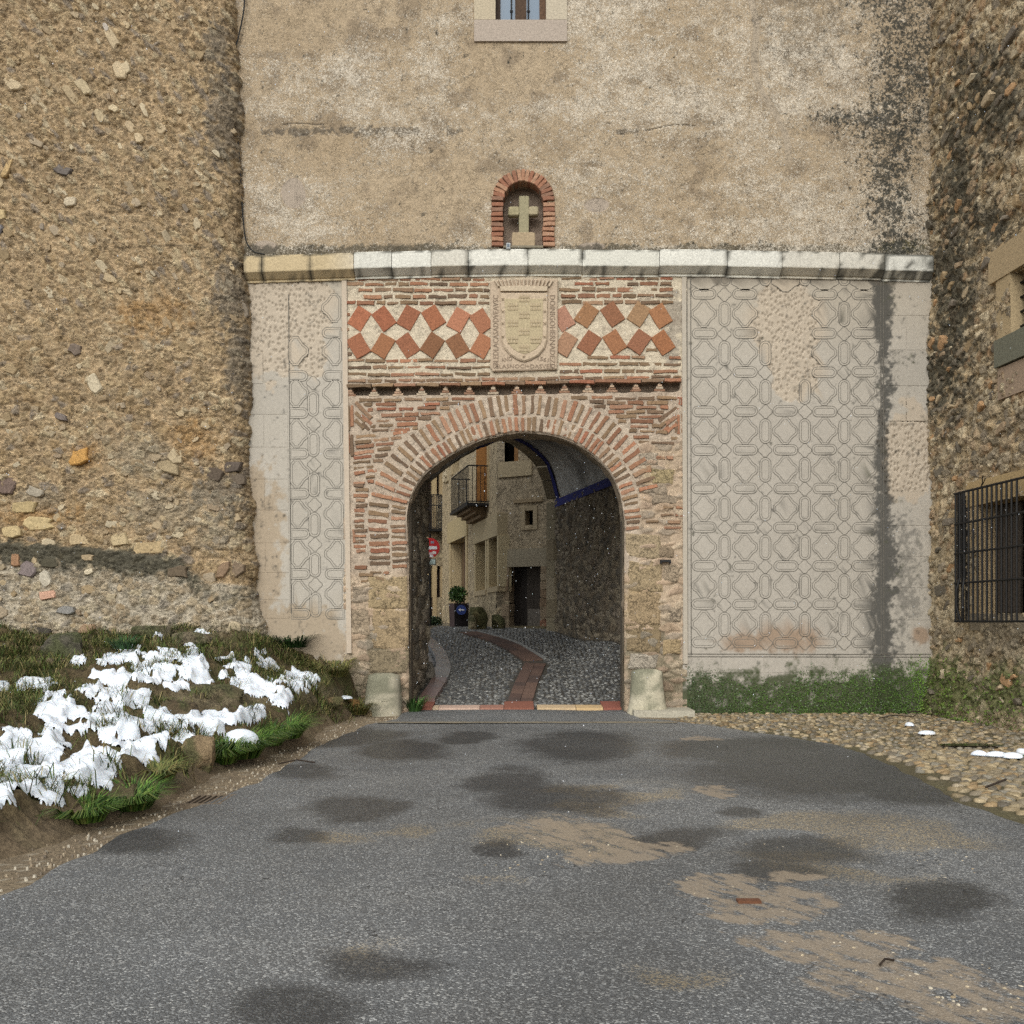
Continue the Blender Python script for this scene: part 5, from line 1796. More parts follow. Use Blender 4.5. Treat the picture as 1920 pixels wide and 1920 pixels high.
# barred window low on the side wall
w1_ = rw_box('window', 1.60, 2.97, -.5, -.46, 1.70, 3.47, m_dark, None, rwall)
rw_box('jamb_stone', 1.36, 1.62, -.45, .05, 1.72, 3.5, m_stone, (186, 160, 118), w1_)
rw_box('jamb_stone', 2.95, 3.25, -.45, .05, 1.72, 3.5, m_stone, (186, 150, 116), w1_)
rw_box('lintel', 1.30, 3.3, -.45, .07, 3.46, 3.85, m_stone, (180, 152, 104), w1_)
rw_box('sill', 1.36, 3.25, -.45, .06, 1.45, 1.72, m_stone, (140, 126, 104), w1_)
rw_box('shutter', 1.66, 2.3, -.30, -.25, 1.74, 3.44, m_wood, (84, 74, 64), w1_)
grl = thing('window_grille', 'black iron cage grille over the low window of the side building', 'window grille', (*rw_pt(2.2, .2), 1.6))
GS0, GS1, GO = 1.28, 3.02, .24
nb = 14
for k in range(nb):
    s = GS0 + (GS1 - GS0) * k / (nb - 1)
    p = rw_pt(s, GO)
    pts = [(p[0], p[1], 1.58), (p[0], p[1], 2.3), (p[0], p[1], 3.70)]
    if k in (1, 2):
        q = rw_pt(s + (.05 if k == 2 else -.02), GO + .05); q2 = rw_pt(s + (-.03 if k == 2 else .04), GO)
        pts = [(q2[0], q2[1], 1.58), (q[0], q[1], 1.85), (q[0], q[1], 2.1), (p[0], p[1], 2.3), (p[0], p[1], 3.70)]
    V, f = tube_vf(pts, .017, 6); mk('bar', V, f, m_iron, grl)
for z in (1.6, 2.22, 2.70, 3.18, 3.68):
    pts = [(*rw_pt(GS0 - .02, -.1), z), (*rw_pt(GS0 - .02, GO), z), (*rw_pt(GS1 + .3, GO), z), (*rw_pt(GS1 + .3, -.1), z)]
    V, f = tube_vf(pts, .02, 6); mk('rail', V, f, m_iron, grl)
for k in range(3):
    p = rw_pt(GS0 - .02, .05 + .07 * k)
    V, f = tube_vf([(p[0], p[1], 1.6), (p[0], p[1], 3.68)], .015, 6); mk('bar', V, f, m_iron, grl)
for (da, dz) in ((.10, .14), (.18, .10)):
    V, f = tube_vf([(*rw_pt(GS0 + .75, GO), 3.68), (*rw_pt(GS0 + .8 + da * .4, GO + .02), 3.74), (*rw_pt(GS0 + .8 + da, GO + .05), 3.70 + dz)], .008, 5)
    mk('wire_end', V, f, m_iron, grl)
# upper window of the side wall
w2_ = rw_box('window', 2.52, 3.78, -.6, -.56, 5.9, 6.9, m_dark, None, rwall)
rw_box('jamb_stone', 2.16, 2.56, -.55, .06, 5.92, 6.86, m_stone, (182, 158, 118), w2_)
rw_box('jamb_stone', 3.74, 4.1, -.55, .06, 5.92, 6.86, m_stone, (176, 154, 118), w2_)
rw_box('lintel', 1.98, 4.3, -.55, .09, 6.86, 7.35, m_stone, (178, 154, 116), w2_)
rw_box('sill', 2.2, 4.2, -.55, .12, 5.50, 5.92, m_stone, (116, 114, 96), w2_)
rw_box('apron', 2.24, 4.15, -.5, .07, 5.0, 5.49, m_stone, (164, 140, 116), w2_)
for k in range(4):
    V, f = tube_vf([(*rw_pt(2.56, -.1), 6.05 + .22 * k), (*rw_pt(3.75, -.1), 6.05 + .22 * k)], .02, 6); mk('bar', V, f, m_iron, w2_)
for k in range(5):
    V, f = tube_vf([(*rw_pt(2.7 + .22 * k, -.1), 5.9), (*rw_pt(2.7 + .22 * k, -.1), 6.88)], .02, 6); mk('bar', V, f, m_iron, w2_)

# ------------------------------------------------------------------ street inside the gate
x = np.arange(-6.0, 4.6, .09); y = np.arange(.45, 40, .12)
X, Y = np.meshgrid(x, y)
Zs = fl(X, Y)
c = mixc(lin((62, 60, 57)), lin((92, 88, 82)), fbm(X * 4, Y * 4, 241, 4))
street = sheet('street', X, Y, Zs - .012, c, m_wetpebble)
tag(street, kind='structure')
# path of the terracotta strip
pth = resample(np.array([at_floor(a_, b_) for a_, b_ in ((972, 1322), (985, 1285), (1004, 1244))]), .31)
pth2 = resample(np.array([at_floor(a_, b_) for a_, b_ in ((1000, 1238), (960, 1212), (915, 1195), (878, 1185))]), .36)


def near_strip(x, y):
    return min(np.min(np.hypot(pth[:, 0] - x, pth[:, 1] - y)), np.min(np.hypot(pth2[:, 0] - x, pth2[:, 1] - y)))


for P_ in (pth, pth2):
    for i in range(len(P_) - 1):
        a_, b_ = np.array(P_[i]), np.array(P_[i + 1])
        t = (b_ - a_)[:2]; t = t / np.linalg.norm(t); n2 = np.array((-t[1], t[0])) * .235
        for side in (0, 1):
            o0 = n2 * (-1 + side) + n2 * .02; o1 = n2 * (side) - n2 * .02
            g_ = t * .008
            quad = [a_[:2] + g_ + o0, b_[:2] - g_ + o0, b_[:2] - g_ + o1, a_[:2] + g_ + o1]
            V = []
            for dz in (-.04, .014 + random.uniform(-.004, .004)):
                for q in quad: V.append((q[0], q[1], float(fl(q[0], q[1])) + dz))
            V, f = hull8(V)
            mk('paving_tile', V, f, m_brick, street, lin(random.choice([(108, 84, 72), (98, 76, 66), (116, 90, 76), (92, 74, 66)])))
for i in range(len(pth2) - 1):
    a_, b_ = np.array(pth2[i]), np.array(pth2[i + 1])
    t = (b_ - a_)[:2]; t = t / np.linalg.norm(t); n2 = np.array((-t[1], t[0]))
    if n2[1] < 0: n2 = -n2
    quad = [a_[:2] + n2 * .25, b_[:2] + n2 * .25, b_[:2] + n2 * .31, a_[:2] + n2 * .31]
    V = []
    for dz in (-.04, .03):
        for q in quad: V.append((q[0], q[1], float(fl(q[0], q[1])) + dz))
    V, f = hull8(V); mk('edging_stone', V, f, m_stone, street, lin((150, 148, 142)))
# threshold stones
for (p0, p1, c_) in ((770, 811, (150, 92, 74)), (812, 822, (206, 178, 146)), (823, 899, (206, 172, 150)), (900, 944, (170, 120, 100)), (945, 1001, (148, 92, 72)), (1007, 1079, (206, 176, 134)), (1080, 1130, (208, 174, 122)), (1131, 1170, (158, 94, 76))):
    x0, x1 = fx(p0, .5), fx(p1, .5)
    y1 = .78 if c_[0] > 160 else 1.15
    V, f = hull8([(x0, .40, -.1), (x1, .40, -.1), (x1, y1, -.1), (x0, y1, -.1), (x0, .40, .045), (x1, .40, .045), (x1, y1, float(fl(x1, y1)) + .02), (x0, y1, float(fl(x0, y1)) + .02)])
    mk('threshold_stone', V, f, m_stone, street, lin(c_))
# pebbles set in the street
peb = []
for yy in np.arange(.85, 13.0, .075):
    for xx in np.arange(-2.2, 2.6, .085):
        x_ = xx + random.uniform(-.03, .03); y_ = yy + random.uniform(-.03, .03)
        if y_ < 1.0 and (x_ < -1.1 or x_ > 1.35): continue
        xr = np.interp(y_, (.58, 4, 9, 14), (2.4, 2.3, 1.1, 2.0)); xl = np.interp(y_, (.58, 3, 9, 14), (-1.75, -1.5, -2.4, -3))
        if x_ > xr or x_ < xl: continue
        if near_strip(x_, y_) < .30: continue
        peb.append((x_, y_))


def pebble_acc(A, x_, y_, z_, r_, hgt, c_, n=6, ax=1.0, an=0.0):
    th = np.arange(n) / n * 2 * math.pi + random.random()
    ca, sa = math.cos(an), math.sin(an)
    qx = np.cos(th) * r_ * ax; qy = np.sin(th) * r_
    P2 = np.c_[qx * ca - qy * sa, qx * sa + qy * ca]
    V = np.concatenate([np.c_[P2, np.full(n, -.02)], np.c_[P2 * .68, np.full(n, hgt * .8)], [[0, 0, hgt]]]) + np.array((x_, y_, z_))
    Fc = [(i, (i + 1) % n, n + (i + 1) % n, n + i) for i in range(n)] + [(n + i, n + (i + 1) % n, 2 * n) for i in range(n)]
    A.add(V, Fc, c_)


A = Acc()
pz = fl(np.array([p[0] for p in peb]), np.array([p[1] for p in peb]))
for (x_, y_), z_ in zip(peb, pz):
    pebble_acc(A, x_, y_, float(z_) - .008, random.uniform(.03, .042), random.uniform(.004, .016), lin(random.choice([(104, 103, 100), (88, 88, 86), (120, 118, 112), (78, 78, 77), (112, 108, 100), (142, 140, 134)])) * random.uniform(.8, 1.2), 6, random.uniform(1, 1.5), random.uniform(-.5, .5))
tag(A.build('street_pebbles', m_wetpebble, street, smooth=True), kind='stuff')
# kerbed pavement curving out of the passage on the left
outer = resample(catmull([at_floor(a_, b_) for a_, b_ in ((815, 1318), (834, 1288), (845, 1262), (840, 1238), (826, 1216), (806, 1200))], 6), .42)
for i in range(len(outer) - 1):
    a_, b_ = outer[i], outer[i + 1]
    ia = np.array((min(-1.62, a_[0] - .3), a_[1] + .05)); ib = np.array((min(-1.62, b_[0] - .3), b_[1] + .05))
    V = []
    for dz in (-.05, .09):
        for q in ((a_[0], a_[1]), (b_[0], b_[1]), (ib[0], ib[1]), (ia[0], ia[1])):
            e = .012
            V.append((q[0], q[1] + (e if q[1] == a_[1] else -e) * .5, float(fl(q[0], q[1])) + dz + random.uniform(-.006, .006)))
    V, f = hull8(V)
    mk('kerb_slab', V, f, m_wetpebble, street, lin(random.choice([(124, 96, 88), (116, 92, 84), (132, 112, 104), (108, 100, 96)])) if i < 4 else lin(random.choice([(128, 124, 120), (116, 112, 108)])))

# ------------------------------------------------------------------ houses beyond the gate
def seg_frame(p0, p1):
    p0 = np.array(p0, float); p1 = np.array(p1, float)
    L = np.linalg.norm(p1 - p0); d = (p1 - p0) / L
    n = np.array((d[1], -d[0]))
    if n[1] > 0 and abs(n[1]) > .3: n = -n
    return p0, d, n, L


def facade(name, p0, p1, nrm, z0, z1, opens, parent, cols, mort, seed, step=.045, amp=.03, rub=None):
    p0 = np.array(p0, float); p1 = np.array(p1, float)
    L = np.linalg.norm(p1 - p0); d = (p1 - p0) / L
    s = np.arange(0, L + step, step); z = np.arange(z0, z1 + step, step)
    S, Z = np.meshgrid(s, z)
    f1, f2, idr = vor(S * 4.2 + .5 * fbm(S * 2, Z * 2, seed), Z * 5.5, seed + 1)
    nf = fbm(S * 7, Z * 7, seed + 2, 5, .62)
    sh = sm(f2 - f1, .02, .25)
    rb = np.ones(S.shape) if rub is None else rub(S, Z)
    C = mixc(lin(mort) * .92, lin(mort) * 1.08, fbm(S * 1.5, Z * 1.5, seed + 3, 4))
    C = mixc(C, pal(idr, cols, .2), sh * rb * .8)
    C = mixc(C, lin((96, 84, 66)), sm(nf, .58, .74) * .5)
    hgt = amp * sh * rb + amp * .9 * (nf - .5)
    cs = S[:-1, :-1] + step / 2; cz = Z[:-1, :-1] + step / 2
    keep = np.ones(cs.shape, bool)
    for (s0, s1, q0, q1) in opens:
        keep &= ~((cs > s0) & (cs < s1) & (cz > q0) & (cz < q1))
    P = p0[None, None, :] + S[..., None] * d + hgt[..., None] * np.array(nrm)
    left = np.cross(np.r_[d, 0], (0, 0, 1))[:2] @ np.array(nrm) < 0
    return sheet(name, P[..., 0], P[..., 1], Z, C, m_rubble, parent, keep, flip=bool(left))


def hb(name, p0, d, n, s0, s1, o0, o1, z0, z1, mat, c, parent, j=.006):
    """box on a house front: s along it, o out of it"""
    p0 = np.array(p0); d = np.array(d); n = np.array(n)
    V = []
    for z in (z0, z1):
        for (s, o_) in ((s0, o1), (s1, o1), (s1, o0), (s0, o0)):
            p = p0 + d * (s + random.uniform(-j, j)) + n * (o_ + random.uniform(-j, j)); V.append((p[0], p[1], z + random.uniform(-j, j)))
    V, f = hull8(V)
    return mk(name, V, f, mat, parent, None if c is None else lin(c))


STO = [(200, 180, 140), (184, 164, 128), (208, 188, 150), (172, 154, 124), (194, 170, 130), (160, 144, 116)]
house = thing('stone_house', 'ochre stone house with iron balcony seen through the archway', 'house', (-1, 13, 1.4))
# short front beside the passage
q0 = np.array((-.42, 11.0)); q1 = np.array((2.2, 9.55))
d1 = (q1 - q0) / np.linalg.norm(q1 - q0); n1v = np.array((d1[1], -d1[0])); n1v = n1v if n1v[1] < 0 else -n1v


def s_at(px, p0, d):
    """distance along a house front to the view line through column px"""
    k = (px - 960) / F
    return float((k * (18 + p0[1]) - p0[0]) / (d[0] - k * d[1]))


def z_at(px, py, p0, d):
    s = s_at(px, p0, d); y = p0[1] + d[1] * s
    return 1.6 + (HZ - py) * (18 + y) / F


dr = (s_at(955, q0, d1), s_at(1014, q0, d1), 1.40, z_at(985, 1062, q0, d1))
sw = (s_at(985, q0, d1), s_at(1000, q0, d1), z_at(992, 985, q0, d1), z_at(992, 957, q0, d1))
up = (s_at(947, q0, d1), s_at(971, q0, d1), z_at(958, 866, q0, d1), 8.2)
facade('front_wall', q0, q1, n1v, 1.0, 8.3, [dr, sw, up], house, STO, (186, 168, 138), 301, .04, .03, lambda S, Z: .12 + .75 * sm(Z, 3.6, 2.6))
drp = hb('door', q0, d1, n1v, dr[0] - .02, dr[1] + .02, -.34, -.30, dr[2] - .1, dr[3] + .02, m_wood, (52, 46, 42), house)
for k in range(5):
    a_ = dr[0] + (dr[1] - dr[0]) * (.42 + k * .115)
    hb('plank', q0, d1, n1v, a_, a_ + (dr[1] - dr[0]) * .105, -.30, -.275 + .008 * (k % 2), dr[2], dr[3], m_wood, (74, 66, 58), drp)
hb('kick_panel', q0, d1, n1v, dr[0] + (dr[1] - dr[0]) * .45, dr[1] - .05, -.275, -.255, dr[2] + .05, dr[2] + .55, m_wood, (116, 108, 98), drp)
hb('lintel', q0, d1, n1v, dr[0] - .12, dr[1] + .25, -.3, .05, dr[3], dr[3] + .5, m_stone, (160, 148, 124), house, .012)
hb('doorstep', q0, d1, n1v, dr[0] + .1, dr[1] + .2, -.3, .12, 1.3, 1.47, m_stone, (124, 112, 84), house, .012)
for (a_, b_) in ((dr[0] - .22, dr[0] - .005), (dr[1] + .005, dr[1] + .22)):
    z = 1.35
    while z < dr[3] - .05:
        h_ = random.uniform(.22, .38); h_ = min(h_, dr[3] - z)
        hb('jamb_stone', q0, d1, n1v, a_, b_, -.3, .03 + random.uniform(0, .03), z + .01, z + h_ - .01, m_fieldstone, random.choice([(150, 130, 104), (140, 116, 90), (150, 108, 84), (160, 142, 116)]), house, .02)
        z += h_
swp = hb('window', q0, d1, n1v, sw[0] - .02, sw[1] + .02, -.3, -.27, sw[2] - .02, sw[3] + .02, m_dark, None, house)
for (a_, b_, c0, c1) in ((sw[0] - .13, sw[0], sw[2] - .12, sw[3] + .12), (sw[1], sw[1] + .13, sw[2] - .12, sw[3] + .12), (sw[0], sw[1], sw[3], sw[3] + .12), (sw[0], sw[1], sw[2] - .12, sw[2])):
    hb('frame', q0, d1, n1v, a_, b_, -.25, .035, c0, c1, m_stone, (176, 158, 126), swp, .008)
hb('frame', q0, d1, n1v, sw[0] - .35, sw[1] + .3, -.05, .05, sw[3] + .22, sw[3] + .32, m_stone, (166, 146, 114), swp, .012)
wu = hb('window', q0, d1, n1v, up[0] - .02, up[1] + .02, -.3, -.27, up[2], up[3], m_dark, None, house)
hb('shutter', q0, d1, n1v, (up[0] + up[1]) / 2, up[1], -.22, -.16, up[2], up[3], m_wood, (150, 108, 62), wu)
hb('sill', q0, d1, n1v, up[0] - .2, up[1] + .45, -.25, .05, up[2] - .42, up[2], m_stone, (180, 162, 128), wu)
# long front along the street
r0 = np.array((-.42, 11.0)); r1 = np.array((-2.62, 20.6))
d2 = (r1 - r0) / np.linalg.norm(r1 - r0); n2v = np.array((-d2[1], d2[0])); n2v = n2v if n2v[0] < 0 else -n2v
def so(px): return s_at(px, r0, d2)
def zo(px, py): return z_at(px, py, r0, d2)
wA = (so(934), so(917.5), zo(926, 1101), zo(926, 1007)); wB = (so(911.5), so(893), zo(902, 1108), zo(902, 1014))
dB = (so(874), so(846), 1.4, zo(860, 1012)); bdoor = (so(915), so(898), 5.15, 7.9); wC = (so(861), so(850), zo(855, 885), 7.6)
facade('long_wall', r0, r1, n2v, 1.0, 8.3, [wA, wB, dB, bdoor, wC], house, STO, (196, 176, 140), 311, .05, .03, lambda S, Z: .25 + .6 * sm(Z, 2.9, 2.3))
for (o_, nm) in ((wA, 'window'), (wB, 'window')):
    w_ = hb(nm, r0, d2, n2v, o_[0] - .02, o_[1] + .02, -.42, -.38, o_[2], o_[3], m_dark, None, house)
    for k in range(4):
        a_ = o_[0] + (o_[1] - o_[0]) * (.3 + k * .18)
        hb('plank', r0, d2, n2v, a_, a_ + (o_[1] - o_[0]) * .15, -.36, -.33, o_[2], o_[3], m_wood, (96, 84, 72), w_)
    hb('reveal', r0, d2, n2v, o_[1] - .02, o_[1] + .16, -.36, .03, o_[2], o_[3], m_stone, (190, 170, 128), w_)
    hb('reveal', r0, d2, n2v, o_[0] - .14, o_[0] + .01, -.36, .03, o_[2], o_[3], m_stone, (196, 178, 138), w_)
    hb('sill', r0, d2, n2v, o_[0] - .12, o_[1] + .14, -.36, .05, o_[2] - .14, o_[2], m_stone, (180, 160, 124), w_)
hb('lintel', r0, d2, n2v, wA[0] - .1, wB[1] + .3, -.35, .05, wA[3], wA[3] + .62, m_stone, (180, 162, 126), house)
hb('lintel', r0, d2, n2v, dB[0] - .4, dB[1] + .5, -.35, .06, dB[3], dB[3] + .75, m_stone, (188, 168, 124), house)
dw = hb('door', r0, d2, n2v, dB[0] - .02, dB[1] + .02, -.45, -.4, dB[2], dB[3], m_wood, (70, 48, 44), house)
for k in range(5):
    a_ = dB[0] + (dB[1] - dB[0]) * (.05 + k * .19)
    hb('plank', r0, d2, n2v, a_, a_ + (dB[1] - dB[0]) * .17, -.4, -.375, dB[2], dB[3], m_wood, random.choice([(120, 96, 68), (104, 82, 60), (86, 50, 52)]), dw)
for (a_, b_) in ((dB[0] - .35, dB[0]), (dB[1], dB[1] + .3)):
    hb('jamb_stone', r0, d2, n2v, a_, b_, -.38, .04, 1.4, dB[3], m_stone, (190, 168, 126), house)
bd = hb('balcony_door', r0, d2, n2v, bdoor[0] - .02, bdoor[1] + .02, -.3, -.26, bdoor[2], bdoor[3], m_dark, None, house)
hb('frame', r0, d2, n2v, bdoor[0] - .2, bdoor[0], -.25, .04, bdoor[2], bdoor[3], m_stone, (188, 166, 124), bd)
hb('frame', r0, d2, n2v, bdoor[1], bdoor[1] + .22, -.25, .04, bdoor[2], bdoor[3], m_stone, (176, 152, 110), bd)
# slatted blind leaf folded out beside the balcony door
lf = hb('shutter', r0, d2, n2v, bdoor[0] + .06, bdoor[0] + .1, -.02, .34, bdoor[2], bdoor[3], m_wood, (176, 120, 58), bd)
wc_ = hb('window', r0, d2, n2v, wC[0] - .02, wC[1] + .02, -.32, -.28, wC[2], wC[3], m_dark, None, house)
hb('frame', r0, d2, n2v, wC[1], wC[1] + .25, -.25, .04, wC[2], wC[3], m_stone, (186, 164, 124), wc_)
# balcony
bs0, bs1, bo = so(917) , so(917) + 3.0, .62
bal = hb('balcony', r0, d2, n2v, bs0, bs1, .0, bo + .04, 5.0, 5.08, m_iron, None, house)
nbars = 17
for k in range(nbars):
    s = bs0 + .02 + (bs1 - bs0 - .04) * k / (nbars - 1)
    p = r0 + d2 * s + n2v * bo
    V, f = tube_vf([(p[0], p[1], 5.06), (p[0], p[1], 6.16)], .011, 5); mk('bar', V, f, m_iron, bal)
for s in (bs0 + .02, bs1 - .02):
    for k in range(1, 5):
        p = r0 + d2 * s + n2v * bo * k / 5
        V, f = tube_vf([(p[0], p[1], 5.06), (p[0], p[1], 6.16)], .011, 5); mk('bar', V, f, m_iron, bal)
rail = [r0 + d2 * (bs0 + .02), r0 + d2 * (bs0 + .02) + n2v * bo, r0 + d2 * (bs1 - .02) + n2v * bo, r0 + d2 * (bs1 - .02)]
for z, rr in ((6.17, .022), (5.12, .016)):
    V, f = tube_vf([(p[0], p[1], z) for p in rail], rr, 6); mk('rail', V, f, m_iron, bal)
for z, a_ in ((4.90, .5), (4.80, .36), (4.70, .2)):
    hb('corbel', r0, d2, n2v, bs0 + .3, bs1 - .35, 0, a_, z, z + .1, m_stone, (140, 118, 90), bal)
# carved arms near the corner of the house
cs_ = so(838)
rel = hb('carved_shield', r0, d2, n2v, so(842), so(836), 0, .07, zo(838, 905), zo(838, 850), m_stone, (176, 160, 128), house)
for k in range(22):
    V, f = lump_vf(random.uniform(.06, .12), random.uniform(.05, .1), random.random() * 3, .06, 7)
    s_ = random.uniform(so(842), so(836)); z_ = random.uniform(zo(838, 905), zo(838, 850))
    p = r0 + d2 * s_ + n2v * .06
    mk('carving', frame_plane((p[0], p[1], z_), (d2[0], d2[1], 0), (0, 0, 1), (n2v[0], n2v[1], 0))(V), f, m_stone, rel, lin((184, 168, 138)))
V, f = hull8([(*(r0 - n2v * .6), .8), (*(r1 - n2v * .6), .8), (*(r1 - n2v * 6), .8), (2.5, 12, .8), (*(r0 - n2v * .6), 8.25), (*(r1 - n2v * .6), 8.25), (*(r1 - n2v * 6), 8.25), (2.5, 12, 8.25)])
mk('house_core', V, f, m_rubble, house, lin((130, 112, 88)))
V, f = hull8([(-.7, 10.5, 8.27), (-3.1, 21, 8.27), (4, 23, 8.27), (4.2, 9.3, 8.27), (-.1, 12.6, 9.2), (-1.2, 19, 9.2), (3.5, 20, 9.2), (3.5, 12, 9.2)])
mk('roof', V, f, m_brick, house, lin((150, 96, 70)))

# far house
house2 = thing('far_house', 'narrow far house front with a small balcony beyond the no entry sign', 'house', (-4.2, 21.2, 1.6))
t0 = np.array((-6.5, 20.2)); t1 = np.array((-2.4, 21.4))
d3 = (t1 - t0) / np.linalg.norm(t1 - t0); n3v = np.array((d3[1], -d3[0])); n3v = n3v if n3v[1] < 0 else -n3v
def s3(px): return s_at(px, t0, d3)
def z3(px, py): return z_at(px, py, t0, d3)
o1 = (s3(803), s3(812), 1.5, z3(808, 1062)); o2 = (s3(817), s3(826), z3(822, 1120), z3(822, 1062)); o3 = (s3(800), s3(812), z3(806, 995), 7.6); o4 = (s3(817), s3(824), z3(820, 930), z3(820, 885))
facade('front_wall', t0, t1, n3v, 1.2, 8.6, [o1, o2, o3, o4], house2, STO, (172, 150, 114), 321, .06, .03)
for o_, nm in ((o1, 'door'), (o2, 'window'), (o3, 'balcony_door'), (o4, 'window')):
    q_ = hb(nm, t0, d3, n3v, o_[0] - .02, o_[1] + .02, -.3, -.26, o_[2], o_[3], m_wood, (60, 46, 40), house2)
    hb('frame', t0, d3, n3v, o_[0] - .14, o_[0], -.2, .04, o_[2], o_[3], m_stone, (190, 166, 120), q_)
    hb('frame', t0, d3, n3v, o_[1], o_[1] + .14, -.2, .04, o_[2], o_[3], m_stone, (186, 160, 116), q_)
b2 = hb('balcony', t0, d3, n3v, s3(796), s3(823), 0, .6, z3(810, 998), z3(810, 994), m_iron, None, house2)
zb0, zb1 = z3(810, 995), z3(810, 931)
for k in range(9):
    s = s3(797) + (s3(822) - s3(797)) * k / 8
    p = t0 + d3 * s + n3v * .58
    V, f = tube_vf([(p[0], p[1], zb0), (p[0], p[1], zb1)], .016, 5); mk('bar', V, f, m_iron, b2)
for z in (zb0 + .05, zb1 - .4, zb1):
    pa = t0 + d3 * s3(797) + n3v * .58; pb = t0 + d3 * s3(822) + n3v * .58; pc = t0 + d3 * s3(822)
    V, f = tube_vf([(pa[0], pa[1], z), (pb[0], pb[1], z), (pc[0], pc[1], z)], .018, 5); mk('rail', V, f, m_iron, b2)
V, f = hull8([(*(t0 - n3v * .5), 1), (*(t1 - n3v * .5), 1), (*(t1 - n3v * 5), 1), (*(t0 - n3v * 5), 1), (*(t0 - n3v * .5), 8.5), (*(t1 - n3v * .5), 8.5), (*(t1 - n3v * 5), 8.5), (*(t0 - n3v * 5), 8.5)])
mk('house_core', V, f, m_rubble, house2, lin((130, 112, 88)))

# ------------------------------------------------------------------ street furniture beyond the gate
sy = 13.6
sx = fx(806, sy)
sg = thing('road_sign', 'round red no entry sign with a small white plate below', 'sign', (sx, sy, float(fl(sx, sy))))
V, f = tube_vf([(sx, sy + .05, float(fl(sx, sy)) - .05), (sx, sy + .05, fz(1000, sy))], .03, 8); mk('pole', V, f, m_iron, sg)


def disc(name, cx, cz, r_, y0, y1, mat, c, parent, n=28):
    V = [(cx + r_ * math.cos(2 * math.pi * k / n), y, cz + r_ * math.sin(2 * math.pi * k / n)) for y in (y0, y1) for k in range(n)]
    Fc = [tuple(range(n)), tuple(range(2 * n - 1, n - 1, -1))] + [(k, n + k, n + (k + 1) % n, (k + 1) % n) for k in range(n)]
    return mk(name, V, Fc, mat, parent, lin(c))


cz = fz(1027, sy); r_ = 18.5 * (18 + sy) / F
dsc = disc('disc', sx, cz, r_, sy - .0, sy + .03, m_paint, (206, 30, 34), sg)
V, f = box_vf(sx - r_ * .72, sx + r_ * .72, sy - .006, sy - .001, cz - r_ * .16, cz + r_ * .16); mk('white_bar', V, f, m_paint, dsc, lin((236, 236, 236)))
for (dx, dz, w_, h_, c_) in ((.25, .55, .16, .12, (150, 150, 170)), (.45, -.5, .18, .14, (230, 220, 214)), (.1, -.6, .16, .14, (220, 190, 190)), (.15, -.85, .2, .1, (236, 236, 236))):
    V, f = box_vf(sx + r_ * (dx - w_), sx + r_ * (dx + w_), sy - .005, sy - .001, cz + r_ * (dz - h_), cz + r_ * (dz + h_)); mk('sticker', V, f, m_paint, dsc, lin(c_))
pz0, pz1 = fz(1059, sy), fz(1047.5, sy)
V, f = box_vf(sx - .26, fx(817, sy), sy - .01, sy + .02, pz0, pz1); pt = mk('plate', V, f, m_paint, sg, lin((20, 30, 28)))
V, f = box_vf(sx - .24, fx(816, sy), sy - .016, sy - .011, pz0 + .02, pz1 - .02); mk('plate_face', V, f, m_paint, pt, lin((196, 214, 206)))
for k, (a_, b_) in enumerate(((-.14, .10), (-.16, .12), (-.1, .06))):
    V, f = box_vf(sx + a_, sx + b_, sy - .02, sy - .0165, pz0 + .045 + k * .04, pz0 + .058 + k * .04); mk('text_line', V, f, m_paint, pt, lin((60, 80, 76)))

# planter with the arrow sign
py_ = 12.2
pg = float(fl(fx(860, py_), py_))
pl_t = thing('planter', 'tall dark brown planter box with round blue arrow sign on its front', 'planter', (fx(860, py_), py_, pg))
zt = fz(1131, py_); zb = fz(1186, py_)
xa, xb, xc = fx(842, py_), fx(853, py_), fx(878, py_)
V, f = hull8([(xb, py_ - .1, zb), (xc, py_, zb), (xc - .1, py_ + .55, zb), (xb - .1, py_ + .5, zb), (xb - .01, py_ - .1, zt), (xc + .02, py_, zt), (xc - .1, py_ + .55, zt), (xb - .1, py_ + .5, zt)])
body = mk('body', V, f, m_wood, pl_t, lin((44, 38, 38)))
V, f = hull8([(xa + .02, py_ + .12, zb), (xb - .004, py_ - .1, zb), (xb - .004, py_ + .4, zb), (xa + .02, py_ + .5, zb), (xa - .02, py_ + .12, zt), (xb - .014, py_ - .1, zt), (xb - .014, py_ + .4, zt), (xa - .02, py_ + .5, zt)])
mk('side_panel', V, f, m_wood, pl_t, lin((96, 78, 74)))
cx, cz = fx(865, py_ - .12), fz(1143.5, py_ - .12); r_ = 9.3 * (18 + py_) / F
ds = disc('arrow_sign', cx, cz, r_, py_ - .16, py_ - .13, m_paint, (28, 62, 142), pl_t)
ah = r_ * .62
V = [(cx - ah, py_ - .168, cz), (cx - ah * .2, py_ - .168, cz - ah * .55), (cx - ah * .2, py_ - .168, cz - ah * .2), (cx + ah, py_ - .168, cz - ah * .2), (cx + ah, py_ - .168, cz + ah * .2), (cx - ah * .2, py_ - .168, cz + ah * .2), (cx - ah * .2, py_ - .168, cz + ah * .55)]
n = len(V); V2 = V + [(a_, py_ - .161, c_) for a_, b_, c_ in V]
mk('arrow', V2, [tuple(range(n))] + [(i, n + i, n + (i + 1) % n, (i + 1) % n) for i in range(n)], m_paint, ds, lin((230, 232, 236)))


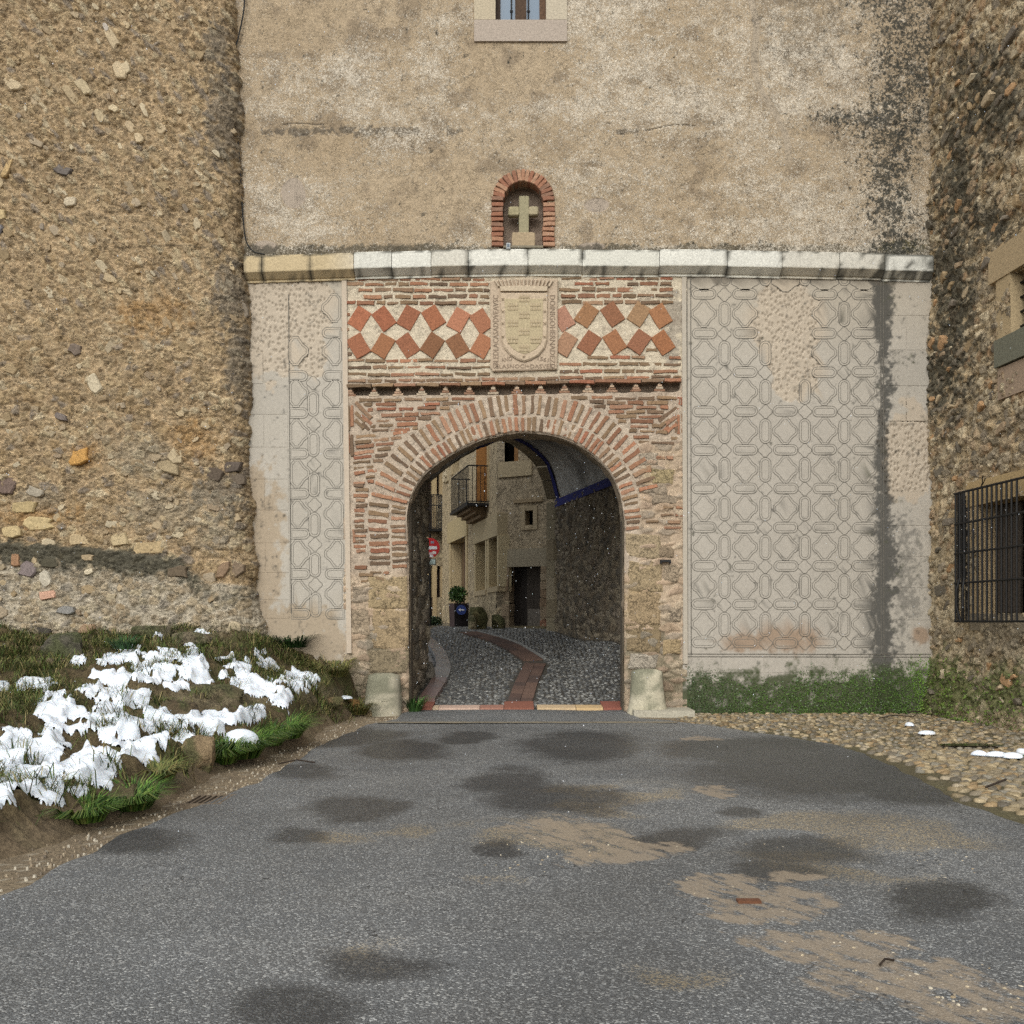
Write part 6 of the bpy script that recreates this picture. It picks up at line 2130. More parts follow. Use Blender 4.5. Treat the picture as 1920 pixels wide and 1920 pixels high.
# ---- foliage helpers
def leaf_cloud(name, centre, rad, count, size, cols, parent=None, seed=1, squash=1.0):
    g = np.random.default_rng(seed)
    d = g.normal(size=(count, 3)); d /= np.linalg.norm(d, axis=1, keepdims=True)
    r_ = g.uniform(.25, 1, count) ** .6
    lump = .75 + .5 * fbm(d[:, 0] * 3 + d[:, 2] * 2, d[:, 1] * 3 + seed, seed, 2)
    Cn = np.array(centre) + d * (r_ * lump)[:, None] * np.array(rad)
    u = g.normal(size=(count, 3)); u /= np.linalg.norm(u, axis=1, keepdims=True)
    w = np.cross(u, g.normal(size=(count, 3))); w /= np.linalg.norm(w, axis=1, keepdims=True)
    s_ = size * g.uniform(.6, 1.3, count)[:, None]
    V = np.stack([Cn - u * s_, Cn + w * s_ * .45, Cn + u * s_, Cn - w * s_ * .45], 1).reshape(-1, 3)
    f = np.arange(count * 4).reshape(-1, 4)
    cc = np.array([lin(c) for c in cols])[g.integers(0, len(cols), count)] * g.uniform(.7, 1.25, (count, 1))
    return mk(name, V, f, m_leaf, parent, np.repeat(cc, 4, 0))


shr = thing('shrub', 'leafy green shrub growing out of the dark brown planter', 'shrub', (fx(858, py_), py_ + .25, zt))
leaf_cloud('foliage', (fx(857, py_), py_ + .25, fz(1114, py_)), (.27, .24, .26), 900, .045, [(58, 92, 36), (74, 112, 44), (44, 74, 30), (96, 130, 60)], shr, 5)
acc = Acc()
for k in range(7):
    a_ = (random.uniform(-.2, .22), random.uniform(-.15, .15), random.uniform(.25, .48))
    V, f = tube_vf([(fx(858, py_), py_ + .25, zt - .12), (fx(858, py_) + a_[0] * .5, py_ + .25 + a_[1] * .5, zt + a_[2] * .5), (fx(858, py_) + a_[0], py_ + .25 + a_[1], zt + a_[2])], [.012, .009, .004], 5); acc.add(V, f, lin((80, 70, 46)))
acc.build('stems', m_wood, shr)

ty = 15.2
tr = thing('stone_trough', 'low pale stone trough by the far house foot', 'trough', (fx(813, ty), ty, float(fl(fx(813, ty), ty))))
soft_box('basin', fx(803, ty), fx(828, ty), ty, ty + .5, fz(1187, ty), fz(1173, ty), (132, 118, 88), tr, .02)
hd = thing('potted_hedge', 'small dark green hedge plant growing in the stone trough', 'plant', (fx(813, ty), ty + .2, fz(1173, ty)))
leaf_cloud('foliage', (fx(813, ty), ty + .22, fz(1165, ty)), (.30, .22, .18), 700, .04, [(46, 66, 36), (38, 58, 32), (70, 88, 50)], hd, 8)


def boulder(name, label, cat, x, y, z, rx, ry, rz, col, seed, group=None, yaw=0.0, moss=0.0, parts=None):
    n, m_ = 26, 16
    g_ = np.random.default_rng(seed * 7 + 3)
    pn = g_.normal(size=(15, 3)); pn /= np.linalg.norm(pn, axis=1, keepdims=True)
    pn = np.vstack([pn, [(0, 0, 1), (0, 0, -1), (1, 0, .1), (-1, .1, 0), (0, -1, .2), (0, 1, 0)]])
    ph_ = g_.uniform(.62, .95, len(pn))
    V = []
    for k in range(m_ + 1):
        ph = math.pi * k / m_
        for i in range(n):
            th = 2 * math.pi * i / n
            d = np.array((math.sin(ph) * math.cos(th), math.sin(ph) * math.sin(th), math.cos(ph)))
            q = pn @ d
            r_ = float(np.min(np.where(q > .15, ph_ / np.maximum(q, .15), 9)))
            w_ = min(r_, 1.15) * (.9 + .22 * float(fbm(np.array(d[0] * 4 + d[2] * 2.3 + seed), np.array(d[1] * 4 - d[2] * 2), seed, 4)))
            V.append(d * w_)
    V = np.array(V) * np.array((rx, ry, rz))
    ca, sa = math.cos(yaw), math.sin(yaw)
    V = np.c_[V[:, 0] * ca - V[:, 1] * sa, V[:, 0] * sa + V[:, 1] * ca, V[:, 2]] + np.array((x, y, z))
    Fc = [(k * n + i, (k + 1) * n + i, (k + 1) * n + (i + 1) % n, k * n + (i + 1) % n) for k in range(m_) for i in range(n)]
    nz = fbm(V[:, 0] * 6 + V[:, 1] * 3, V[:, 2] * 6, seed, 4)
    C = np.tile(lin(col), (len(V), 1)) * (.8 + .4 * nz)[:, None]
    if moss: C = mixc(C, lin((80, 84, 48)), sm(nz + moss * .3, .5, .75) * .8)
    o = mk(name, V, Fc, m_rubble, None, C, smooth=False, origin=(x, y, z - rz * .8))
    return tag(o, label, cat, group)


by = 10.2
boulder('boulder', 'mossy boulder at the house corner between planter and dark door', 'rock', fx(898, by), by, 1.62, .30, .3, .46, (150, 134, 90), 41, moss=.8, yaw=.5)
boulder('boulder', 'pale rock leaning on the mossy boulder beside the planter', 'rock', fx(886, by - .2), by - .2, 1.5, .17, .2, .34, (176, 160, 124), 43, moss=.2)
boulder('boulder', 'low mossy stone at the foot of the dark wooden door jamb', 'rock', fx(935, by), by + .1, 1.52, .24, .2, .3, (132, 122, 84), 44, moss=.9)
boulder('boulder', 'rounded stone at the foot of the dark left jamb inside the passage', 'rock', fx(803, 3.0), 2.85, float(fl(-1.6, 2.85)) + .12, .16, .22, .3, (110, 102, 90), 45)

# ------------------------------------------------------------------ bank, snow, rocks, grass
bx = np.arange(-9.7, -2.25, .0165); byy = np.arange(-13.2, -.02, .019)
BX, BY = np.meshgrid(bx, byy)
BZ = bank_z(BX, BY)
nf = fbm(BX * 8, BY * 8, 401, 2, .5); n = fbm(BX * 1.8, BY * 1.8, 402, 4)
BZ = BZ + np.where(BZ > .0, .035 * (nf - .5), 0)
nf = fbm(BX * 14, BY * 14, 401, 4, .6)
db = 18 + BY
BZ0 = bank_z(BX, BY)
BPX = 960 + BX * F / db; BPY = HZ - (BZ - 1.6) * F / db
c = mixc(lin((84, 70, 48)), lin((112, 96, 64)), nf)
c = mixc(c, lin((74, 78, 36)), sm(fbm(BX * 3, BY * 3, 403, 4), .46, .66) * .65)
rockm = sm(ell(BPX, BPY, [(400, 1310, 130, 26), (330, 1330, 60, 14), (300, 1190, 160, 22), (120, 1225, 70, 30), (600, 1300, 60, 20)]) + (nf - .5) * .8, .0, .4)
c = mixc(c, mixc(lin((96, 88, 68)), lin((132, 116, 86)), nf), rockm * .8)
foot_ = sm(BZ, .28, .03)
c = mixc(c, lin((136, 116, 90)), foot_ * .7)
inside_b = BX < bank_edge(BY) + .2
kq = inside_b[:-1, :-1] & inside_b[1:, 1:] & inside_b[:-1, 1:] & inside_b[1:, :-1]
pxc = BPX[:-1, :-1]; kq &= (pxc > -260)
bank = sheet('bank', BX, BY, BZ, c, m_soil, None, kq)
tag(bank, kind='structure')

SN = [(560, 650, 60, 25), (650, 600, 40, 20), (720, 640, 60, 30), (830, 630, 60, 20), (760, 680, 90, 25), (900, 700, 100, 30), (960, 640, 50, 25), (1020, 690, 40, 20), (1140, 630, 50, 18), (1190, 680, 60, 15), (1000, 745, 40, 15),
      (520, 725, 80, 15), (640, 740, 110, 25), (760, 745, 60, 15), (180, 750, 40, 30), (120, 790, 20, 35), (230, 800, 40, 12), (15, 780, 20, 24),
      (490, 810, 90, 25), (620, 830, 120, 40), (690, 830, 40, 40), (270, 850, 50, 25), (300, 930, 120, 60), (400, 960, 60, 40), (330, 990, 70, 30), (560, 900, 70, 30), (600, 980, 120, 50), (720, 930, 80, 60), (800, 950, 50, 40), (880, 780, 50, 22),
      (1180, 730, 70, 25), (1250, 750, 60, 30), (1300, 780, 60, 35), (1340, 660, 40, 20), (1300, 620, 25, 20), (1400, 760, 50, 20), (1480, 720, 50, 20), (1550, 745, 60, 25), (1500, 790, 60, 20), (1400, 840, 50, 35), (1450, 880, 40, 30), (1130, 860, 18, 12),
      (960, 930, 60, 25), (1080, 940, 120, 30), (1040, 980, 120, 30), (1180, 970, 70, 40), (1250, 950, 70, 35), (1300, 920, 60, 20), (1380, 960, 70, 30), (1480, 950, 50, 25), (1520, 1010, 30, 20), (1420, 1000, 40, 20),
      (1390, 1080, 50, 30), (1480, 1080, 40, 15), (945, 1050, 80, 28), (590, 1070, 30, 18),
      (40, 1040, 60, 35), (100, 1090, 110, 45), (60, 1130, 90, 40), (230, 1100, 70, 45), (180, 1150, 110, 40), (320, 1060, 30, 15), (270, 1040, 60, 20), (100, 1200, 120, 40), (220, 1200, 100, 40), (420, 1160, 110, 40), (380, 1210, 100, 35), (470, 1130, 90, 20), (560, 1150, 40, 40), (500, 1220, 70, 30), (540, 1230, 30, 30), (640, 1160, 60, 20), (760, 1080, 80, 20), (700, 1120, 70, 25), (680, 1160, 60, 35), (700, 1230, 40, 35), (820, 1150, 80, 45), (860, 1180, 50, 35),
      (140, 1260, 140, 40), (90, 1310, 90, 30), (230, 1310, 100, 40), (180, 1370, 70, 40), (340, 1330, 80, 30), (200, 1420, 50, 30), (40, 1370, 40, 25), (420, 1350, 110, 30), (350, 1390, 80, 30), (520, 1300, 120, 35), (580, 1350, 70, 35), (560, 1410, 50, 40), (480, 1480, 40, 45), (540, 1465, 14, 12), (40, 1450, 50, 30), (80, 1520, 80, 35), (60, 1580, 70, 30), (170, 1500, 50, 20), (360, 1505, 40, 12),
      (-60, 1100, 90, 60), (-60, 1200, 90, 80), (-60, 1330, 90, 80), (-60, 1480, 80, 60),
      (720, 510, 45, 7), (800, 525, 24, 9), (1010, 520, 28, 9), (960, 565, 12, 9), (390, 648, 16, 9)]
SNP = [(a_ / 2.667, 1000 + b_ / 2.667, rx * 1.12 / 2.667, ry * 1.18 / 2.667) for a_, b_, rx, ry in SN]
SPX = 960 + BX * F / db; SPY = HZ - (gauss(BZ0) - 1.6) * F / db
jx1 = 14 * (fbm(BX * 2.6, BY * 2.6, 405, 4) - .5); jy1 = 9 * (fbm(BX * 2.6, BY * 2.6, 406, 4) - .5)
fm = ell(SPX + jx1, SPY + jy1, SNP)
fm = np.minimum(fm, .5) + .55 * (fbm(BX * 3.2, BY * 3.2, 407, 3) - .5)
fm = np.where(BX < bank_edge(BY) - .34, fm, -1)
BZs = gauss(BZ0, 3, 2)
gs = np.random.default_rng(83)
fs = np.full(BX.shape, -1.0)
cy_, cx_ = np.nonzero((fm > .06) & (SPX > -130))
pick = gs.choice(len(cy_), 1250)
for q in pick:
    r0_, c0_ = cy_[q], cx_[q]
    R_ = gs.uniform(.045, .12) * (.75 + .5 * min(1.0, max(0.0, fm[r0_, c0_]) * 2))
    hr, hc = int(R_ / .019) + 2, int(R_ / .0165) + 2
    sl = (slice(max(0, r0_ - hr), r0_ + hr + 1), slice(max(0, c0_ - hc), c0_ + hc + 1))
    d2 = (BX[sl] - BX[r0_, c0_]) ** 2 * gs.uniform(.75, 1.3) + (BY[sl] - BY[r0_, c0_]) ** 2 * gs.uniform(.75, 1.3) + (BZs[sl] - BZs[r0_, c0_]) ** 2
    fs[sl] = np.maximum(fs[sl], (1 - d2 / R_ ** 2) * R_ / .12)
fs = fs + np.where(fs > -.2, .16 * (fbm(BX * 16, BY * 16, 433, 2) - .5), 0)
th = np.clip(fs, 0, 1)
base_ = np.maximum(gauss(np.maximum(BZ, BZs), 2, 1), BZ + .004)
SZ = base_ + np.where(fs > 0, .006 + .042 * np.sqrt(th + .001), .008 + np.clip(fs, -.3, 0) * .35)
kf = (fs > -.16)
ks = (kf[:-1, :-1] & kf[1:, 1:] & kf[:-1, 1:] & kf[1:, :-1]) & (pxc > -120)
snow = sheet('snow', BX, BY, SZ, np.tile((.85, .87, .9), BX.shape + (1,)), m_snow, None, ks)
tag(snow, 'patchy white snow lying over the grass of the bank', 'snow', kind='stuff')

# rocks along the bank
def rock_on(px, py, rx, ry, rz, col, seed, label, z=None, yaw=0, moss=.3):
    p = at_bank(px, py)
    return boulder('boulder', label, 'rock', p[0], p[1], (p[2] if z is None else z) + rz * .15, rx, ry, rz, col, seed, None, yaw, moss), p


rock_on(372, 1432, .22, .25, .24, (150, 126, 92), 51, 'pale tan boulder in the bank edge beside the drain grate', None, .3, .1)
rock_on(660, 1326, .17, .15, .15, (160, 118, 66), 52, 'ochre rock with a cap of snow near the left guard stone', None, .6, 0)
rock_on(622, 1322, .2, .14, .1, (136, 110, 76), 53, 'flat brown stone behind the snow capped ochre rock', None, .2, .2)
rock_on(695, 1318, .14, .13, .13, (142, 122, 88), 54, 'rough stone touching the foot of the left guard stone', None, .9, .4)
rock_on(120, 1222, .34, .25, .26, (92, 86, 72), 55, 'dark mossy boulder against the tower foot', None, .1, .6)
rock_on(285, 1195, .42, .22, .17, (104, 94, 74), 56, 'long dark rock with snow flecks under the tower wall', None, .0, .5)
rock_on(360, 1205, .36, .22, .16, (110, 98, 76), 57, 'brown rock below the tower corner, right of the long dark rock', None, .3, .4)
rock_on(400, 1310, .50, .3, .2, (112, 98, 72), 58, 'broad brown rock bared in the middle of the snowy bank', None, .1, .4)
rock_on(335, 1335, .3, .2, .14, (104, 88, 64), 59, 'small dark rock under the broad bare rock on the bank', None, .4, .4)
p = at_bank(648, 1318)
# snow cap on the ochre rock
pc = at_bank(652, 1324)
def snow_lump(label, x, y, z, rx, ry, rz, seed, group=None):
    n, m_ = 14, 6
    V = []
    for k in range(m_ + 1):
        ph = (math.pi / 2) * k / m_
        for i in range(n):
            th_ = 2 * math.pi * i / n
            d = np.array((math.sin(ph) * math.cos(th_), math.sin(ph) * math.sin(th_), math.cos(ph)))
            w_ = .75 + .5 * float(fbm(np.array(d[0] * 1.6 + seed), np.array(d[1] * 1.6), seed, 3))
            V.append((x + rx * d[0] * w_, y + ry * d[1] * w_, z + rz * d[2]))
    Fc = [(k * n + i, (k + 1) * n + i, (k + 1) * n + (i + 1) % n, k * n + (i + 1) % n) for k in range(m_) for i in range(n)]
    o = mk('snow_lump', V, Fc, m_snow, None, None, smooth=True)
    return tag(o, label, 'snow', group)


snow_lump('small cap of snow lying on the ochre rock near the guard stone', pc[0] - .06, pc[1] - .02, pc[2] + .13, .15, .12, .05, 61)


# ---- grass
def blades(px_, py_, pz_, length, width, lean, cols, seed):
    g = np.random.default_rng(seed)
    n = len(px_)
    P0 = np.stack([px_, py_, pz_], -1)
    an = g.uniform(0, 2 * math.pi, n)
    if isinstance(lean, tuple):
        lx, ly = lean[1] + np.cos(an) * lean[0], lean[2] + np.sin(an) * lean[0]
    else:
        lx, ly = np.cos(an) * lean, np.sin(an) * lean
    L = np.broadcast_to(length, (n,)) * g.uniform(.5, 1.3, n)
    dirv = np.stack([lx, ly, np.ones(n)], -1); dirv /= np.linalg.norm(dirv, axis=1, keepdims=True)
    droop = np.stack([lx, ly, -.9 * np.hypot(lx, ly)], -1)
    wv = np.stack([-np.sin(an), np.cos(an), np.zeros(n)], -1) * (width * g.uniform(.6, 1.3, n))[:, None]
    m1 = P0 + dirv * (L * .5)[:, None]
    tip = P0 + dirv * (L * .8)[:, None] + droop * (L * .35)[:, None]
    V = np.stack([P0 - wv, P0 + wv, m1 + wv * .7, m1 - wv * .7, tip + wv * .15, tip - wv * .15], 1).reshape(-1, 3)
    i = np.arange(n)[:, None] * 6
    f = np.concatenate([i + np.array([[0, 1, 2, 3]]), i + np.array([[3, 2, 4, 5]])], 0)
    cc = np.array([lin(c) for c in cols])[g.integers(0, len(cols), n)] * g.uniform(.7, 1.25, (n, 1))
    return V, f, np.repeat(cc, 6, 0)


GR = [(92, 108, 42), (78, 98, 36), (112, 122, 54), (60, 76, 30), (134, 124, 70), (152, 136, 84), (52, 68, 28), (118, 110, 56)]
g = np.random.default_rng(77)
N = 110000
gx_ = g.uniform(-9.4, -2.5, N); gy_ = g.uniform(-12.6, -.1, N)
gz_ = bank_z(gx_, gy_)
gpx = 960 + gx_ * F / (18 + gy_); gpy = HZ - (gz_ - 1.6) * F / (18 + gy_)
fsn = ell(gpx, gpy, SNP)
den = .05 + 2.2 * (fbm(gx_ * 2.2, gy_ * 2.2, 412, 3) - .42) + .5 * sm(ell(gpx, gpy, [(560, 1240, 140, 50), (620, 1250, 60, 40), (110, 1210, 150, 40), (300, 1190, 160, 20), (60, 1300, 80, 50), (450, 1430, 70, 40), (560, 1390, 50, 40), (260, 1500, 60, 50)]), 0, .4)
bare = sm(ell(gpx, gpy, [(400, 1310, 120, 24), (610, 1320, 60, 22), (380, 1430, 26, 40)]), 0, .3)
ok = (gz_ > .1) & (fsn < -.05) & (g.uniform(0, 1, N) < den * (1 - .85 * bare)) & (gpx > -60)
ok |= (gz_ > .1) & (fsn >= -.05) & (g.uniform(0, 1, N) < .06) & (gpx > -60)
gx2 = []; gy2 = []; q = 0
for k in range(170):
    tx, ty = g.uniform(-9.2, -2.75), g.uniform(-12.2, -.3)
    tz = float(bank_z(np.array(tx), np.array(ty)))
    if tz < .12: continue
    tpx = 960 + tx * F / (18 + ty); tpy = HZ - (tz - 1.6) * F / (18 + ty)
    if float(ell(np.array(tpx), np.array(tpy), [(400, 1310, 120, 24)])) > 0: continue
    nb_ = int(g.uniform(50, 160)); r_ = g.uniform(.05, .14)
    gx2.append(tx + g.normal(0, r_, nb_)); gy2.append(ty + g.normal(0, r_, nb_))
gx2 = np.concatenate(gx2); gy2 = np.concatenate(gy2); gz2 = bank_z(gx2, gy2)
V0, f0, C0 = blades(gx2, gy2, gz2 - .01, .30, .005, .7, GR, 79)
V, f, C = blades(gx_[ok], gy_[ok], gz_[ok] - .01, .10 + .26 * sm(fbm(gx_[ok] * 2.2, gy_[ok] * 2.2, 412, 3), .40, .70), .0042, .8, GR, 78)
V = np.vstack([V, V0]); f = np.vstack([f, f0 + (len(V) - len(V0))]); C = np.vstack([C, C0])
tag(mk('grass', V, f, m_leaf, None, C), 'rough green and yellowed grass covering the bank between the snow', 'grass', kind='stuff')


def tuft(label, x, y, z, n, r_, L, seed, cols=None, lean=(.7, .0, -.25), name='grass_tuft'):
    g_ = np.random.default_rng(seed)
    a_ = g_.uniform(0, 2 * math.pi, n); q = np.sqrt(g_.uniform(0, 1, n)) * r_
    V, f, C = blades(x + q * np.cos(a_), y + q * np.sin(a_), np.full(n, z - .02), L * 1.4, .0075, lean, cols or [(74, 108, 20), (60, 94, 18), (94, 126, 34), (112, 124, 50), (50, 82, 18)], seed)
    return tag(mk(name, V, f, m_leaf, None, C), label, 'grass tuft', 'long grass tufts on the bank')


for k, (px, py, n, r_, L, lab) in enumerate((
        (450, 1420, 900, .22, .36, 'lush overhanging grass tuft with snow on top, at the road edge of the bank'),
        (415, 1428, 500, .16, .30, 'green grass tuft leaning on the pale tan boulder'),
        (535, 1382, 700, .2, .32, 'bright green grass tuft at the bank corner nearest the archway'),
        (505, 1395, 400, .15, .3, 'smaller grass tuft between the two lush tufts at the bank edge'),
        (245, 1512, 600, .17, .24, 'grass tuft with a snow blob drooping over the sandy verge'),
        (160, 1535, 420, .15, .22, 'low grass tuft nearest the camera on the bank foot'),
        (295, 1462, 400, .15, .2, 'short brownish grass tuft under a round snow cushion'),
        (545, 1212, 500, .28, .34, 'dark green clump of weeds against the sgraffito plaster foot'),
        (620, 1232, 420, .3, .36, 'tall yellowish grass clump at the plaster foot near the guard stone'),
        (665, 1262, 320, .22, .34, 'reedy grass clump touching the left guard stone'),
        (285, 1172, 320, .4, .24, 'wide grass clump along the tower foot above the long dark rock'),
        (120, 1188, 320, .45, .24, 'yellowed grass clump at the far left of the tower foot'),
        (235, 1222, 260, .16, .22, 'bright green weed tuft poking through the highest snow patch'))):
    p = at_bank(px, py)
    cols = [(110, 112, 50), (130, 118, 60), (80, 92, 36)] if 'yellow' in lab or 'brownish' in lab or 'reedy' in lab else ([(44, 78, 36), (56, 96, 40), (38, 64, 30)] if 'weed' in lab else None)
    tuft(lab, p[0], p[1], p[2], n, r_, L, 500 + k, cols)
pj = (fx(778, .2), .1, .03)
t_ = tuft('small green grass tuft at the foot of the left arch jamb', pj[0], pj[1], pj[2], 260, .12, .3, 540, [(70, 110, 40), (90, 130, 56), (52, 86, 34)], .6)
t_['group'] = 'weeds at the wall feet'
# snow sitting on the lush tuft
p = at_bank(450, 1412)
snow_lump('thick cushion of snow on the lush grass tuft at the road edge', p[0] + .02, p[1] - .05, p[2] + .08, .21, .2, .17, 62)
snow_lump('drooping lobe of snow in front of the thick snow cushion', p[0] - .10, p[1] - .16, p[2] - .02, .14, .12, .13, 63)

# drain grate in the verge
dg = thing('drain_grate', 'rusty slotted drain grate set in the sandy verge beside the road', 'drain grate', at_ground(392, 1501))
gx0, gy0, _ = at_ground(392, 1501)
for k in range(7):
    V, f = box_vf(gx0 - .16 + k * .05, gx0 - .142 + k * .05, gy0 - .22, gy0 + .22, -.03, .012); mk('slat', V, f, m_wood, dg, lin((112, 96, 78)))
for sx_ in (-.24, .22):
    V, f = box_vf(gx0 - .18, gx0 + .18, gy0 + sx_, gy0 + sx_ + .02, -.03, .014); mk('end_rail', V, f, m_wood, dg, lin((120, 104, 84)))
V, f = box_vf(gx0 - .17, gx0 + .17, gy0 - .22, gy0 + .22, -.06, -.016); mk('pit', V, f, m_dark, dg)

# ------------------------------------------------------------------ cobbles on the right
cob = thing('cobbled_apron', 'rounded river cobbles paving the corner by the side building', 'paving', (5.5, -3, 0), kind='structure')
del cob['category']; del cob['label']
cobs = []
for yy in np.arange(-10.6, -.05, .095):
    xr0 = np.interp(yy, RE_R[:, 0], RE_R[:, 1]) + .1
    for xx in np.arange(2.3, 8.6, .135):
        x_ = xx + random.uniform(-.035, .035) + .06 * (int(yy / .095) % 2); y_ = yy + random.uniform(-.02, .02)
        if x_ < xr0 + random.uniform(0, .25): continue
        if x_ > 7.3 - .083 * y_: continue
        pxq = 960 + x_ * F / (18 + y_)
        if pxq > 1990 or pxq < 1270: continue
        if x_ < 2.9 and y_ > -.75: continue
        if random.random() < .12: continue
        cobs.append((x_, y_, pxq))
cobs.sort(key=lambda q: q[1] + (100 if q[2] > 1925 else 0))
CBC = [(170, 148, 108), (150, 130, 94), (186, 164, 124), (138, 122, 94), (160, 132, 90), (128, 116, 96), (176, 158, 128), (146, 136, 116)]
protos = []
for k in range(16):
    V, f = lump_vf(.062 * random.uniform(.85, 1.2), .042 * random.uniform(.85, 1.15), random.uniform(-.3, .3), .026, 8, .03, .2, .6)
    o = mk('cobblestone', V, f, m_cobble, cob, lin(CBC[k % 8]) * random.uniform(.5, .9), origin=(0, 0, 0), smooth=True)
    protos.append(o)
A = Acc()
for i, (x_, y_, pq) in enumerate(cobs):
    if i < 295:
        o = protos[i] if i < 16 else protos[random.randrange(16)].copy()
        if i >= 16: COL.objects.link(o); o.parent = cob
        o.location = Vector((x_, y_, -.024)) - Vector((5.5, -3, 0))
        o.rotation_euler = (0, 0, random.uniform(-.3, .3))
    else:
        pebble_acc(A, x_, y_, -.024, random.uniform(.034, .048), random.uniform(.014, .032), lin(random.choice(CBC)) * random.uniform(.45, .9), 7, random.uniform(1.1, 1.6), random.uniform(-.3, .3))
tag(A.build('far_cobbles', m_cobble, cob, smooth=True), kind='stuff')

# hollows with meltwater and snow on the cobbles
def puddle(px, py, rx, ry):
    x, y, _ = at_ground(px, py)
    n = 26
    V = [(x, y, .012)]
    for i in range(n):
        a_ = 2 * math.pi * i / n; w_ = .75 + .5 * float(vnoise(np.array(math.cos(a_) * 2 + px), np.array(math.sin(a_) * 2), 5))
        V.append((x + rx * w_ * math.cos(a_), y + ry * w_ * math.sin(a_), .012))
    return mk('water', V, [(0, 1 + i, 1 + (i + 1) % n) for i in range(n)], m_water, None)


tag(puddle(1820, 1398, .36, .16), kind='structure')
tag(puddle(1890, 1418, .42, .14), kind='structure')
for k, (px, py, rx, rz, lab) in enumerate(((1738, 1376, .13, .05, 'single snow lump lying alone on the cobbles'), (1705, 1360, .06, .05, 'tiny snow ball on the cobbles by the wall'), (1836, 1416, .09, .06, 'snow lump at the left end of the water hollow'),
                                           (1868, 1418, .14, .06, 'long snow lump in the middle of the water hollow'), (1898, 1420, .12, .06, 'snow lump beside the long one in the water hollow'), (1916, 1411, .07, .05, 'snow bit at the frame edge behind the water hollow'))):
    x, y, _ = at_ground(px, py)
    snow_lump(lab, x, y, .0, rx, .10, rz, 70 + k, 'snow lumps on the cobbles')

# debris: twigs, leaves, a broken brick
def twig(label, pts, r_=.007):
    V, f = tube_vf(pts, r_, 5)
    tag(mk('twig', V, f, m_wood, None, lin((56, 44, 34))), label, 'twig')


x, y, _ = at_ground(1868, 1478); twig('dark broken twig lying on the cobbles near the road edge', [(x - .13, y - .06, .02), (x, y, .05), (x + .14, y + .1, .07)], .011)
x, y, _ = at_ground(1700, 1348); twig('tangled dry twig on the cobbles at the mossy wall foot', [(x - .5, y - .1, .02), (x - .2, y + .02, .06), (x + .1, y - .03, .04), (x + .25, y + .1, .12), (x + .05, y + .14, .1)], .009)
x, y, _ = at_ground(1660, 1812); twig('short curved twig lying on the sand streak of the road', [(x - .04, y - .04, .02), (x, y, .035), (x + .05, y + .03, .02)], .006)
x, y, _ = at_ground(555, 1432); twig('dark twig at the road edge below the grass tufts', [(x - .2, y, -.0), (x, y + .04, .04), (x + .22, y - .04, .02)], .009)
for (px, py, lab) in ((1596, 1371, 'small yellow fallen leaf on the cobbles'), (1732, 1459, 'tiny yellow leaf on the dark damp asphalt')):
    x, y, _ = at_ground(px, py)
    V = [(x - .05, y, .035), (x, y - .025, .045), (x + .055, y, .04), (x, y + .025, .03)]
    tag(mk('fallen_leaf', V, [(0, 1, 2, 3)], m_leaf, None, lin((210, 160, 40))), lab, 'leaf')
x, y, _ = at_ground(1404, 1696)
V, f = box_vf(x - .065, x + .065, y - .03, y + .03, .0, .028); tag(mk('brick_fragment', V, f, m_brick, None, lin((112, 72, 48))), 'brown brick piece stuck in the sand streak on the road', 'brick')

# loose gravel on verge and sand
A = Acc()
g = np.random.default_rng(91)
for k in range(1700):
    q = g.uniform()
    if q < .5:
        y = g.uniform(-12.5, -.6); x = np.interp(y, RE_L[:, 0], RE_L[:, 1]) - abs(g.normal(0, .28)) + .03
        if x < bank_edge(y): continue
        z = -.02; cc = random.choice([(168, 150, 122), (140, 122, 98), (190, 178, 156), (120, 106, 88)])
    else:
        px, py = g.uniform(900, 1920), g.uniform(1530, 1915)
        if float(ell(np.array(px), np.array(py), SAND + GRAV)) < .1: continue
        x, y, _ = at_ground(px, py); z = .004; cc = random.choice([(190, 172, 140), (168, 146, 112), (206, 192, 166), (150, 134, 110)])
    pebble_acc(A, x, y, z, g.uniform(.005, .013), g.uniform(.006, .012), lin(cc), 5, g.uniform(1, 1.5), g.uniform(0, 3))
tag(A.build('gravel', m_cobble), 'loose pale gravel scattered over road and verge', 'gravel', kind='stuff')

# ------------------------------------------------------------------ moss and creepers at the foot of the right wall
g = np.random.default_rng(93)
N = 21000
mpx = g.uniform(1288, 1750, N); mpy = 1338 - 112 * g.uniform(0, 1, N) ** 1.25
topy = np.interp(mpx, (1288, 1340, 1420, 1480, 1520, 1600, 1680, 1750), (1238, 1252, 1262, 1266, 1244, 1232, 1228, 1225)) + 44 * (fbm(mpx / 34.0, mpx * 0, 421, 4) - .5)
dens = sm(mpy - topy, -6, 34)
ok = g.uniform(0, 1, N) < dens * (.45 + .6 * fbm(mpx / 18.0, mpy / 18.0, 422, 3))
mpx, mpy = mpx[ok], mpy[ok]
n = len(mpx)
dep = .006 + .06 * sm(mpy, 1250, 1335) * g.uniform(0, 1, n)
Cn = np.stack([(mpx - 960) / 106.667, -dep, 1.6 + (HZ - mpy) / 106.667], -1)
u = g.normal(size=(n, 3)) * np.array((1, .5, 1)); u /= np.linalg.norm(u, axis=1, keepdims=True)
w = np.cross(u, np.array((0, -1.0, 0)) + .6 * g.normal(size=(n, 3))); w /= np.linalg.norm(w, axis=1, keepdims=True)
s_ = (.013 * g.uniform(.5, 1.4, n))[:, None]
V = np.stack([Cn - u * s_, Cn + w * s_ * .6, Cn + u * s_, Cn - w * s_ * .6], 1).reshape(-1, 3)
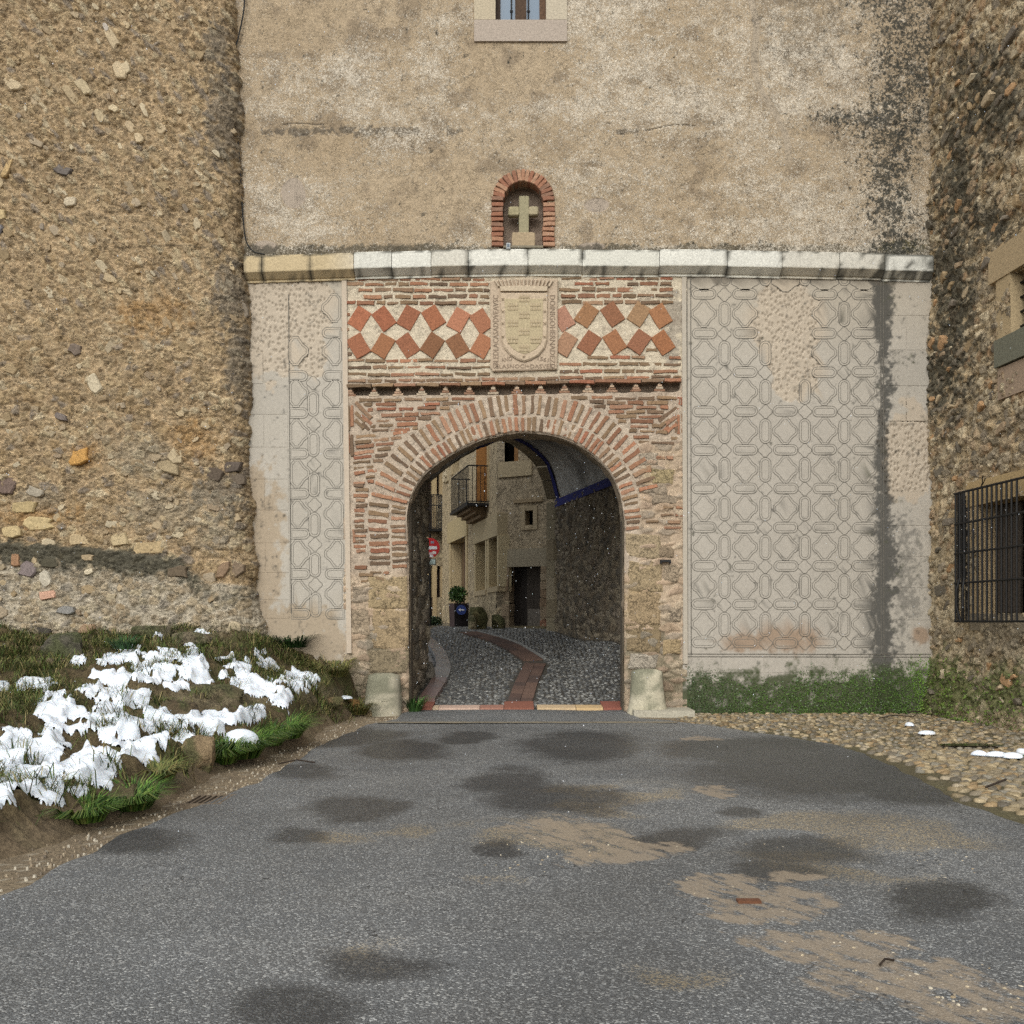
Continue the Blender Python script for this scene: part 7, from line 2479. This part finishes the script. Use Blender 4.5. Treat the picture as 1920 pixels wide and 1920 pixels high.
t = g.uniform(0, 1, n)
cc = mixc(lin((54, 74, 24)), lin((88, 124, 34)), t)
cc = mixc(cc, lin((104, 104, 88)), sm(mpy - np.interp(mpx, (1288, 1500, 1750), (1245, 1255, 1232)), 40, 0) * .6 * t)
cc = mixc(cc, lin((70, 74, 62)), sm(mpx, 1440, 1300) * .45)
cc = mixc(cc, lin((116, 160, 20)), sm(mpx, 1690, 1740) * .7)
cc = mixc(cc, lin((150, 160, 140)), (g.uniform(0, 1, n) > .96) * .6)
mo = mk('moss', V, np.arange(n * 4).reshape(-1, 4), m_leaf, None, np.repeat(cc, 4, 0))
tag(mo, 'dark green moss and small creepers along the foot of the sgraffito wall', 'moss', kind='stuff')
# the same on the foot of the side building
N = 7000
s = g.uniform(.0, 3.6, N); z = 1.15 * g.uniform(0, 1, N) ** 1.6
ok = g.uniform(0, 1, N) < (.2 + 1.1 * (fbm(s * 4, z * 4, 423, 4) - .25)) * sm(1.2 - z - .12 * s, 0, .5) * np.interp(s, (0, 1.4, 2.4, 3.6), (1, .55, .3, .3))
s, z = s[ok], z[ok]; n = len(s)
ii = np.clip(((z + .05) / .024).astype(int), 0, len(zz) - 1); kk = np.clip(((s + .15) / .024).astype(int), 0, len(ss) - 1)
ho = hgt[ii, kk] + .01 + .06 * g.uniform(0, 1, n) * sm(z, .8, 0)
P2 = RO[None, :] + s[:, None] * RD + ho[:, None] * RNv
Cn = np.c_[P2, z]
u = g.normal(size=(n, 3)); u /= np.linalg.norm(u, axis=1, keepdims=True)
w = np.cross(u, g.normal(size=(n, 3))); w /= np.linalg.norm(w, axis=1, keepdims=True)
s_ = (.022 * g.uniform(.5, 1.4, n))[:, None]
V = np.stack([Cn - u * s_, Cn + w * s_ * .6, Cn + u * s_, Cn - w * s_ * .6], 1).reshape(-1, 3)
cc = mixc(lin((78, 92, 34)), lin((112, 138, 40)), g.uniform(0, 1, n))
tag(mk('moss', V, np.arange(n * 4).reshape(-1, 4), m_leaf, None, np.repeat(cc, 4, 0)), 'bright moss and weeds on the foot of the rubble side building', 'moss', kind='stuff')
x, y, _ = at_ground(1815, 1338)
wd = thing('weed', 'small bluish green weed at the foot of the side building below the grille', 'weed', (x, y, 0), group='weeds at the wall feet')
leaf_cloud('foliage', (x, y + .05, .10), (.16, .12, .14), 260, .035, [(50, 92, 56), (66, 112, 70), (40, 74, 44)], wd, 12)

# ------------------------------------------------------------------ falling snow
g = np.random.default_rng(97)
ico = np.array([(0, 0, 1), (.9, 0, 0), (0, .9, 0), (-.9, 0, 0), (0, -.9, 0), (0, 0, -1)], float)
icf = np.array([(0, 1, 2), (0, 2, 3), (0, 3, 4), (0, 4, 1), (5, 2, 1), (5, 3, 2), (5, 4, 3), (5, 1, 4)])
N = 1100
d = g.uniform(3.5, 19.5, N)
fxp = g.uniform(-.53, .53, N); X = fxp * d; Z = g.uniform(.15, 8.5, N)
r_ = .0042 * g.uniform(.5, 1.3, N) * np.where(g.uniform(0, 1, N) > .97, 1.5, 1.0) * np.interp(d, (3.5, 9), (.55, 1.0))
V = (ico[None] * r_[:, None, None] * np.array((1, 1, 1.3)) + np.stack([X, d - 18, Z], -1)[:, None, :]).reshape(-1, 3)
f = (np.arange(N)[:, None, None] * 6 + icf[None]).reshape(-1, 3)
N2 = 300      # flakes drifting under and behind the arch
d = g.uniform(16, 24, N2); X = (g.uniform(765, 1172, N2) - 960) * d / F; Z = 1.6 + (HZ - g.uniform(830, 1330, N2)) * d / F
r2 = .0065 * g.uniform(.5, 1.3, N2)
V2 = (ico[None] * r2[:, None, None] * np.array((1, 1, 1.3)) + np.stack([X, d - 18, Z], -1)[:, None, :]).reshape(-1, 3)
f2 = ((np.arange(N2)[:, None, None]) * 6 + icf[None]).reshape(-1, 3) + len(V)
tag(mk('falling_snow', np.vstack([V, V2]), np.vstack([f, f2]), m_snow), 'sparse small snowflakes drifting in the air before the archway', 'snowflakes', kind='stuff')
